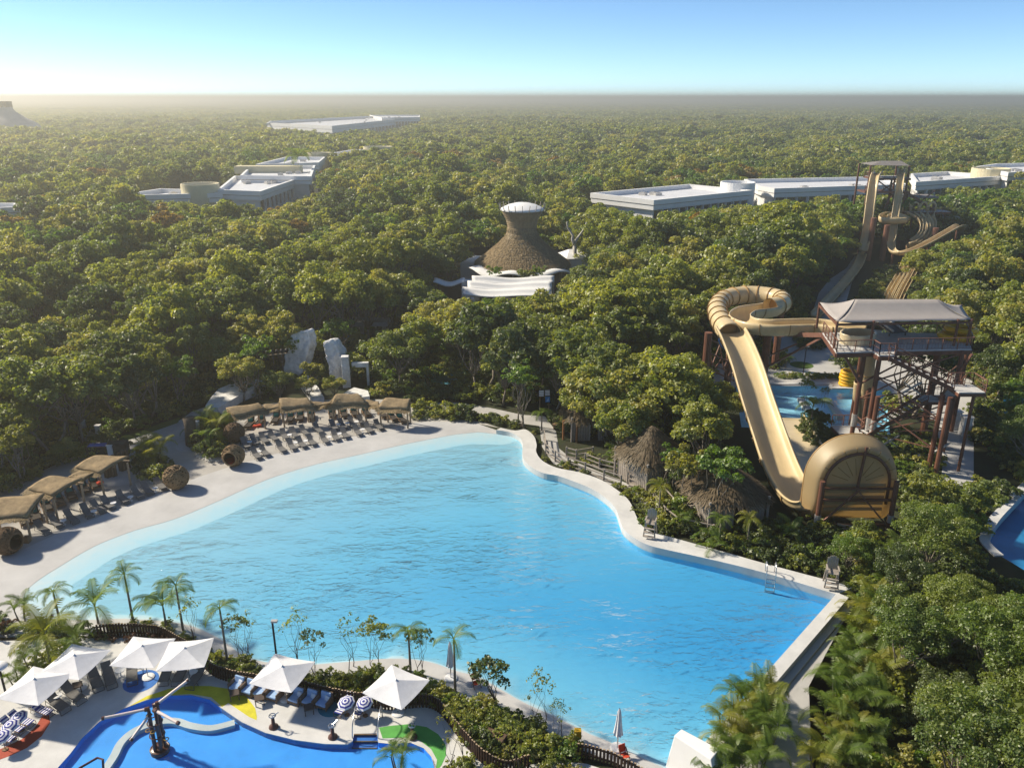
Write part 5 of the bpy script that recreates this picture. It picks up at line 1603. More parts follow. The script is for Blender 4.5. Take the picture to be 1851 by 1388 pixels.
# yellow tubes stacked by the splash pool
tp0 = G(1531, 697)
for k in range(5):
    b = MB(); torus(b, (0, 0, 0.2), 0.78, 0.2, 24, 8)
    o = b.build('swim_tube', YEL, smooth=True); o.location = (tp0.x + 0.05 * math.sin(k * 2), tp0.y, 0.01 + 0.36 * k)
    tag(o, ['bottom', 'second lowest', 'middle', 'second highest', 'top'][k] + ' yellow tube of the stack beside the splash pool', 'swim tube', 'stacked yellow tubes')

# ------------------------------------------------------------------ far slide tower
FT = empty('far_slide_tower', (0, 0, 0), 0, 'tall far slide tower with a grey roof, standing before the white buildings', 'slide tower')
Y0 = 168.0
def fp(px, py, Y=Y0): return GY(px, py, Y)
pl0 = fp(1582, 324); pl1 = fp(1643, 324); zt = pl0.z
c0 = (pl0 + pl1) / 2
b = MB(); b.box((c0.x, Y0 + 2.5, zt), (pl1.x - pl0.x + 0.4, 6, 0.35)); b.build('platform', RUST, FT)
b = MB(); b.box((c0.x, Y0 + 2.5, zt + 0.2), (pl1.x - pl0.x, 5.6, 0.06)); b.build('platform_deck', GRATE, FT)
rail([Vector((pl0.x, Y0 - 0.4, zt)), Vector((pl1.x, Y0 - 0.4, zt)), Vector((pl1.x, Y0 + 5.4, zt))], FT, 1.1, 1.6)
rail([Vector((pl0.x, Y0 - 0.4, zt)), Vector((pl0.x, Y0 + 5.4, zt))], FT, 1.1, 1.6)
ra, rb = fp(1592, 291, Y0 + 2.5), fp(1629, 291, Y0 + 2.5); e0, e1 = fp(1575, 299, Y0), fp(1645, 300, Y0); e2, e3 = Vector((e1.x, Y0 + 5.6, e1.z)), Vector((e0.x, Y0 + 5.6, e0.z))
b = MB(); b.v = [tuple(p) for p in (e0, e1, e2, e3, ra, rb)]; b.f = [(0, 1, 5, 4), (1, 2, 5), (2, 3, 4, 5), (3, 0, 4)]; b.build('roof', M('grey_roof_cloth', (0.22, 0.20, 0.19), 0.9), FT)
for p in (e0, e1, e2, e3):
    b = MB(); b.cyl((p.x * 0.999, p.y, 0), (p.x * 0.999, p.y, p.z), 0.22, 8); b.build('column', RUST, FT)
l2 = fp(1560, 347); l3 = fp(1640, 347)
b = MB(); b.box(((l2.x + l3.x) / 2, Y0 + 1, l2.z), (l3.x - l2.x, 4, 0.35)); b.build('lower_platform', RUST, FT)
rail([Vector((l2.x, Y0 - 1, l2.z)), Vector((l3.x, Y0 - 1, l2.z))], FT, 1.1, 1.8)
flight(Vector((l2.x + 0.8, Y0 + 0.5, l2.z)), Vector((pl0.x + 0.2, Y0 + 0.5, zt)), 1.4, FT)
m0, m1 = fp(1626, 383), fp(1710, 383)
b = MB(); b.box(((m0.x + m1.x) / 2, Y0, m0.z), (m1.x - m0.x, 4, 0.4)); b.build('middle_platform', RUST, FT)
b = MB(); b.box(((m0.x + m1.x) / 2, Y0, m0.z + 0.23), (m1.x - m0.x - 0.2, 3.8, 0.06)); b.build('middle_deck', GRATE, FT)
n0, n1 = fp(1700, 393), fp(1730, 393)
b = MB(); b.box(((n0.x + n1.x) / 2, Y0 + 1, n0.z), (n1.x - n0.x, 4, 0.4)); b.build('side_platform', GRATE, FT)
flight(fp(1640, 349), fp(1690, 382), 1.3, FT)
flight(fp(1700, 384), fp(1722, 410), 1.3, FT)
rail([Vector((m0.x, Y0 - 2, m0.z)), Vector((m1.x, Y0 - 2, m0.z))], FT, 1.1, 1.8)
mr0, mr1 = fp(1648, 357, Y0 + 1), fp(1695, 360, Y0 + 1)
b = MB(); b.box(((mr0.x + mr1.x) / 2, Y0 + 3, mr0.z), (mr1.x - mr0.x, 5, 0.3)); b.build('side_roof', M('grey_roof_cloth', (0.22, 0.20, 0.19), 0.9), FT)
for px, tp_ in ((1612, 325), (1618, 345), (1640, 350), (1690, 360), (1708, 385), (1650, 384), (1694, 410), (1728, 396), (1665, 384)):
    p = fp(px, tp_, Y0 + 0.8); b = MB(); b.cyl((p.x, p.y, 0), (p.x, p.y, p.z), 0.24, 8); b.build('column', RUST, FT)
for (a, c_) in (((1585, 350), (1625, 325)), ((1585, 325), (1612, 346)), ((1590, 395), (1612, 350)), ((1620, 420), (1650, 385)), ((1650, 420), (1690, 385)), ((1612, 380), (1640, 350)), ((1587, 410), (1615, 390)), ((1690, 345), (1640, 382))):
    b = MB(); b.bar(fp(*a, Y=Y0 + 0.6), fp(*c_, Y=Y0 + 0.6), 0.22); b.build('brace', RUST_L, FT)
for k, (px, tp_) in enumerate(((1580, 394), (1604, 407), (1692, 412))):
    p = fp(px, tp_, 160); b = MB(); b.cyl((p.x, 160, 0), (p.x, 160, p.z), 0.55, 10); b.build('thick_column', RUST_L, FT)
for k in range(4):   # arched lane starts
    p = fp(1637 + k * 15.5, 379, Y0 - 1)
    arc = [Vector((p.x + 0.75 * math.cos(R_(a)), Y0 - 1.2, p.z + 0.4 + 1.1 * math.sin(R_(a)))) for a in range(0, 181, 20)]
    b = MB(); b.tube([Vector((p.x + .75, Y0 - 1.2, p.z - .6))] + arc + [Vector((p.x - .75, Y0 - 1.2, p.z - .6))], 0.2, 7); b.build('lane_arch', TAN, FT, smooth=True)
# speed slide falling from the top left
S = empty('speed_slide', (0, 0, 0), 0, 'straight tan speed slide plunging from the far tower to the path', 'water slide')
pts = [fp(1588, 314, 169), fp(1583, 318, 167), fp(1579, 332, 165.5), fp(1573, 370, 163.5), fp(1567, 415, 162), fp(1561, 450, 159.5), G(1557, 466, 0.9), G(1549, 485, 0.5), G(1530, 510, 0.45), G(1508, 535, 0.45), G(1475, 572, 0.4)]
sp = catmull(pts, 7)
part_sweep('trough', sp, trough(0.7, 0.6, 0.12, 0.35), TAN, S)
rings_along(sp, 4.5, trough(0.77, 0.61, 0.14, 0.35), S)
# winding slide on the right
S = empty('looping_slide', (0, 0, 0), 0, 'narrow tan slide swooping down and up to a raised curl beside the far tower', 'water slide')
pts = [fp(1629, 303, 169), fp(1628, 318, 167), fp(1625, 345, 165), fp(1621, 375, 163.5), fp(1617, 400, 162), fp(1613, 425, 160.5), fp(1611, 440, 159), fp(1614, 451, 157), fp(1626, 455, 155.5), fp(1650, 450, 155), fp(1680, 436, 156), fp(1710, 419, 158), fp(1732, 407, 160), fp(1740, 408, 163), fp(1733, 417, 166), fp(1712, 428, 168), fp(1690, 436, 168)]
sp = catmull(pts, 7)
part_sweep('trough', sp, gutter(0.62, 175, 365, 0.13, 10), TAN, S)
rings_along(sp, 3.5, gutter(0.70, 175, 365, 0.12, 10), S)
for (px, py, Y) in ((1615, 452, 157), (1680, 437, 156), (1732, 409, 160)):
    p = fp(px, py, Y); b = MB(); b.cyl((p.x, Y, 0), (p.x, Y, p.z - 0.6), 0.25, 8); b.build('support', RUST, S)
# four-lane racer slide
S = empty('racer_slide', (0, 0, 0), 0, 'four-lane tan racer slide with curling tubes below the far tower', 'water slide')
for k in range(4):
    o_ = k * 9.5
    pts = [fp(1637 + k * 15.5, 381, 167), fp(1655 + k * 9, 388, 165), fp(1668 + k * 6, 400, 163.5), fp(1672 + k * 5 - 2, 414, 162), fp(1662 + k * 7, 426, 161), fp(1648 + k * 8, 438, 159.5), G(1640 + k * 8, 462, 0.8), G(1630 + k * 7, 490, 0.6), G(1612 + k * 7, 522, 0.6), G(1600 + k * 7, 548, 0.5)]
    sp = catmull(pts, 6)
    part_sweep('lane', sp, gutter(0.62, 172, 368, 0.12, 10), TAN, S)
    rings_along(sp[:36], 2.8, gutter(0.72, 172, 368, 0.12, 10), S, mat=RUST)
S = empty('curl_tube', (0, 0, 0), 0, 'short tan tube curl sticking out left of the racer slide', 'water slide')
part_sweep('tube', catmull([fp(1640, 396, 166), fp(1618, 388, 165), fp(1600, 390, 164), fp(1597, 396, 163), fp(1612, 397, 162), fp(1636, 396, 162)], 6), gutter(0.8, 150, 390, 0.12, 12), TAN, S)

# ================================================================== THE BEACH
def lounger_proto(name, label, cat, group, sling=SLING, frame=ALU, stripe=False):
    r = empty(name, (0, 0, 0), 0, label, cat, group)
    b = MB()
    for s in (-1, 1):
        b.tube([(s * 0.31, -0.97, 0.05), (s * 0.31, -0.93, 0.33), (s * 0.31, 0.30, 0.35), (s * 0.31, 0.98, 0.34)], 0.022, 6)
    b.tube([(-0.31, -0.97, 0.05), (0.31, -0.97, 0.05)], 0.022, 6); b.tube([(-0.31, 0.98, 0.34), (0.31, 0.98, 0.34)], 0.022, 6)
    b.build('frame', frame, r)
    def pad(nm, y0, z0, y1, z1, t=0.035):
        b = MB(); n = 8; lo, hi = [], []
        b.st = []
        for i in range(n + 1):
            u = i / n
            sag = -0.025 * math.sin(u * math.pi)
            y, z = y0 + (y1 - y0) * u, z0 + (z1 - z0) * u + sag
            lo.append([(-0.29, y, z), (0.29, y, z)]); hi.append([(-0.29, y, z + t), (0.29, y, z + t)])
        for i in range(n):
            b.quad(hi[i][0], hi[i][1], hi[i + 1][1], hi[i + 1][0]); b.quad(lo[i][0], lo[i + 1][0], lo[i + 1][1], lo[i][1])
            b.quad(lo[i][0], hi[i][0], hi[i + 1][0], lo[i + 1][0]); b.quad(lo[i][1], lo[i + 1][1], hi[i + 1][1], hi[i][1])
        b.quad(lo[0][0], lo[0][1], hi[0][1], hi[0][0]); b.quad(lo[n][0], hi[n][0], hi[n][1], lo[n][1])
        if stripe:
            b.st = [(v[0] + 0.29) / 0.58 * 4.0 - 0.001 for v in b.v]
            # split across so stripes run lengthwise
        else: b.st = None
        return b.build(nm, sling, r)
    pad('seat', -0.92, 0.34, 0.26, 0.36); pad('backrest', 0.27, 0.37, 0.93, 0.86)
    b = MB()
    for s in (-1, 1): b.bar((s * 0.24, 0.72, 0.68), (s * 0.24, 0.85, 0.36), 0.025)
    b.build('back_prop', frame, r)
    for s in (-1, 1):
        for y in (-0.6, 0.72):
            b = MB(); b.tube([(s * 0.31, y, 0.34), (s * 0.33, y + 0.1, 0.012)], 0.022, 6); b.build('leg', frame, r)
    return r
def facing(head, foot, z=0.0):
    h, f = G(*head), G(*foot)
    d = h - f
    return (h + f) / 2, math.atan2(-d.x, d.y)
lp = lounger_proto('sun_lounger', '', 'sun lounger', 'grey sun loungers')
first = [True]
def place(proto_, loc, rz, label, sc=1.0, group=None):
    k = proto_.name
    if not proto_.get('used'):
        proto_['used'] = 1
        proto_.location, proto_.rotation_euler, proto_.scale = loc, (0, 0, rz), (sc,) * 3
        proto_['label'] = label
        if group: proto_['group'] = group
        return proto_
    return copy_tree(proto_, None, loc, rz, label, sc, group)
def ordn(i, n):
    W = ['first', 'second', 'third', 'fourth', 'fifth', 'sixth', 'seventh', 'eighth', 'ninth', 'tenth', 'eleventh', 'twelfth', 'thirteenth']
    return 'last' if i == n - 1 else W[i]
Lg = [(78, 963), (102, 951), (130, 943), (158, 932), (178, 925), (196, 918), (223, 908), (249, 899), (267, 892), (291, 884)]
for i, (px, py) in enumerate(Lg):
    c, rz = facing((px - 13, py - 11), (px + 13, py + 8))
    c.z = 0.012
    place(lp, c, rz + random.uniform(-.08, .08), ordn(i, 10) + ' grey sun lounger from the frame edge, in the row near the left shelters', 0.86)
fr_ = [(463, 827), (478, 822), (508, 815), (527, 811), (545, 807), (563, 803), (586, 799), (606, 794), (623, 790), (646, 785), (666, 780), (684, 775)]
bk_ = [(444, 808), (460, 802), (477, 799), (494, 795), (514, 792), (531, 789), (550, 785), (575, 781), (603, 775), (619, 773), (636, 770), (653, 767)]
for row, lst, nm in ((0, fr_, 'waterside row'), (1, bk_, 'rear row')):
    for i, (px, py) in enumerate(lst):
        c, rz = facing((px - 7, py - 8), (px + 8, py + 8)); c.z = 0.012
        place(lp, c, rz + random.uniform(-.1, .1), ordn(i, 12) + ' grey sun lounger from the woven pods, %s on the sand' % nm, 0.86)
# small white tables
def table_proto(name, mat, r, h, cat, group, square=False):
    t = empty(name, (0, 0, 0), 0, '', cat, group)
    if square:
        b = MB(); b.box((0, 0, h - 0.03), (2 * r, 2 * r, 0.06)); b.build('table_top', mat, t)
        for x in (-1, 1):
            for y in (-1, 1):
                b = MB(); b.bar((x * r * 0.85, y * r * 0.85, 0), (x * r * 0.85, y * r * 0.85, h - 0.06), 0.05); b.build('leg', mat, t)
    else:
        b = MB(); b.lathe([(0.01, h - 0.03), (r, h - 0.03), (r, h), (0.01, h)], 20); b.build('table_top', mat, t)
        b = MB(); b.cyl((0, 0, 0.02), (0, 0, h - 0.03), 0.035, 8); b.build('stem', mat, t)
        b = MB(); b.lathe([(0.01, 0.0), (r * 0.7, 0.0), (r * 0.65, 0.03), (0.01, 0.04)], 16); b.build('foot', mat, t)
    return t
wt = table_proto('side_table', WTABLE, 0.27, 0.45, 'side table', 'white side tables')
tl = [((116, 948), 'between the second and third loungers from the frame edge'), ((171, 931), 'between the fourth and fifth loungers of the left row'), ((206, 916), 'between the sixth and seventh loungers of the left row'), ((237, 905), 'between the seventh and eighth loungers of the left row'), ((282, 889), 'beside the last lounger of the left row'),
      ((469, 822), 'at the pod end of the waterside row'), ((535, 806), 'between the fourth and fifth waterside loungers'), ((553, 803), 'between the fifth and sixth waterside loungers'), ((596, 796), 'between the seventh and eighth waterside loungers'), ((614, 790), 'between the eighth and ninth waterside loungers'), ((656, 782), 'between the tenth and eleventh waterside loungers'),
      ((452, 805), 'at the pod end of the rear row'), ((524, 792), 'between the fifth and sixth rear loungers'), ((612, 773), 'between the ninth and tenth rear loungers'), ((628, 771), 'between the tenth and eleventh rear loungers'), ((645, 768), 'at the far end of the rear row')]
for (p, d) in tl:
    c = G(*p); c.z = 0.012; place(wt, c, 0, 'small round white table ' + d, 0.85)
# timber daybeds with teal cushions under the thatch
db = empty('daybed', (0, 0, 0), 0, '', 'daybed', 'timber daybeds under the thatch')
b = MB(); b.box((0, -0.1, 0.26), (0.82, 1.9, 0.08)); b.build('frame', WOOD, db)
b = MB(); b.box((0, -0.32, 0.36), (0.74, 1.35, 0.12)); b.build('mattress', BROWNC, db, bevel=0.03)
b = MB(); b.box((0, 0.58, 0.66), (0.74, 0.14, 0.8), 0, R_(-28)); b.build('backrest', BROWNC, db, bevel=0.03)
b = MB(); b.box((0, 0.44, 0.62), (0.52, 0.16, 0.42), 0, R_(-28)); b.build('cushion', TEALC, db, bevel=0.05)
for x in (-1, 1):
    b = MB(); b.box((x * 0.43, 0.1, 0.52), (0.07, 0.9, 0.07)); b.build('armrest', WOOD, db)
    for y in (-0.9, 0.75):
        b = MB(); b.box((x * 0.37, y, 0.12), (0.08, 0.08, 0.24)); b.build('leg', WOOD, db)
dbk = [(452, 771), (471, 766), (499, 762), (525, 761), (543, 758), (563, 756), (601, 753), (622, 752), (641, 750), (662, 750), (692, 753), (710, 758), (726, 762)]
for i, (px, py) in enumerate(dbk):
    c = G(px, py); c.z = 0.012
    place(db, c, R_(-3 + 3 * i), ordn(i, 13) + ' teal-cushioned daybed from the woven pods, under the back shelters', 0.88)
dbl = [(45, 945), (65, 937), (85, 920), (108, 910), (129, 899), (152, 888), (172, 879)]
for i, (px, py) in enumerate(dbl):
    c = G(px, py); c.z = 0.012
    place(db, c, R_(38), ordn(i, 7) + ' teal-cushioned daybed from the frame edge, under the left shelters', 0.88)
# red towels / cushions
for k, (px, py) in enumerate(((462, 772), (468, 771), (181, 874))):
    c = G(px, py, 0.45)
    b = MB(); b.box((0, 0, 0.12), (0.5, 0.4, 0.24)); o = b.build('red_bolster', REDC, bevel=0.08); o.location = (c.x, c.y, 0.43 if k == 2 else 0.43); o.rotation_euler = (0, 0, 0.5 * k)
    tag(o, ['left one of two red bolsters on the shelter daybeds', 'right one of two red bolsters on the shelter daybeds', 'small red bolster under the left shelters'][k], 'bolster', 'red bolsters')

# ------------------------------------------------------------------ thatched shelters
srng = np.random.default_rng(21)
def thatch_shelter(px4, z_front, z_back, bulge, label, group, straw=2200, posts=True, mat=THATCH, smat=STRAW, name='thatched_shelter'):
    FL, FR, BR, BL = [G(p[0], p[1], z) for p, z in zip(px4, (z_front, z_front, z_back, z_back))]
    c = (FL + FR + BR + BL) / 4
    r = empty(name, (c.x, c.y, 0), 0, label, 'shelter', group)
    o0 = Vector((c.x, c.y, 0))
    rows = []
    for t in np.linspace(0, 1, 7):
        row = []
        for u in np.linspace(0, 1, 13):
            p = BL.lerp(BR, u).lerp(FL.lerp(FR, u), t) - o0
            p.z += bulge * math.sin(math.pi * min(1, t * 0.9 + 0.12)) * (0.55 + 0.45 * math.sin(math.pi * u)) + 0.05 * math.sin(u * 7 + t * 3)
            row.append(p)
        rows.append(row)
    b = MB(); b.loft(rows); o = b.build('thatch', mat, r, smooth=True)
    sm = o.modifiers.new('thick', 'SOLIDIFY'); sm.thickness = 0.2; sm.offset = -1
    s = put('straw_layer', straw_on(rows, int(straw * 1.7), srng, 0.5, 0.07, smat, 0.05), r); s['kind'] = 'stuff'
    b = MB()
    edge = [BL - o0, FL - o0, FR - o0, BR - o0]
    b.bar(FL - o0 - Vector((0, 0, .22)), FR - o0 - Vector((0, 0, .22)), 0.09); b.bar(BL - o0 - Vector((0, 0, .22)), BR - o0 - Vector((0, 0, .22)), 0.09); b.build('beam', WOODP, r)
    if posts:
        for q in edge:
            q = q * 0.9
            b = MB(); b.cyl((q.x, q.y, -0.05), (q.x * 1.02, q.y * 1.02, q.z - 0.1 if q.z else 2.2), 0.09, 8)
            b.build('post', WOODP, r)
    return r
K6 = lambda *p: [(330 + a / 4.082, 560 + c / 4.082) for a, c in p]
K5 = lambda *p: [(a / 4.0825, 680 + c / 4.0825) for a, c in p]
gB, gL = 'thatched shelters behind the rear loungers', 'thatched shelters at the frame edge'
thatch_shelter(K6((380, 795), (610, 742), (560, 703), (322, 738)), 1.95, 2.30, 0.13, 'thatched shelter nearest the woven pods, low at its outer corner', gB)
thatch_shelter(K6((605, 742), (735, 732), (720, 705), (600, 712)), 1.90, 2.00, 0.04, 'narrow thatched link between the first two back shelters', gB, 900, False)
thatch_shelter(K6((728, 732), (962, 716), (925, 664), (715, 668)), 2.00, 2.40, 0.14, 'broad thatched shelter second from the woven pods', gB)
thatch_shelter(K6((955, 716), (1105, 706), (1105, 690), (955, 694)), 1.90, 2.00, 0.04, 'narrow thatched link at the middle of the back shelters', gB, 900, False)
thatch_shelter(K6((1095, 700), (1360, 698), (1295, 633), (1135, 637)), 2.05, 2.60, 0.16, 'tallest hump-backed thatched shelter, third from the woven pods', gB, 2600)
thatch_shelter(K6((1352, 700), (1450, 726), (1450, 690), (1355, 676)), 1.90, 2.00, 0.04, 'narrow thatched link before the last back shelter', gB, 900, False)
thatch_shelter(K6((1445, 728), (1665, 740), (1685, 672), (1500, 664)), 2.00, 2.40, 0.14, 'last thatched shelter of the back row, at the pool end', gB)
thatch_shelter(K5((-110, 1062), (200, 1042), (332, 880), (-60, 925)), 1.95, 2.30, 0.13, 'thatched shelter cut off by the frame edge', gL, 3000, mat=THATCH, smat=STRAW)
thatch_shelter(K5((213, 838), (388, 888), (612, 770), (372, 752)), 2.05, 2.40, 0.13, 'long thatched shelter in the middle of the left row', gL, 3000)
thatch_shelter(K5((510, 752), (610, 772), (712, 726), (600, 716)), 1.95, 2.00, 0.04, 'narrow thatched link of the left row', gL, 1100, False)
thatch_shelter(K5((560, 678), (738, 722), (952, 606), (705, 602)), 2.15, 2.50, 0.13, 'thatched bar shelter on log posts at the end of the left row', gL, 3000)
# bar counter logs, blue cooler, white post
for k, (px, py, h) in enumerate(((196, 862, 2.0), (206, 860, 2.0), (222, 850, 1.9), (230, 846, 1.8))):
    c = G(px, py)
    b = MB(); rg = np.random.default_rng(k)
    for q in range(5):
        b.cyl((c.x + 0.18 * math.cos(q * 1.25), c.y + 0.18 * math.sin(q * 1.25), 0), (c.x + 0.2 * math.cos(q * 1.25), c.y + 0.2 * math.sin(q * 1.25), h - 0.1 * q), 0.13, 7)
    tag(b.build('log_post', WOOD), ['log post at the corner of the bar shelter, waterside', 'log post beside the corner post of the bar shelter', 'inner log post of the bar shelter', 'log post at the path end of the bar shelter'][k], 'log post', 'bundled log posts of the bar')
disc('bar_floor', 222, 858, 2.2, CONC, 0.018)
c = G(187, 824)
b = MB(); b.box((c.x, c.y, 0.55), (2.6, 1.0, 1.1), 0.1); o = b.build('towel_counter', BARK_D, bevel=0.05); tag(o, 'dark timber counter with a blue top behind the bar shelter', 'counter')
b = MB(); b.box((c.x, c.y, 1.14), (2.2, 0.7, 0.06), 0.1); b.build('blue_top', M('blue_top', (0.03, 0.09, 0.4), 0.4), o)
c = G(216, 824)
b = MB(); b.box((c.x, c.y, 0.7), (1.7, 1.1, 1.4), 0.15); tag(b.build('timber_hutch', BARK_D, bevel=0.1), 'rounded dark timber hutch next to the blue-topped counter', 'hutch')
for k, (px, py, h) in enumerate(((203, 828, 1.3), (180, 788, 1.1), (151, 778, 1.0), (359, 797, 2.0))):
    c = G(px, py); b = MB(); b.box((c.x, c.y, h / 2), (0.5, 0.4, h)); b.box((c.x, c.y, h + 0.04), (0.58, 0.48, 0.08))
    tag(b.build('white_post', ROCK, bevel=0.04), ['white stone post beside the timber hutch', 'white stone post where the side path forks', 'white stone post far up the side path', 'tall white stone post beside the carved trunk'][k], 'post', 'white stone posts')
c = G(348, 803)
b = MB(); rgt = np.random.default_rng(4); b.tube([(c.x, c.y, 0), (c.x - .05, c.y, 0.9), (c.x + .03, c.y, 1.8), (c.x, c.y, 2.7)], [0.62, 0.52, 0.5, 0.56], 12)
tag(b.build('carved_trunk', BARK_D, smooth=True), 'thick dark carved tree trunk on a round pad by the side path', 'tree trunk')
disc('shower_pad', 348, 805, 1.5, CONC, 0.018)

# ------------------------------------------------------------------ woven ball pods
def pod(px, py, r, rz, label, opening=True, tint=RATTAN, seed=0):
    base = G(px, py)
    p = empty('woven_pod', (base.x, base.y, 0), rz, label, 'woven pod', 'woven ball pods on the beach')
    rg = np.random.default_rng(seed)
    o_dir = Vector((0, -1, 0.05)).normalized()
    b = MB(); n = 24; m = 16
    for i in range(m + 1):
        for k in range(n):
            th = math.pi * i / m; ph = 2 * math.pi * k / n
            b.v.append((r * 0.93 * math.sin(th) * math.cos(ph), r * 0.93 * math.sin(th) * math.sin(ph), r + r * 0.93 * math.cos(th) - 0.02))
    for i in range(m):
        for k in range(n):
            f = (i * n + k, i * n + (k + 1) % n, (i + 1) * n + (k + 1) % n, (i + 1) * n + k)
            cc = sum((Vector(b.v[q]) for q in f), Vector()) / 4 - Vector((0, 0, r))
            if opening and cc.normalized().dot(o_dir) > 0.80: continue
            b.f.append(f)
    b.build('inner_shell', DARKIN, p, smooth=True)
    b = MB()
    for q in range(90):
        ax = Vector(rg.normal(size=3)).normalized(); off = rg.uniform(-0.75, 0.75)
        e1 = ax.orthogonal().normalized(); e2 = ax.cross(e1)
        rr = math.sqrt(1 - off * off); a0 = rg.uniform(0, 6.28); span = rg.uniform(2.2, 5.0); seg = 14; pts = []
        for s in range(seg + 1):
            a = a0 + span * s / seg
            d = ax * off + (e1 * math.cos(a) + e2 * math.sin(a)) * rr
            if opening and d.dot(o_dir) > 0.78:
                if len(pts) > 2: b.tube(pts, 0.035, 4)
                pts = []; continue
            pts.append(Vector((0, 0, r)) + d * r * (0.96 + 0.05 * rg.random()))
        if len(pts) > 2: b.tube(pts, 0.035 + 0.015 * rg.random(), 4)
    w = b.build('weave', tint, p); w['kind'] = 'stuff'
    if opening:
        e1, e2 = Vector((1, 0, 0)), o_dir.cross(Vector((1, 0, 0)))
        pts = [Vector((0, 0, r)) + o_dir * r * 0.79 + (e1 * math.cos(a) + e2 * math.sin(a)) * r * 0.61 for a in np.linspace(0, 2 * math.pi, 21)[:-1]]
        b = MB(); b.tube(pts, 0.07, 6, closed=True); b.build('mouth_ring', tint, p, smooth=True)
        b = MB(); b.lathe([(0.01, 0.42), (r * 0.75, 0.42), (r * 0.78, 0.55), (0.01, 0.6)], 20); b.build('seat_cushion', REDC if seed == 3 else BROWNC, p)
    return p
pod(18, 999, 1.0, R_(75), 'woven ball pod at the frame edge below the left shelters', seed=1)
pod(321, 882, 1.02, R_(20), 'woven ball pod standing alone beside the palm bed', False, RATTAN_L, 2)
pod(424, 841, 0.97, R_(-5), 'woven ball pod with its red-cushioned mouth facing the pool', True, RATTAN_L, 3)
pod(425, 799, 0.97, R_(30), 'dark woven ball pod behind the red-cushioned one', False, RATTAN, 4)
b = MB(); c = G(50, 980); b.box((c.x, c.y, 0.25), (0.4, 0.4, 0.5)); tag(b.build('wood_stool', WOOD, bevel=0.04), 'little brown stool beside the frame-edge pod', 'stool')

# ------------------------------------------------------------------ stage light bars
def light_bar(a, c, Y, label, n=5):
    pa, pc = GY(a[0], a[1], Y), GY(c[0], c[1], Y + 1.0)
    m = (pa + pc) / 2
    r = empty('stage_light_bar', (m.x, m.y, 0), 0, label, 'light bar', 'stage light bars at the jungle edge')
    o0 = Vector((m.x, m.y, 0))
    b = MB(); b.bar(pa - o0, pc - o0, 0.12, 0.08); b.build('bar', WOODP, r)
    for x in (-0.5, 0.5):
        b = MB(); b.cyl((x, 0, 0), (x, 0, m.z), 0.06, 8); b.build('pole', ALU, r)
    for k in range(n):
        p = pa.lerp(pc, (k + 0.5) / n) - o0
        b = MB(); b.lathe([(0.01, -0.2), (0.17, -0.2), (0.2, 0.0), (0.15, 0.2), (0.01, 0.25)], 12, (p.x, p.y, p.z + 0.32)); lm = b.build('spotlight', BLACK, r, smooth=True)
        b = MB(); b.bar((p.x, p.y, p.z + 0.04), (p.x, p.y, p.z + 0.18), 0.06); b.build('yoke', ALU, lm)
    return r
light_bar((104, 752), (149, 734), 69, 'row of black spotlights on a bar above the side path')
light_bar((479, 643), (523, 638), 84, 'row of black spotlights on a bar before the rock walls')

# ------------------------------------------------------------------ sign boards by the jungle walk
sy = 77.5
p = GY(984, 716, sy); base = Vector((p.x, sy, 0))
sg = empty('direction_sign', base, R_(8), 'white and blue panels of a direction sign at the jungle walk', 'sign')
def sp3(px, py): q = GY(px, py, sy) - base; return q
for (x0, x1, y0, y1, m, nm) in ((974, 983, 705, 716, SIGNB, 'name_panel'), (985, 994, 705, 715, SIGNB, 'name_panel'), (986, 994, 717, 727, SIGNB, 'picture_panel')):
    a, c = sp3(x0, y0), sp3(x1, y1)
    b = MB(); b.box(((a.x + c.x) / 2, 0, (a.z + c.z) / 2), (c.x - a.x, 0.06, a.z - c.z)); pn = b.build(nm, M('sign_navy', (0.02, 0.03, 0.09), 0.5) if nm == 'name_panel' else SIGNB, sg)
    if nm == 'name_panel':
        for k in range(4):
            z = a.z - (k + 0.5) / 4 * (a.z - c.z)
            b = MB(); b.box(((a.x + c.x) / 2, -0.04, z), ((c.x - a.x) * 0.92, 0.02, (a.z - c.z) / 4 * 0.72)); b.build('white_slat', SIGNW, pn)
    else:
        b = MB(); b.v = [(a.x + 0.1, -0.04, c.z + 0.1), (c.x - 0.1, -0.04, c.z + 0.12), (a.x + 0.32, -0.04, a.z - 0.1)]; b.f = [(0, 1, 2)]; b.build('pale_emblem', M('pale_blue', (0.3, 0.5, 0.75)), pn)
for x in (-0.45, 0.5):
    b = MB(); b.cyl((x, 0.06, 0), (x, 0.06, 2.7), 0.05, 8); b.build('post', WOOD, sg)

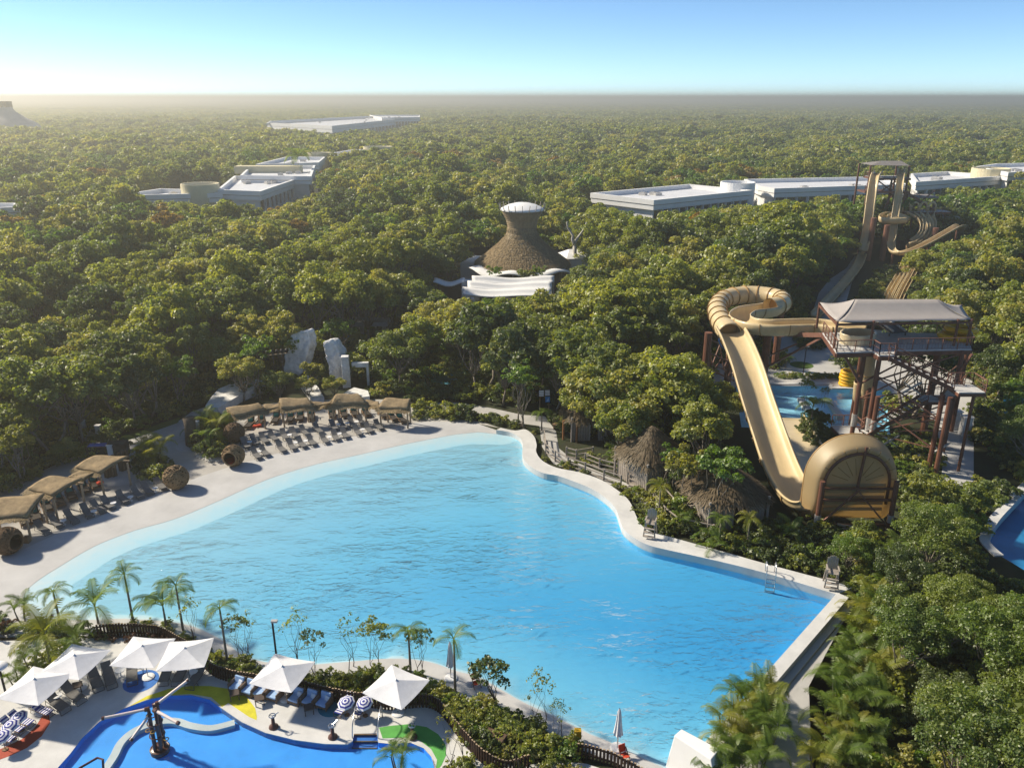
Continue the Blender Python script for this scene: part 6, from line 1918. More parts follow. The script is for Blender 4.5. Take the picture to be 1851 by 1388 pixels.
# ------------------------------------------------------------------ huts
def hut(cx, cy_, half, eave, apex, rz, label, mat=THATCH_D, straw=STRAW_D, ns=4200, ridge=0.0, walls=True):
    h = empty('thatched_hut', (cx, cy_, 0), rz, label, 'hut', 'thatched huts in the jungle')
    rows = []
    for t in np.linspace(0, 1, 7):
        row = []
        r = half * (0.03 + 0.97 * t); z = apex + (eave - apex) * (t ** 0.92) - (0.12 if t > 0.9 else 0)
        for k in range(33):
            a = k * 2 * math.pi / 32
            sq = 1 / max(abs(math.cos(a)), abs(math.sin(a))); sq = 0.45 + 0.55 * min(sq, 1.3)
            row.append(Vector((r * sq * math.cos(a) + (ridge * (1 if math.cos(a) > 0 else -1) * (1 - t * 0.2)), r * sq * math.sin(a), z)))
        rows.append(row)
    b = MB(); b.loft(rows); b.build('roof', mat, h, smooth=True)
    s = put('straw_layer', straw_on(rows, ns, srng, 0.55, 0.08, straw, 0.08), h); s['kind'] = 'stuff'
    w = half * 0.74
    if walls:
        for (x0, y0, x1, y1) in ((-w, -w, w, -w), (w, -w, w, w), (-w, w, w, w), (-w, -w, -w, w)):
            L = math.hypot(x1 - x0, y1 - y0); n = int(L / 0.24)
            pm = MB().box((0, 0, eave * 0.42), (0.2, 0.07, eave * 0.84)).mesh('plank', WOODG)
            an = math.atan2(y1 - y0, x1 - x0)
            for k in range(n):
                if y0 == y1 == -w and 0.42 < k / n < 0.62: continue
                t = (k + 0.5) / n
                put('plank', pm, h, (x0 + (x1 - x0) * t, y0 + (y1 - y0) * t, 0), (0, 0, an + random.uniform(-.03, .03)), (1, 1, random.uniform(0.97, 1.03)))
    for x in (-1, 1):
        for y in (-1, 1):
            b = MB(); b.cyl((x * w * 1.08, y * w * 1.08, -0.1), (x * w * 1.08, y * w * 1.08, eave + 0.2), 0.1, 8); b.build('post', WOODG, h)
    return h
hut(16.6, 55.6, 3.0, 2.5, 4.5, R_(12), 'thatched plank hut nearest the foot of the raft slide chute')
hut(11.9, 62, 2.7, 2.6, 5.0, R_(30), 'thatched hut beside the walkway, half under trees')
hut(7.6, 72.2, 2.6, 2.3, 4.2, R_(5), 'thatched hut by the bend of the jungle walk')
hut(14.6, 81.5, 2.8, 2.9, 5.0, R_(20), 'grey thatched roof peak poking above the dense trees')
# ------------------------------------------------------------------ timber walkway rails
def walk_rail(px, label, z=0.0, h=1.0, step=1.7):
    P = [G(a, c, h) for a, c in px]; P = [Vector((p.x, p.y, z)) for p in P]
    c = P[len(P) // 2]
    r = empty('timber_railing', c, 0, label, 'railing', 'grey timber railings of the jungle walkway')
    o0 = c.copy()
    for k in range(len(P) - 1):
        a, q = P[k] - o0, P[k + 1] - o0
        for hh in (h, h * 0.58, h * 0.2):
            b = MB(); b.bar(a + Vector((0, 0, hh)), q + Vector((0, 0, hh)), 0.07, 0.09); b.build('rail', WOODG, r)
        m = max(1, int((q - a).length / step))
        for i in range(m + (k == len(P) - 2)):
            p = a.lerp(q, i / m); b = MB(); b.box((p.x, p.y, h * 0.55), (0.13, 0.13, h * 1.1)); b.build('post', WOODG, r)
walk_rail([(984, 778), (987, 803), (1004, 816), (1027, 827), (1058, 837), (1092, 850), (1123, 860)], 'long timber railing between the pool coping and the walkway')
walk_rail([(1024, 809), (1042, 814), (1072, 809)], 'short timber railing in front of the bend hut')
walk_rail([(1058, 820), (1084, 830), (1135, 843)], 'timber railing on the jungle side of the walkway')
walk_rail([(1135, 855), (1165, 868), (1192, 876), (1218, 870)], 'timber railing zigzagging below the second hut')
walk_rail([(1200, 880), (1222, 905), (1250, 915), (1270, 905)], 'timber railing at the turn before the chute hut')
walk_rail([(1183, 890), (1203, 918), (1225, 935), (1290, 950)], 'timber railing on the pool side of the chute hut')
b = MB()
deckw = [G(x, y, 0.18) for x, y in ((1140, 868), (1192, 884), (1215, 880), (1260, 918), (1245, 930), (1200, 905), (1180, 898), (1135, 880))]
slab('boardwalk', deckw, -0.1, 0.2, WOODG, None, 'weathered boardwalk zigzagging below the huts', 'boardwalk')
for k, (px, py) in enumerate(((1018, 795), (1042, 800))):
    c = G(px, py); b = MB(); b.cyl((c.x, c.y, 0), (c.x, c.y, 2.0), 0.1, 8); tag(b.build('timber_post', M('orange_timber', (0.30, 0.13, 0.05), 0.7)), ['thin orange timber post left of the bend hut wall', 'orange timber post at the bend hut corner'][k], 'post')
c = G(1010, 775); b = MB(); b.box((0, 0, 0.45), (1.2, 0.5, 0.08)); b.box((-0.5, 0, 0.2), (0.1, 0.45, 0.42)); b.box((0.5, 0, 0.2), (0.1, 0.45, 0.42)); b.box((0, 0.2, 0.8), (1.2, 0.06, 0.35)); o = b.build('timber_bench', WOOD); o.location = (c.x, c.y, 0.01); tag(o, 'brown timber bench on the jungle walk', 'bench')

# ------------------------------------------------------------------ lifeguard chairs and ladder on the coping
def guard_chair(px, py, rz, label):
    c = G(px, py, 0.42)
    g = empty('lifeguard_chair', (c.x, c.y, 0.42), rz, label, 'lifeguard chair', 'grey lifeguard chairs on the coping')
    m = WOODG
    for x in (-1, 1):
        for y in (-1, 1):
            b = MB(); b.bar((x * 0.42, y * 0.42, 0), (x * 0.33, y * 0.3, 1.05), 0.09); b.build('leg', m, g)
        b = MB(); b.box((x * 0.36, 0, 1.32), (0.1, 0.75, 0.05)); b.bar((x * 0.36, -0.3, 1.0), (x * 0.36, -0.3, 1.32), 0.06); b.build('armrest', m, g)
    for k in range(5):
        b = MB(); b.box((0, -0.32 + k * 0.15, 1.06), (0.72, 0.12, 0.04)); b.build('seat_slat', m, g)
    for k in range(5):
        x = -0.28 + k * 0.14
        hgt = 0.95 - 0.9 * x * x * 2.2
        b = MB(); b.box((x, 0.36, 1.06 + hgt / 2), (0.12, 0.04, hgt), 0, R_(-8)); b.build('back_slat', m, g)
    for k in range(3):
        b = MB(); b.box((0, -0.46 - 0.1 * (2 - k), 0.2 + 0.27 * k), (0.74, 0.22, 0.05)); b.build('step', m, g)
    return g
guard_chair(1175, 966, R_(-20), 'weathered lifeguard chair where the coping curves, below the huts')
guard_chair(1501, 1057, R_(-15), 'weathered lifeguard chair near the square corner of the big pool')
ld = G(1393, 1043, 0.42)
L_ = empty('pool_ladder', (ld.x, ld.y, 0.42), R_(-13), 'steel pool ladder hooked over the white coping', 'ladder')
for s in (-1, 1):
    b = MB(); b.tube(catmull([(s * 0.3, 0.75, 0), (s * 0.3, 0.7, 0.7), (s * 0.3, 0.35, 0.92), (s * 0.3, -0.1, 0.6), (s * 0.3, -0.25, -0.3), (s * 0.3, -0.25, -1.8)], 5), 0.035, 8); b.build('side_rail', STEEL, L_, smooth=True)
for k in range(5):
    b = MB(); b.box((0, -0.25, -0.05 - 0.3 * k), (0.6, 0.1, 0.05)); b.build('rung', STEEL, L_)

# ================================================================== THE CHILDREN'S DECK
DZ = 0.02
def umbrella_proto():
    u = empty('parasol', (0, 0, 0), 0, '', 'parasol', 'open white parasols')
    h, e, w = 2.58, 2.12, 1.5
    b = MB(); n = 8; rows = []
    for s in range(4):
        a0 = s * math.pi / 2 + math.pi / 4
        c0 = Vector((w * math.sqrt(2) * math.cos(a0), w * math.sqrt(2) * math.sin(a0), e)); c1 = Vector((w * math.sqrt(2) * math.cos(a0 + math.pi / 2), w * math.sqrt(2) * math.sin(a0 + math.pi / 2), e))
        g = []
        for i in range(n + 1):
            t = i / n; row = []
            for k in range(n + 1):
                q = c0.lerp(c1, k / n); p = Vector((0, 0, h)).lerp(q, t)
                p.z -= 0.10 * math.sin(math.pi * t * 0.8) * 0.7 + 0.09 * math.sin(math.pi * k / n) * t * t
                row.append(p)
            g.append(row)
        b.loft(g)
    o = b.build('canopy', UMB, u); sm = o.modifiers.new('thick', 'SOLIDIFY'); sm.thickness = 0.015
    b = MB()
    b.lathe([(0.01, h + 0.08), (0.07, h + 0.03), (0.10, h - 0.02)], 12); b.build('vent_cap', UMB, u, smooth=True)
    b = MB(); b.cyl((0, 0, 0.05), (0, 0, h - 0.02), 0.035, 8); b.build('pole', STEEL, u)
    b = MB(); b.lathe([(0.01, 0.10), (0.30, 0.10), (0.42, 0.06), (0.42, 0), (0.01, 0)], 22); b.build('base', WTABLE, u)
    for s in range(8):
        a = s * math.pi / 4; rr = w * (math.sqrt(2) if s % 2 else 1) * 0.97
        b = MB(); b.bar((0, 0, h - 0.12), (rr * math.cos(a), rr * math.sin(a), e - 0.05 - (0.09 if s % 2 == 0 else 0)), 0.025); b.build('rib', STEEL, u)
    return u
ump = umbrella_proto()
for (px, py, rz, lab) in ((62, 1227, -12, 'white parasol nearest the frame edge, above the striped loungers'), (134, 1184, -12, 'white parasol second from the frame edge, beside the yellow palm'), (257, 1167, -4, 'white parasol over the blue floor disc, left one of the pair'),
                          (334, 1171, 8, 'white parasol against the fence, right one of the pair'), (510, 1204, -16, 'white parasol above the blue armchairs'), (716, 1229, -29, 'white parasol standing alone near the green floor paint')):
    c = G(px, py, 2.17); c.z = DZ
    place(ump, c, R_(rz), lab, 0.84)
def closed_umb(px, py, label, h=2.5):
    c = G(px, py); r = empty('closed_parasol', (c.x, c.y, 0.015), 0, label, 'parasol', 'folded parasols on the narrow shore')
    b = MB(); prof = [(0.03, h), (0.10, h - 0.25), (0.17, h * 0.62), (0.24, h * 0.42), (0.27, h * 0.36), (0.05, h * 0.36)]
    n = 16; base_i = 0
    for i, (rr, z) in enumerate(prof):
        for k in range(n):
            q = rr * (1.0 if k % 2 else 0.72); a = 2 * math.pi * k / n
            b.v.append((q * math.cos(a), q * math.sin(a), z))
    for i in range(len(prof) - 1):
        for k in range(n): b.f.append((i * n + k, i * n + (k + 1) % n, (i + 1) * n + (k + 1) % n, (i + 1) * n + k))
    b.build('folded_canopy', UMB, r); b = MB(); b.cyl((0, 0, 0), (0, 0, h), 0.035, 8); b.build('pole', STEEL, r)
    b = MB(); b.lathe([(0.01, 0.08), (0.35, 0.08), (0.38, 0), (0.01, 0)], 18); b.build('base', WTABLE, r)
closed_umb(815, 1226, 'folded white parasol behind the bent palm')
closed_umb(1116, 1352, 'folded white parasol near the white corner block')
# grey loungers on the deck
for (h, f, lab) in (((88, 1266), (122, 1291), 'grey sun lounger under the frame-edge parasol, beside the round table'), ((117, 1251), (150, 1273), 'grey sun lounger on the far side of that round table'), ((165, 1215), (183, 1258), 'grey sun lounger on the blue disc side of the second parasol, nearer it'), ((192, 1210), (206, 1252), 'grey sun lounger standing in the open between two parasols'),
                    ((240, 1203), (240, 1244), 'grey sun lounger with its foot on the blue floor disc'), ((309, 1206), (296, 1240), 'grey sun lounger left of three under the right parasol of the pair'), ((338, 1205), (319, 1242), 'grey sun lounger middle of three under the right parasol of the pair'), ((373, 1210), (342, 1249), 'grey sun lounger against the fence with its foot on yellow paint')):
    c, rz = facing(h, f); c.z = DZ; place(lp, c, rz, lab, 0.88)
for (px, py, d) in ((219, 1222, 'beside the lounger on the blue disc'), (106, 1268, 'between the two loungers near the red paint'), (351, 1224, 'beside the lounger against the fence'), (320, 1212, 'under the right parasol of the pair')):
    c = G(px, py); c.z = DZ; place(wt, c, 0, 'small round white table ' + d, 0.95)
bt = table_proto('brown_side_table', M('brown_table', (0.075, 0.055, 0.045), 0.6), 0.28, 0.45, 'side table', 'brown square side tables', True)
for (px, py, d) in ((425, 1262, 'before the first armchair'), (470, 1271, 'before the third armchair'), (559, 1288, 'before the last armchairs'), (141, 1248, 'under the second parasol')):
    c = G(px, py); c.z = DZ; place(bt, c, R_(20), 'square brown side table ' + d, 0.9)
# armchairs
ac = empty('armchair', (0, 0, 0), 0, '', 'armchair', 'wicker armchairs with blue cushions')
b = MB(); b.box((0, 0, 0.2), (0.82, 0.8, 0.14)); b.build('seat_base', WICK, ac)
b = MB(); b.box((0, 0.39, 0.48), (0.84, 0.08, 0.72), 0, R_(-10)); b.build('back', WICK, ac)
for s in (-1, 1):
    b = MB(); b.box((s * 0.42, 0.02, 0.38), (0.08, 0.8, 0.5)); b.build('arm', WICK, ac, bevel=0.02)
    for y in (-0.35, 0.35):
        b = MB(); b.box((s * 0.38, y, 0.065), (0.07, 0.07, 0.13)); b.build('leg', WICK, ac)
b = MB(); b.box((0, -0.04, 0.34), (0.72, 0.72, 0.14)); b.build('seat_cushion', BLUEC, ac, bevel=0.04)
b = MB(); b.box((0, 0.28, 0.6), (0.7, 0.14, 0.5), 0, R_(-14)); b.build('back_cushion', BLUEC, ac, bevel=0.04)
b = MB(); b.box((0.2, 0.12, 0.56), (0.34, 0.12, 0.32), R_(-15), R_(-22)); b.build('pillow', PALEC, ac, bevel=0.04)
for i, (px, py) in enumerate(((430, 1247), (452, 1253), (473, 1257), (497, 1262), (536, 1268), (561, 1272), (586, 1276))):
    c = G(px, py); c.z = DZ
    place(ac, c, R_(-22), ordn(i, 7) + ' blue-cushioned wicker armchair along the fence, from the yellow paint', 0.86)
# striped loungers with little hoods
sl = lounger_proto('striped_lounger', '', 'sun lounger', 'navy striped loungers', STRIPE, WOOD, True)
def rework_stripes(o):
    for ch in o.children:
        if 'seat' in ch.name or 'backrest' in ch.name:
            me = ch.data; L = []
            src = [v.co.copy() for v in me.vertices]
            ys = [p.y for p in src]; y0, y1 = min(ys), max(ys)
            st = me.attributes['st']
            st.data.foreach_set('value', [(p.y - y0) / 0.22 + 0.01 for p in src])
rework_stripes(sl)
hood = MB(); hood.st = []
hr = [(0.01, 0.0, 0.25), (0.30, 0.0, 0.19), (0.52, 0.0, 0.02)]
nseg = 8
for s in range(nseg):
    a0, a1 = 2 * math.pi * s / nseg, 2 * math.pi * (s + 1) / nseg
    for i in range(12):
        t0, t1 = i / 12, (i + 1) / 12
        f = lambda t, a: (0.56 * t * math.cos(a), 0.56 * t * math.sin(a), 0.24 * (1 - t * t))
        hood.quad(f(t0, a0), f(t1, a0), f(t1, a1), f(t0, a1))
        band = (int(t0 * 6.0) % 2) * 0.5 + 0.25
        hood.st += [band] * 4
hood_me = hood.mesh('striped_parasol', STRIPE)
def hooded(head, foot, hd, lab, hlab):
    c, rz = facing(head, foot); c.z = DZ; place(sl, c, rz, lab, 0.72)
    if hd:
        p = G(hd[0], hd[1], 1.15)
        r = empty('small_parasol', (p.x, p.y, DZ), 0, hlab, 'parasol', 'small striped parasols', 0.85)
        put('canopy', hood_me, r, (0, 0, 0.95), (R_(14), R_(-8), 0))
        b = MB(); b.cyl((0, 0, 0), (0, 0, 1.1), 0.02, 6); b.build('pole', WOOD, r)
        b = MB(); b.lathe([(0.01, 0.05), (0.16, 0.05), (0.18, 0), (0.01, 0)], 12); b.build('base', WOOD, r)
hooded((631, 1272), (615, 1291), (625, 1261), 'navy striped child lounger beside the teal floor disc', 'striped child parasol beside the teal floor disc')
hooded((661, 1273), (649, 1293), (658, 1262), 'navy striped child lounger nearest the pool steps', 'striped child parasol nearest the pool steps')
hooded((28, 1304), (54, 1312), (31, 1288), 'navy striped child lounger inside the red paint arc, uppermost', 'striped child parasol uppermost of the three by the red paint')
hooded((12, 1315), (38, 1324), (16, 1303), 'navy striped child lounger middle of the three by the red paint', 'striped child parasol middle of the three by the red paint')
hooded((-6, 1335), (22, 1342), (1, 1322), 'navy striped child lounger lowest by the red paint, at the frame edge', 'striped child parasol lowest by the red paint, at the frame edge')
hooded((64, 1284), (90, 1294), None, 'navy striped child lounger at the tip of the red paint arc', '')

# ------------------------------------------------------------------ picket fences
pk = MB(); pk.box((0, 0, 0.46), (0.105, 0.07, 0.92))
pm_ = pk.mesh('picket', WOODF); pm_.materials.append(WOODP)
pm_.polygons[1].material_index = 1  # top face paler: light catching the picket tops put into the colour
def picket_fence(px, label, spacing=0.185, h=0.92):
    P = [G(a, c, h) for a, c in px]; P = catmull([Vector((p.x, p.y, 0)) for p in P], 8)
    c = P[len(P) // 2]
    r = empty('picket_fence', (c.x, c.y, 0), 0, label, 'fence', 'dark picket fences round the deck')
    acc = 0.0
    for i in range(1, len(P)):
        a, q = P[i - 1], P[i]; L = (q - a).length; d = (q - a) / L; pos = 0.0
        while acc + (L - pos) >= spacing:
            step = spacing - acc; pos += step; acc = 0.0
            p = a + d * pos - Vector((c.x, c.y, 0))
            put('picket', pm_, r, (p.x, p.y, random.uniform(-.03, .03)), (0, 0, math.atan2(d.y, d.x)))
        acc += L - pos
    b = MB()
    for z in (0.2, 0.7):
        for i in range(1, len(P)):
            a, q = P[i - 1] - c, P[i] - c
            nr = Vector((-(q - a).y, (q - a).x, 0)).normalized() * 0.07
            b.bar(a + nr + Vector((0, 0, z)), q + nr + Vector((0, 0, z)), 0.05, 0.09)
    b.build('rail', WOODF, r)
picket_fence([(168, 1130), (200, 1126), (252, 1127), (286, 1131), (318, 1147), (345, 1163), (379, 1195), (411, 1208), (451, 1216), (500, 1221), (549, 1230), (602, 1243), (652, 1251), (705, 1258), (763, 1253), (790, 1261), (808, 1280), (824, 1301), (846, 1327), (868, 1350), (893, 1366), (914, 1373), (935, 1370), (960, 1361)], 'long dark picket fence snaking behind the parasols and round the planting bed')
picket_fence([(1039, 1343), (1065, 1346), (1105, 1357), (1131, 1370), (1155, 1383), (1185, 1400)], 'short dark picket fence near the white corner block')

# ------------------------------------------------------------------ splash fountain in the blue pool
c = G(289, 1352, -0.1)
f = empty('splash_fountain', (c.x, c.y, -0.5), 0, 'splash fountain of brown pipes with white spray arms in the blue pool', 'fountain')
hts = [2.75, 2.5, 2.3, 2.1, 1.6]
for k in range(5):
    a = k * 2 * math.pi / 5 + 0.4
    b = MB(); b.cyl((0.26 * math.cos(a), 0.26 * math.sin(a), 0), (0.24 * math.cos(a), 0.24 * math.sin(a), hts[k] + 0.5), 0.085, 10); b.build('pipe', BRONZE, f, smooth=False)
b = MB(); torus(b, (0, 0, 0.42), 0.44, 0.05, 20, 8); b.lathe([(0.01, 0.45), (0.40, 0.45), (0.46, 0.40), (0.46, 0.02)], 20); b.build('collar', BRONZE, f, smooth=True)
for z in (1.3, 2.1):
    b = MB(); torus(b, (0, 0, z), 0.36, 0.03, 16, 6); b.build('band', BRONZE, f)
for k, (a, L, up) in enumerate(((200, 1.9, 0.05), (245, 1.1, -0.5), (330, 1.6, 0.0), (30, 1.5, 0.75))):
    a = R_(a); z = 0.5 + (2.45, 2.2, 2.4, 2.6)[k]
    p0 = Vector((0.25 * math.cos(a), 0.25 * math.sin(a), z)); p1 = p0 + Vector((L * math.cos(a), L * math.sin(a), up))
    b = MB(); b.cyl(p0, p1, 0.075, 10); ar = b.build('spray_arm', WPIPE, f)
    b = MB(); b.cyl(p1, p1 + (p1 - p0).normalized() * 0.12, 0.10, 10); b.build('nozzle', BRONZE, ar)
    b = MB(); b.cyl(p0 - (p1 - p0).normalized() * 0.12, p0 + (p1 - p0).normalized() * 0.1, 0.12, 10); b.build('joint', BRONZE, ar)
for k in range(4):
    b = MB(); a = k * 1.6; torus(b, (0.42 * math.cos(a), 0.42 * math.sin(a), 1.0 + 0.28 * k), 0.11, 0.025, 12, 6); b.build('valve_wheel', M('brass_valve', (0.45, 0.26, 0.05), 0.4, metal=0.5), f)
# spray pedestals on the deck
for k, (px, py, lab) in enumerate(((495, 1315, 'small spray pedestal nearest the yellow paint'), (602, 1333, 'small spray pedestal left of the pool steps'), (746, 1333, 'small spray pedestal standing on the green paint'))):
    c = G(px, py); s = empty('spray_pedestal', (c.x, c.y, DZ), R_(30 * k), lab, 'spray pedestal', 'small spray pedestals by the blue pool')
    b = MB(); b.lathe([(0.01, 0.02), (0.26, 0.02), (0.24, 0.1), (0.1, 0.16), (0.085, 0.62), (0.01, 0.64)], 16); b.build('stem', BRONZE, s, smooth=True)
    b = MB(); torus(b, (0, 0, 0.78), 0.17, 0.03, 16, 6); b.cyl((-0.17, 0, 0.78), (0.17, 0, 0.78), 0.02, 6); b.cyl((0, 0, 0.62), (0, 0, 0.78), 0.03, 6); b.cyl((0.05, 0, 0.8), (0.32, 0.05, 0.95), 0.03, 6); b.build('spray_wheel', STEEL, s)
# pool steps with steel rails
st = G(661, 1331)
S_ = empty('pool_steps', (st.x, st.y, 0), 0, 'orange-edged pool steps with two steel handrails', 'pool steps')
for k in range(3):
    b = MB(); b.box((0, 0.35 - 0.33 * k, -0.06 - 0.13 * k), (1.28, 0.34, 0.12)); t_ = b.build('step', PAINT['blue'], S_)
    b = MB(); b.box((0, 0.17 - 0.33 * k, -0.035 - 0.13 * k), (1.28, 0.05, 0.08)); b.build('nosing', WOOD, t_)
for s in (-1, 1):
    b = MB(); b.tube(catmull([(s * 0.66, 1.35, 0.02), (s * 0.66, 1.3, 0.75), (s * 0.66, 1.0, 0.95), (s * 0.66, 0.2, 0.72), (s * 0.66, -0.1, 0.2), (s * 0.66, -0.1, -0.3)], 5), 0.03, 8); b.build('handrail', STEEL, S_, smooth=True)
b = MB(); b.tube([G(130, 1400, 0.2), G(143, 1388, 0.9), G(176, 1369, 0.9), G(186, 1372, 0.9), G(187, 1400, 0.1)], 0.06, 8)
tag(b.build('brown_handrail', BRONZE, smooth=False), 'brown pipe handrail at the bottom frame edge by the blue pool', 'handrail')
# lamps
def lamp(px, py, h, label, disc_head=False):
    c = G(px, py); l = empty('lamp_post', (c.x, c.y, 0), 0, label, 'lamp post', 'lamp posts')
    b = MB(); b.cyl((0, 0, 0), (0, 0, h), 0.06, 8); b.build('pole', BLACK, l)
    if disc_head:
        b = MB(); b.lathe([(0.01, h + 0.25), (0.42, h + 0.18), (0.45, h + 0.1), (0.1, h + 0.02), (0.01, h)], 18); b.build('lamp_head', WTABLE, l, smooth=True)
    else:
        b = MB(); b.box((0.12, 0, h + 0.05), (0.36, 0.2, 0.12)); b.build('lamp_head', GALV, l)
    return l
lamp(502, 1205, 3.1, 'black lamp post rising behind the armchair parasol')
lamp(13, 1262, 2.0, 'lamp post with a pale disc head at the frame edge', True)
lamp(1451, 680, 3.6, 'thin grey lamp post on the plaza lawn')
# planting bed oddments
c = G(893, 1343); b = MB(); b.box((0, 0, 0.3), (1.25, 0.62, 0.6)); o = b.build('planter_box', M('brown_box', (0.12, 0.075, 0.05), 0.8), bevel=0.02); o.location = (c.x, c.y, 0); o.rotation_euler = (0, 0, R_(-28)); tag(o, 'brown box standing in the planting bed inside the fence curve', 'box')
c = G(1044, 1340); b = MB(); b.box((0, 0, 0.55), (0.34, 0.3, 0.45)); b.box((0, 0, 0.16), (0.08, 0.08, 0.34)); o = b.build('yellow_box', M('yellow_box', (0.6, 0.36, 0.02), 0.5), bevel=0.02); o.location = (c.x, c.y, 0); tag(o, 'little yellow box on a post at the narrow shore', 'box')
for k, (px, py) in enumerate(((861, 1240), (1128, 1372))):
    c = G(px, py); r = empty('beach_chair', (c.x, c.y, 0.015), R_(25), ['red folding chair on the narrow shore behind the bed', 'red and timber folding chair next to the folded parasol'][k], 'chair', 'folding chairs on the narrow shore', 0.72)
    for s in (-1, 1):
        b = MB(); b.bar((s * 0.28, -0.35, 0), (s * 0.28, 0.3, 0.75), 0.05); b.bar((s * 0.3, 0.3, 0), (s * 0.3, -0.25, 0.5), 0.05); b.build('leg', WOOD, r)
    b = MB(); b.box((0, -0.05, 0.38), (0.52, 0.5, 0.04)); b.build('seat', REDC, r)
    b = MB(); b.box((0, 0.32, 0.72), (0.52, 0.04, 0.55), 0, R_(-15)); b.build('backrest', REDC, r)

# ================================================================== PALMS, SMALL TREES AND BEDS
def frond_mesh(name, L, e0, bend, pairs, ll, w, mat, seed=0, fold=0.5):
    rg = np.random.default_rng(seed)
    V, Q, lv = [], [], []
    p = Vector((0, 0, 0)); n = 16; pts = [p.copy()]; tans = []
    for i in range(n):
        e = e0 - bend * ((i + 0.5) / n) ** 1.1
        d = Vector((0, math.cos(e), math.sin(e))); tans.append(d); p = p + d * (L / n); pts.append(p.copy())
    def q4(a, b_, c, d, l):
        k = len(V); V.extend([tuple(a), tuple(b_), tuple(c), tuple(d)]); Q.append((k, k + 1, k + 2, k + 3)); lv.extend([l] * 4)
    for i in range(n):
        s = 0.03 * (1 - i / n) + 0.008
        q4(pts[i] + Vector((-s, 0, 0)), pts[i] + Vector((s, 0, 0)), pts[i + 1] + Vector((s, 0, 0)), pts[i + 1] + Vector((-s, 0, 0)), 0.8)
    for k in range(pairs):
        t = 0.14 + 0.86 * (k + 0.5) / pairs
        i = min(n - 1, int(t * n)); f = t * n - i
        b0 = pts[i].lerp(pts[min(n, i + 1)], f); T = tans[i]; up = Vector((0, -T.z, T.y))
        ln = ll * (0.45 + 0.75 * math.sin(math.pi * min(1, t * 0.85 + 0.12))) * rg.uniform(0.85, 1.12)
        for s in (-1, 1):
            d = (Vector((s, 0, 0)) * 0.85 + T * (0.55 + 0.5 * t) + up * fold * (0.45 - 0.25 * t)).normalized()
            mid = b0 + d * ln * 0.55; tip = mid + (d + Vector((0, 0, -0.55 - rg.random() * 0.5))).normalized() * ln * 0.5
            wd = T * w
            l = rg.random()
            q4(b0 - wd * 0.5, b0 + wd * 0.5, mid + wd * 0.5, mid - wd * 0.5, l); q4(mid - wd * 0.5, mid + wd * 0.5, tip + wd * 0.08, tip - wd * 0.08, l)
    return np_mesh(name, np.array(V), np.array(Q), mat, lv)
FR = {}
for key, mat in (('g', PALM), ('y', PALM_Y)):
    FR['tall' + key] = [frond_mesh('frond', 1.35, R_(58 - 16 * k), R_(105 + 10 * k), 15, 0.34, 0.045, mat, k) for k in range(3)]
    FR['big' + key] = [frond_mesh('frond', 2.3, R_(72 - 18 * k), R_(85 + 14 * k), 22, 0.55, 0.065, mat, 10 + k) for k in range(3)]
    FR['areca' + key] = [frond_mesh('frond', 1.75, R_(78 - 16 * k), R_(80 + 22 * k), 17, 0.44, 0.05, mat, 20 + k) for k in range(3)]
def palm(base, top_h, kind, n, label, sc=1.0, lean=(0, 0), name='palm_tree', group='slim palms', z=0.0):
    r = empty(name, (base.x, base.y, z), random.uniform(0, 6.28), label, 'palm', group, sc)
    tp = Vector((lean[0], lean[1], top_h))
    if top_h > 0.3:
        b = MB(); b.tube(catmull([(0, 0, -0.1), (tp.x * 0.25, tp.y * 0.25, top_h * 0.5), tp], 5), [0.085 - 0.035 * i / 10 for i in range(11)], 8); b.build('trunk', BARK, r, smooth=True)
        b = MB(); b.tube([tp - Vector((0, 0, 0.02)), tp + Vector((0, 0, 0.35))], [0.06, 0.035], 7); b.build('crownshaft', M('green_crownshaft', (0.12, 0.17, 0.04), 0.6), r, smooth=True)
    for k in range(n):
        m = FR[kind][k % 3]
        a = k * 2.399 + random.uniform(-.25, .25)
        put('frond', m, r, tp + Vector((0, 0, 0.3 if top_h > 0.3 else 0.05)), (random.uniform(-.12, .12), random.uniform(-.1, .1), a), random.uniform(0.85, 1.12))
    return r
def areca(base, label, sc=1.0, n=13, key='g', z=0.0, group='clumping palms beside the service path'):
    r = empty('clumping_palm', (base.x, base.y, z), random.uniform(0, 6.28), label, 'palm', group, sc)
    ns = 4
    for s in range(ns):
        a = s * 1.6; h = random.uniform(0.7, 1.7)
        q = Vector((0.28 * math.cos(a), 0.28 * math.sin(a), 0)); tp = q * 1.9 + Vector((0, 0, h))
        b = MB(); b.tube([q, (q + tp) / 2 + Vector((0.02, 0, 0)), tp], [0.06, 0.05, 0.04], 6); b.build('stem', BARK_D if s % 2 else BARK, r)
        for k in range(max(4, n // ns + 1)):
            put('frond', FR['areca' + key][k % 3], r, tp, (0, 0, a + k * 2.1 + random.uniform(-.4, .4)), random.uniform(0.8, 1.1))
    return r
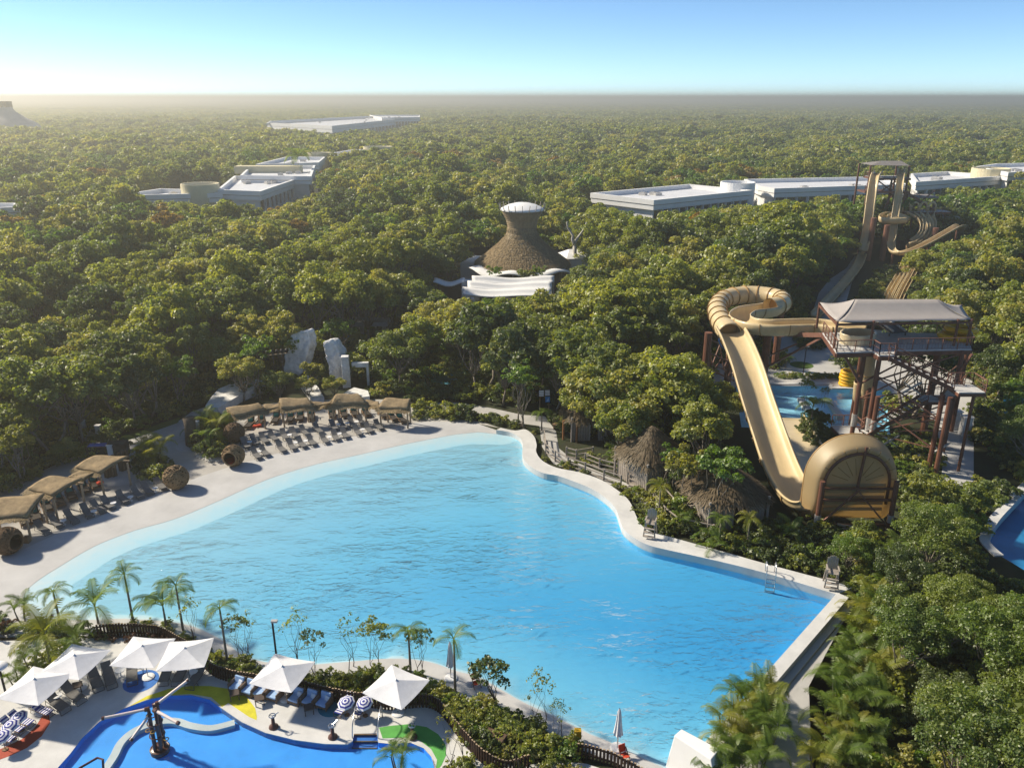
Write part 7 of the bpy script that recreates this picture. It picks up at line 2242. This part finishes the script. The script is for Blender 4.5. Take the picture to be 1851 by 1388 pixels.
for (bx, by, tx, ty, kind, n, lab) in (
    (110, 1131, 99, 1077, 'tallg', 9, 'slim palm with drooping fronds nearest the frame edge, by the fence'), (241, 1124, 232, 1046, 'tallg', 8, 'tallest slim palm leaning over the water behind the fence'),
    (331, 1139, 323, 1066, 'tallg', 8, 'slim palm behind the fence above the pair of parasols'), (412, 1202, 398, 1108, 'tallg', 8, 'slim palm beside the fence end of the pair of parasols'),
    (301, 1134, 296, 1102, 'bigg', 8, 'short palm with long spreading fronds behind the fence curve'), (178, 1127, 176, 1104, 'bigg', 7, 'short palm with a few upright fronds at the start of the fence'),
    (742, 1213, 742, 1150, 'tallg', 8, 'slim palm among shrubs above the lone parasol'), (823, 1250, 812, 1163, 'tallg', 5, 'wind-bent palm with one-sided fronds by the folded parasol'),
    (93, 1205, 77, 1155, 'bigy', 10, 'golden yellow palm left of the second parasol'), (1465, 770, 1465, 740, 'bigg', 8, 'palm on the islet of the splash pool'),
    (979, 778, 979, 752, 'tallg', 9, 'small palm where the walkway meets the coping'), (1190, 940, 1188, 885, 'tally', 9, 'golden slim palm in the bank below the zigzag boardwalk'),
    (1350, 990, 1350, 945, 'tally', 9, 'bright slim palm in the bank below the chute hut'), (1299, 985, 1300, 945, 'tallg', 8, 'small dark palm in the bank left of the bright one'), (1420, 665, 1420, 652, 'tallg', 8, 'little palm on the plaza by the lawn disc')):
    g = G(bx, by); h = max(0.5, GY(tx, ty, g.y).z)
    palm(g, h, kind, n, lab)
# fern-like low palms
for i, (px, py, key, lab) in enumerate(((40, 1122, 'g', 'low palm without a trunk at the frame edge of the fence'), (130, 1185, 'g', 'low dark palm behind the second parasol'), (36, 1245, 'g', 'low palm left of the frame-edge parasol'), (60, 1215, 'g', 'low palm between the first two parasols'), (720, 1392, 'g', 'palm fronds poking up from the bottom edge in the blue pool'), (1110, 840, 'g', 'low palm beside the walkway railings'))):
    areca(G(px, py), lab, 0.72, 11, key, group='low palms')
ar = [(1600, 1082), (1570, 1100), (1556, 1125), (1595, 1135), (1548, 1158), (1585, 1175), (1535, 1190), (1568, 1210), (1605, 1195), (1520, 1226), (1553, 1245), (1592, 1238), (1515, 1268), (1545, 1290), (1500, 1310), (1530, 1335), (1500, 1360), (1475, 1395), (1520, 1390), (1560, 1360), (1575, 1300),
      (1374, 1268), (1348, 1285), (1385, 1302), (1330, 1312), (1362, 1330), (1310, 1345), (1345, 1362), (1385, 1350), (1300, 1388), (1335, 1402), (1370, 1395), (1285, 1425), (1630, 1040), (1655, 1010), (1610, 1015), (1685, 985), (1645, 1065), (1580, 1050)]
W2 = ['uppermost', 'second', 'third', 'fourth', 'fifth', 'sixth', 'seventh', 'eighth', 'ninth', 'tenth', 'eleventh', 'twelfth', 'thirteenth', 'fourteenth', 'fifteenth', 'sixteenth', 'seventeenth', 'eighteenth', 'nineteenth', 'twentieth', 'lowest']
for i, (px, py) in enumerate(ar):
    if i < 21: lab = W2[i] + ' clumping palm of the long thicket on the jungle side of the service path'
    elif i < 33: lab = ['uppermost', 'second', 'third', 'fourth', 'fifth', 'sixth', 'seventh', 'eighth', 'ninth', 'tenth', 'eleventh', 'lowest'][i - 21] + ' clumping palm of the thicket between service path and white block'
    else: lab = ['first', 'second', 'third', 'fourth', 'fifth', 'sixth'][i - 33] + ' clumping palm behind the square corner of the big pool'
    areca(G(px, py), lab, random.uniform(0.72, 0.98), 19, 'g' if random.random() < 0.55 else 'y')
# clumping palms in the sandy beds and along the pool bank
for (px, py, key, sc, lab) in ((262, 836, 'y', 1.15, 'yellowing clumping palm at the back of the lone pod bed'), (285, 838, 'y', 1.05, 'yellowing clumping palm on the pod side of the lone pod bed'), (275, 848, 'y', 0.9, 'smaller clumping palm at the front of the lone pod bed'),
    (368, 790, 'g', 1.1, 'clumping palm beside the carved trunk'), (388, 797, 'y', 1.15, 'tall clumping palm in the middle of the pods bed'), (402, 785, 'g', 1.0, 'clumping palm nearest the dark pod'), (378, 812, 'g', 0.9, 'low clumping palm at the front of the pods bed'),
    (1230, 960, 'g', 0.75, 'low clumping palm in the bank beside the first guard chair'), (1285, 1000, 'g', 0.7, 'low clumping palm in the middle of the pool bank'), (1420, 985, 'g', 0.85, 'feathery clumping palm before the end wall of the slide'), (1540, 1020, 'g', 0.9, 'feathery clumping palm right of the second guard chair')):
    areca(G(px, py), lab, sc, 12, key, group='clumping palms in the beds')
lonep = G(540, 345, 0)
pb = GY(538, 284, 255)
lp_ = palm(Vector((pb.x, 255, 0)), pb.z - 0.4, 'bigg', 16, 'lone dark palm standing before the hazy white buildings', 1.0, name='palm_tree')
for ch in lp_.children:
    if ch.name.startswith('frond'): ch.scale = (2.3, 2.3, 2.3)
# thin young trees of the planting bed
YT = [species(500 + i, *a) for i, a in enumerate([(0.85, 1.1, 2.1, 9, 420, 0.14, LEAF_D, 0.5, 2, 0.03, BARK_D, 0.3), (0.95, 1.0, 2.3, 10, 700, 0.14, LEAF, 0.5, 2, 0.035, BARK_D, 0.3), (0.7, 1.3, 1.9, 8, 150, 0.13, LEAF, 0.6, 2, 0.03, BARK_D, 0.3), (1.15, 1.3, 1.7, 11, 900, 0.17, LEAF_D, 0.55, 1, 0.05, BARK_D, 0.4), (0.9, 1.2, 1.8, 8, 230, 0.12, LEAF_Y, 0.6, 2, 0.03, BARK_D, 0.3)])]
for (px, py, k, sc, lab) in ((353, 1166, 2, 1.2, 'nearly bare young tree behind the pair of parasols'), (434, 1194, 0, 1.15, 'dark leafy young tree between the fence bend and the lamp post'), (452, 1196, 2, 1.2, 'spindly young tree left of the lamp post'), 
    (540, 1202, 2, 1.35, 'tall spindly young tree above the armchair parasol'), (571, 1224, 0, 1.15, 'forked young tree right of the armchair parasol'), (634, 1208, 2, 1.25, 'sparse young tree above the striped loungers'), (683, 1216, 1, 1.2, 'fullest olive young tree left of the lone parasol'), 
    (762, 1222, 0, 1.15, 'dark young tree right of the slim palm'), (884, 1282, 3, 1.25, 'broad dark-leaved young tree leaning over the narrow shore'), (976, 1312, 4, 1.25, 'sparse golden young tree at the narrow shore'), (1010, 1335, 4, 0.9, 'small golden sapling beside the yellow box'), (825, 1390, 4, 1.4, 'yellow-leaved sapling on the deck by the green paint'), (845, 1345, 2, 1.0, 'bare sapling at the inside of the fence curve'),
    (930, 1420, 4, 1.5, 'golden shrub tree at the bottom frame edge'), (1455, 740, 1, 1.15, 'slender young tree standing in the splash pool islet'), (1488, 735, 0, 0.8, 'small young tree in the splash pool by the divider')):
    plant(YT[k], G(px, py).x, G(px, py).y, sc * 0.86, random.uniform(0, 6.28), lab, 'young_tree', 'young trees in the planting beds')
# featured trees between pool and slide
FT_ = [species(520 + i, *a) for i, a in enumerate([(2.1, 1.8, 3.6, 14, 2600, 0.24, LEAF_B, 0.4, 3, 0.11, BARK, 0.35), (1.8, 1.6, 3.2, 12, 2000, 0.24, LEAF_Y, 0.45, 3, 0.10, BARK, 0.35), (1.5, 1.8, 3.4, 9, 700, 0.24, LEAF_B, 0.6, 2, 0.09, BARK, 0.3), (3.4, 3.4, 2.6, 24, 9500, 0.26, LEAF, 0.4, 1, 0.16, BARK, 0.5)])]
for (px, py, k, sc, lab) in ((1300, 948, 0, 1.1, 'bright lime-green tree with pale forked stems beside the chute hut'), (1240, 925, 1, 1.1, 'lime-green tree on pale stems left of the brightest one'), (1215, 905, 2, 0.9, 'thin lime tree by the zigzag railing'), (938, 770, 2, 1.25, 'thin pale-stemmed tree beside the coping end'), (948, 772, 2, 1.1, 'second thin pale-stemmed tree beside the coping end'),
    (1095, 800, 3, 1.25, 'big rounded tree overhanging the bend hut'), (1140, 790, 3, 1.1, 'big rounded tree behind the walkway hut'), (1060, 790, 3, 0.85, 'rounded olive tree above the bend hut roof'), (1230, 800, 3, 1.05, 'big dark tree left of the raft chute'), (1290, 800, 3, 0.9, 'dark tree hugging the raft chute'), (1165, 760, 3, 1.1, 'rounded tree below the grey roof peak'), (1225, 750, 3, 0.95, 'leafy tree behind the dark chute tree'),
    (568, 716, 1, 0.8, 'yellow-green tree in front of the rock fin'), (470, 720, 2, 1.2, 'bright thin tree left of the rock walls'), (440, 725, 3, 0.8, 'low rounded tree on the white terrace'), (505, 727, 3, 0.55, 'rounded tree behind the first back shelter'), (556, 724, 3, 0.42, 'dark low tree behind the second back shelter'), (605, 724, 3, 0.42, 'small dark tree behind the tall back shelter')):
    g = G(px, py); plant(FT_[k], g.x, g.y, sc, random.uniform(0, 6.28), lab, 'featured_tree', 'trees round the huts and rocks')
# tufts beside the pavilion
for (x, y, k, lab) in ((PX - 4.5, PY - 10.6, 2, 'slim pale tree before the shaded side of the pavilion thatch'), (PX + 0.5, PY - 11, 1, 'yellow-green slim tree before the middle of the pavilion thatch'), (PX + 2.6, PY - 10.8, 2, 'slim pale tree before the sunny side of the pavilion thatch'), (PX - 12.5, PY - 6, 2, 'tall thin tree standing left of the pavilion canopy')):
    plant(FT_[k], x, y, 1.0, random.uniform(0, 6.28), lab, 'slender_tree', 'slender trees round the pavilion')
# beds: shrubs filling the strips along the fence, the palm beds and the pool bank
def fill(polys, step, smin, smax, idx, rgn, zz=-0.05):
    out = []
    for poly in polys:
        xs_ = [p[0] for p in poly]; ys_ = [p[1] for p in poly]
        y = min(ys_)
        while y < max(ys_):
            x = min(xs_)
            while x < max(xs_):
                a, c = x + rgn.uniform(-step / 2, step / 2), y + rgn.uniform(-step / 2, step / 2)
                if inside(a, c, poly): out.append((a, c, zz, rgn.uniform(smin, smax), rgn.uniform(0, 6.28), rgn.choice(idx)))
                x += step
            y += step
    return out
rgn = random.Random(4)
(V, Q, lv), L = crown_arrays(390, 1.0, 1.0, 9, 900, 0.17, 0.6, 0.3)
shrubs.append(proto_obj('p35', np_mesh('p35', V, Q, LEAF_R, lv)))
(V, Q, lv), L = crown_arrays(391, 1.0, 1.0, 9, 800, 0.17, 0.6, 0.3)
shrubs.append(proto_obj('p36', np_mesh('p36', V, Q, LEAF_Y, lv)))
strip1 = GL([(390, 1186), (455, 1212), (530, 1221), (600, 1224), (650, 1226), (690, 1220), (740, 1222), (800, 1254), (850, 1275), (900, 1292), (950, 1310), (1010, 1335), (1060, 1355), (1030, 1368), (985, 1378), (965, 1372), (935, 1384), (905, 1382), (880, 1372), (852, 1345), (832, 1318), (812, 1295), (792, 1276), (765, 1270), (700, 1276), (650, 1268), (600, 1260), (549, 1247), (500, 1238), (455, 1232), (411, 1224), (385, 1212)])
strip2 = GL([(-60, 1118), (60, 1128), (130, 1130), (165, 1140), (170, 1152), (100, 1156), (-60, 1154)])
strip3 = GL([(172, 1124), (240, 1122), (300, 1126), (345, 1142), (395, 1184), (380, 1205), (340, 1172), (310, 1158), (282, 1148), (250, 1146), (172, 1148)])
bedR = GL([(172, 1150), (250, 1148), (283, 1150), (318, 1166), (330, 1176), (300, 1168), (262, 1160), (172, 1160)])
bedL = GL([(20, 1260), (35, 1225), (70, 1190), (110, 1170), (140, 1172), (130, 1195), (100, 1215), (70, 1235), (50, 1262)])
bedB = GL([(798, 1400), (806, 1385), (850, 1366), (872, 1372), (900, 1392), (960, 1392), (1000, 1384), (1040, 1388), (1060, 1420), (800, 1440)])
pod1 = GL([(252, 850), (262, 828), (290, 830), (302, 848), (300, 868), (275, 868), (258, 862)])
pod2 = GL([(356, 800), (362, 772), (385, 760), (412, 766), (418, 800), (410, 826), (385, 830), (362, 820)])
bank = GL([(972, 795), (985, 835), (1046, 857), (1085, 868), (1119, 890), (1140, 912), (1152, 940), (1165, 957), (1200, 968), (1312, 1000), (1390, 1022), (1488, 1050), (1550, 1062), (1620, 1040), (1610, 960), (1400, 945), (1290, 965), (1200, 940), (1160, 890), (1090, 872), (1040, 845), (990, 838)])
isl = GL([(1448, 792), (1455, 762), (1480, 755), (1500, 775), (1505, 800), (1480, 815)])
pts = fill([strip1], 0.62, 0.4, 0.85, [0, 1, 3, 4, 6, 6, 4], rgn) + fill([strip3], 0.7, 0.25, 0.5, [1, 4, 6], rgn) + fill([strip2], 0.8, 0.45, 0.8, [0, 2, 5], rgn) + fill([bedR], 0.5, 0.35, 0.6, [5, 5, 5, 0], rgn)
pts += fill([bedL], 0.7, 0.35, 0.65, [0, 1, 4, 6], rgn) + fill([bedB], 0.75, 0.35, 0.7, [1, 6, 6, 4], rgn) + fill([pod1, pod2], 0.75, 0.75, 1.25, [0, 2, 1], rgn) + fill([bank], 0.85, 0.4, 0.75, [0, 1, 3, 4, 6, 6], rgn) + fill([isl], 0.8, 0.7, 1.1, [0, 2], rgn)
hedge = GL([(1402, 684), (1400, 676), (1538, 680), (1538, 688)])
walkbed = GL([(745, 760), (750, 735), (820, 748), (880, 756), (940, 768), (950, 774), (905, 772), (864, 764), (812, 760)])
pts += fill([hedge], 0.6, 0.35, 0.5, [1, 3, 4], rgn) + fill([walkbed], 0.8, 0.4, 0.75, [0, 1, 2, 4], rgn)
plz = [GL([(1436, 610), (1470, 600), (1500, 612), (1500, 636), (1450, 634)]), GL([(1502, 650), (1540, 640), (1548, 668), (1512, 668)]), GL([(1395, 655), (1415, 640), (1420, 655), (1400, 672)])]
twr = GL([(1545, 815), (1600, 790), (1680, 775), (1695, 800), (1695, 860), (1640, 900), (1615, 860)])
pts += fill([twr], 0.95, 0.5, 1.15, [0, 1, 3, 4, 2], rgn)
pts += fill(plz, 1.0, 0.7, 1.2, [0, 2, 1], rgn)
scatter('bed_shrubs', pts, shrubs, 'low garden shrubs filling the beds along fences, pods and pool bank', 'shrubs')
disc('plaza_lawn', 1449, 660, 1.4, GRASSM, 0.016)
# white pebbles edging the palm beds
pv, pf = [], []
bq = MB()
for line in ([(250, 853), (258, 864), (272, 870), (292, 871)], [(362, 822), (372, 829), (390, 832), (402, 830)]):
    P = catmull(GL(line), 10)
    for p in P:
        for q in range(5):
            x, y, r = p.x + rgn.uniform(-.35, .35), p.y + rgn.uniform(-.3, .3), rgn.uniform(0.06, 0.15)
            bq.lathe([(0.001, -r * .2), (r, r * .2), (r * .7, r * .7), (0.001, r * .85)], 7, (x, y, 0.01))
pe = bq.build('pebbles', PEB); tag(pe, 'white pebbles edging the palm beds on the beach', 'pebbles', kind='stuff')

# ------------------------------------------------------------------ hazy evening air
hz = MB(); hz.box((0, 18000, 17.0), (60000, 46000, 44.0))
HZM = bpy.data.materials.new('haze'); HZM.use_nodes = True
hn = HZM.node_tree; hn.nodes.clear()
ho = hn.nodes.new('ShaderNodeOutputMaterial'); hv = hn.nodes.new('ShaderNodeVolumePrincipled')
hv.inputs['Color'].default_value = (1.0, 0.92, 0.75, 1)
hv.inputs['Density'].default_value = 0.0008
hv.inputs['Anisotropy'].default_value = 0.6
hn.links.new(hv.outputs[0], ho.inputs['Volume'])
hz_o = hz.build('haze', HZM); tag(hz_o, 'warm hazy air over the jungle', 'haze', kind='stuff')
hz_o.visible_shadow = True
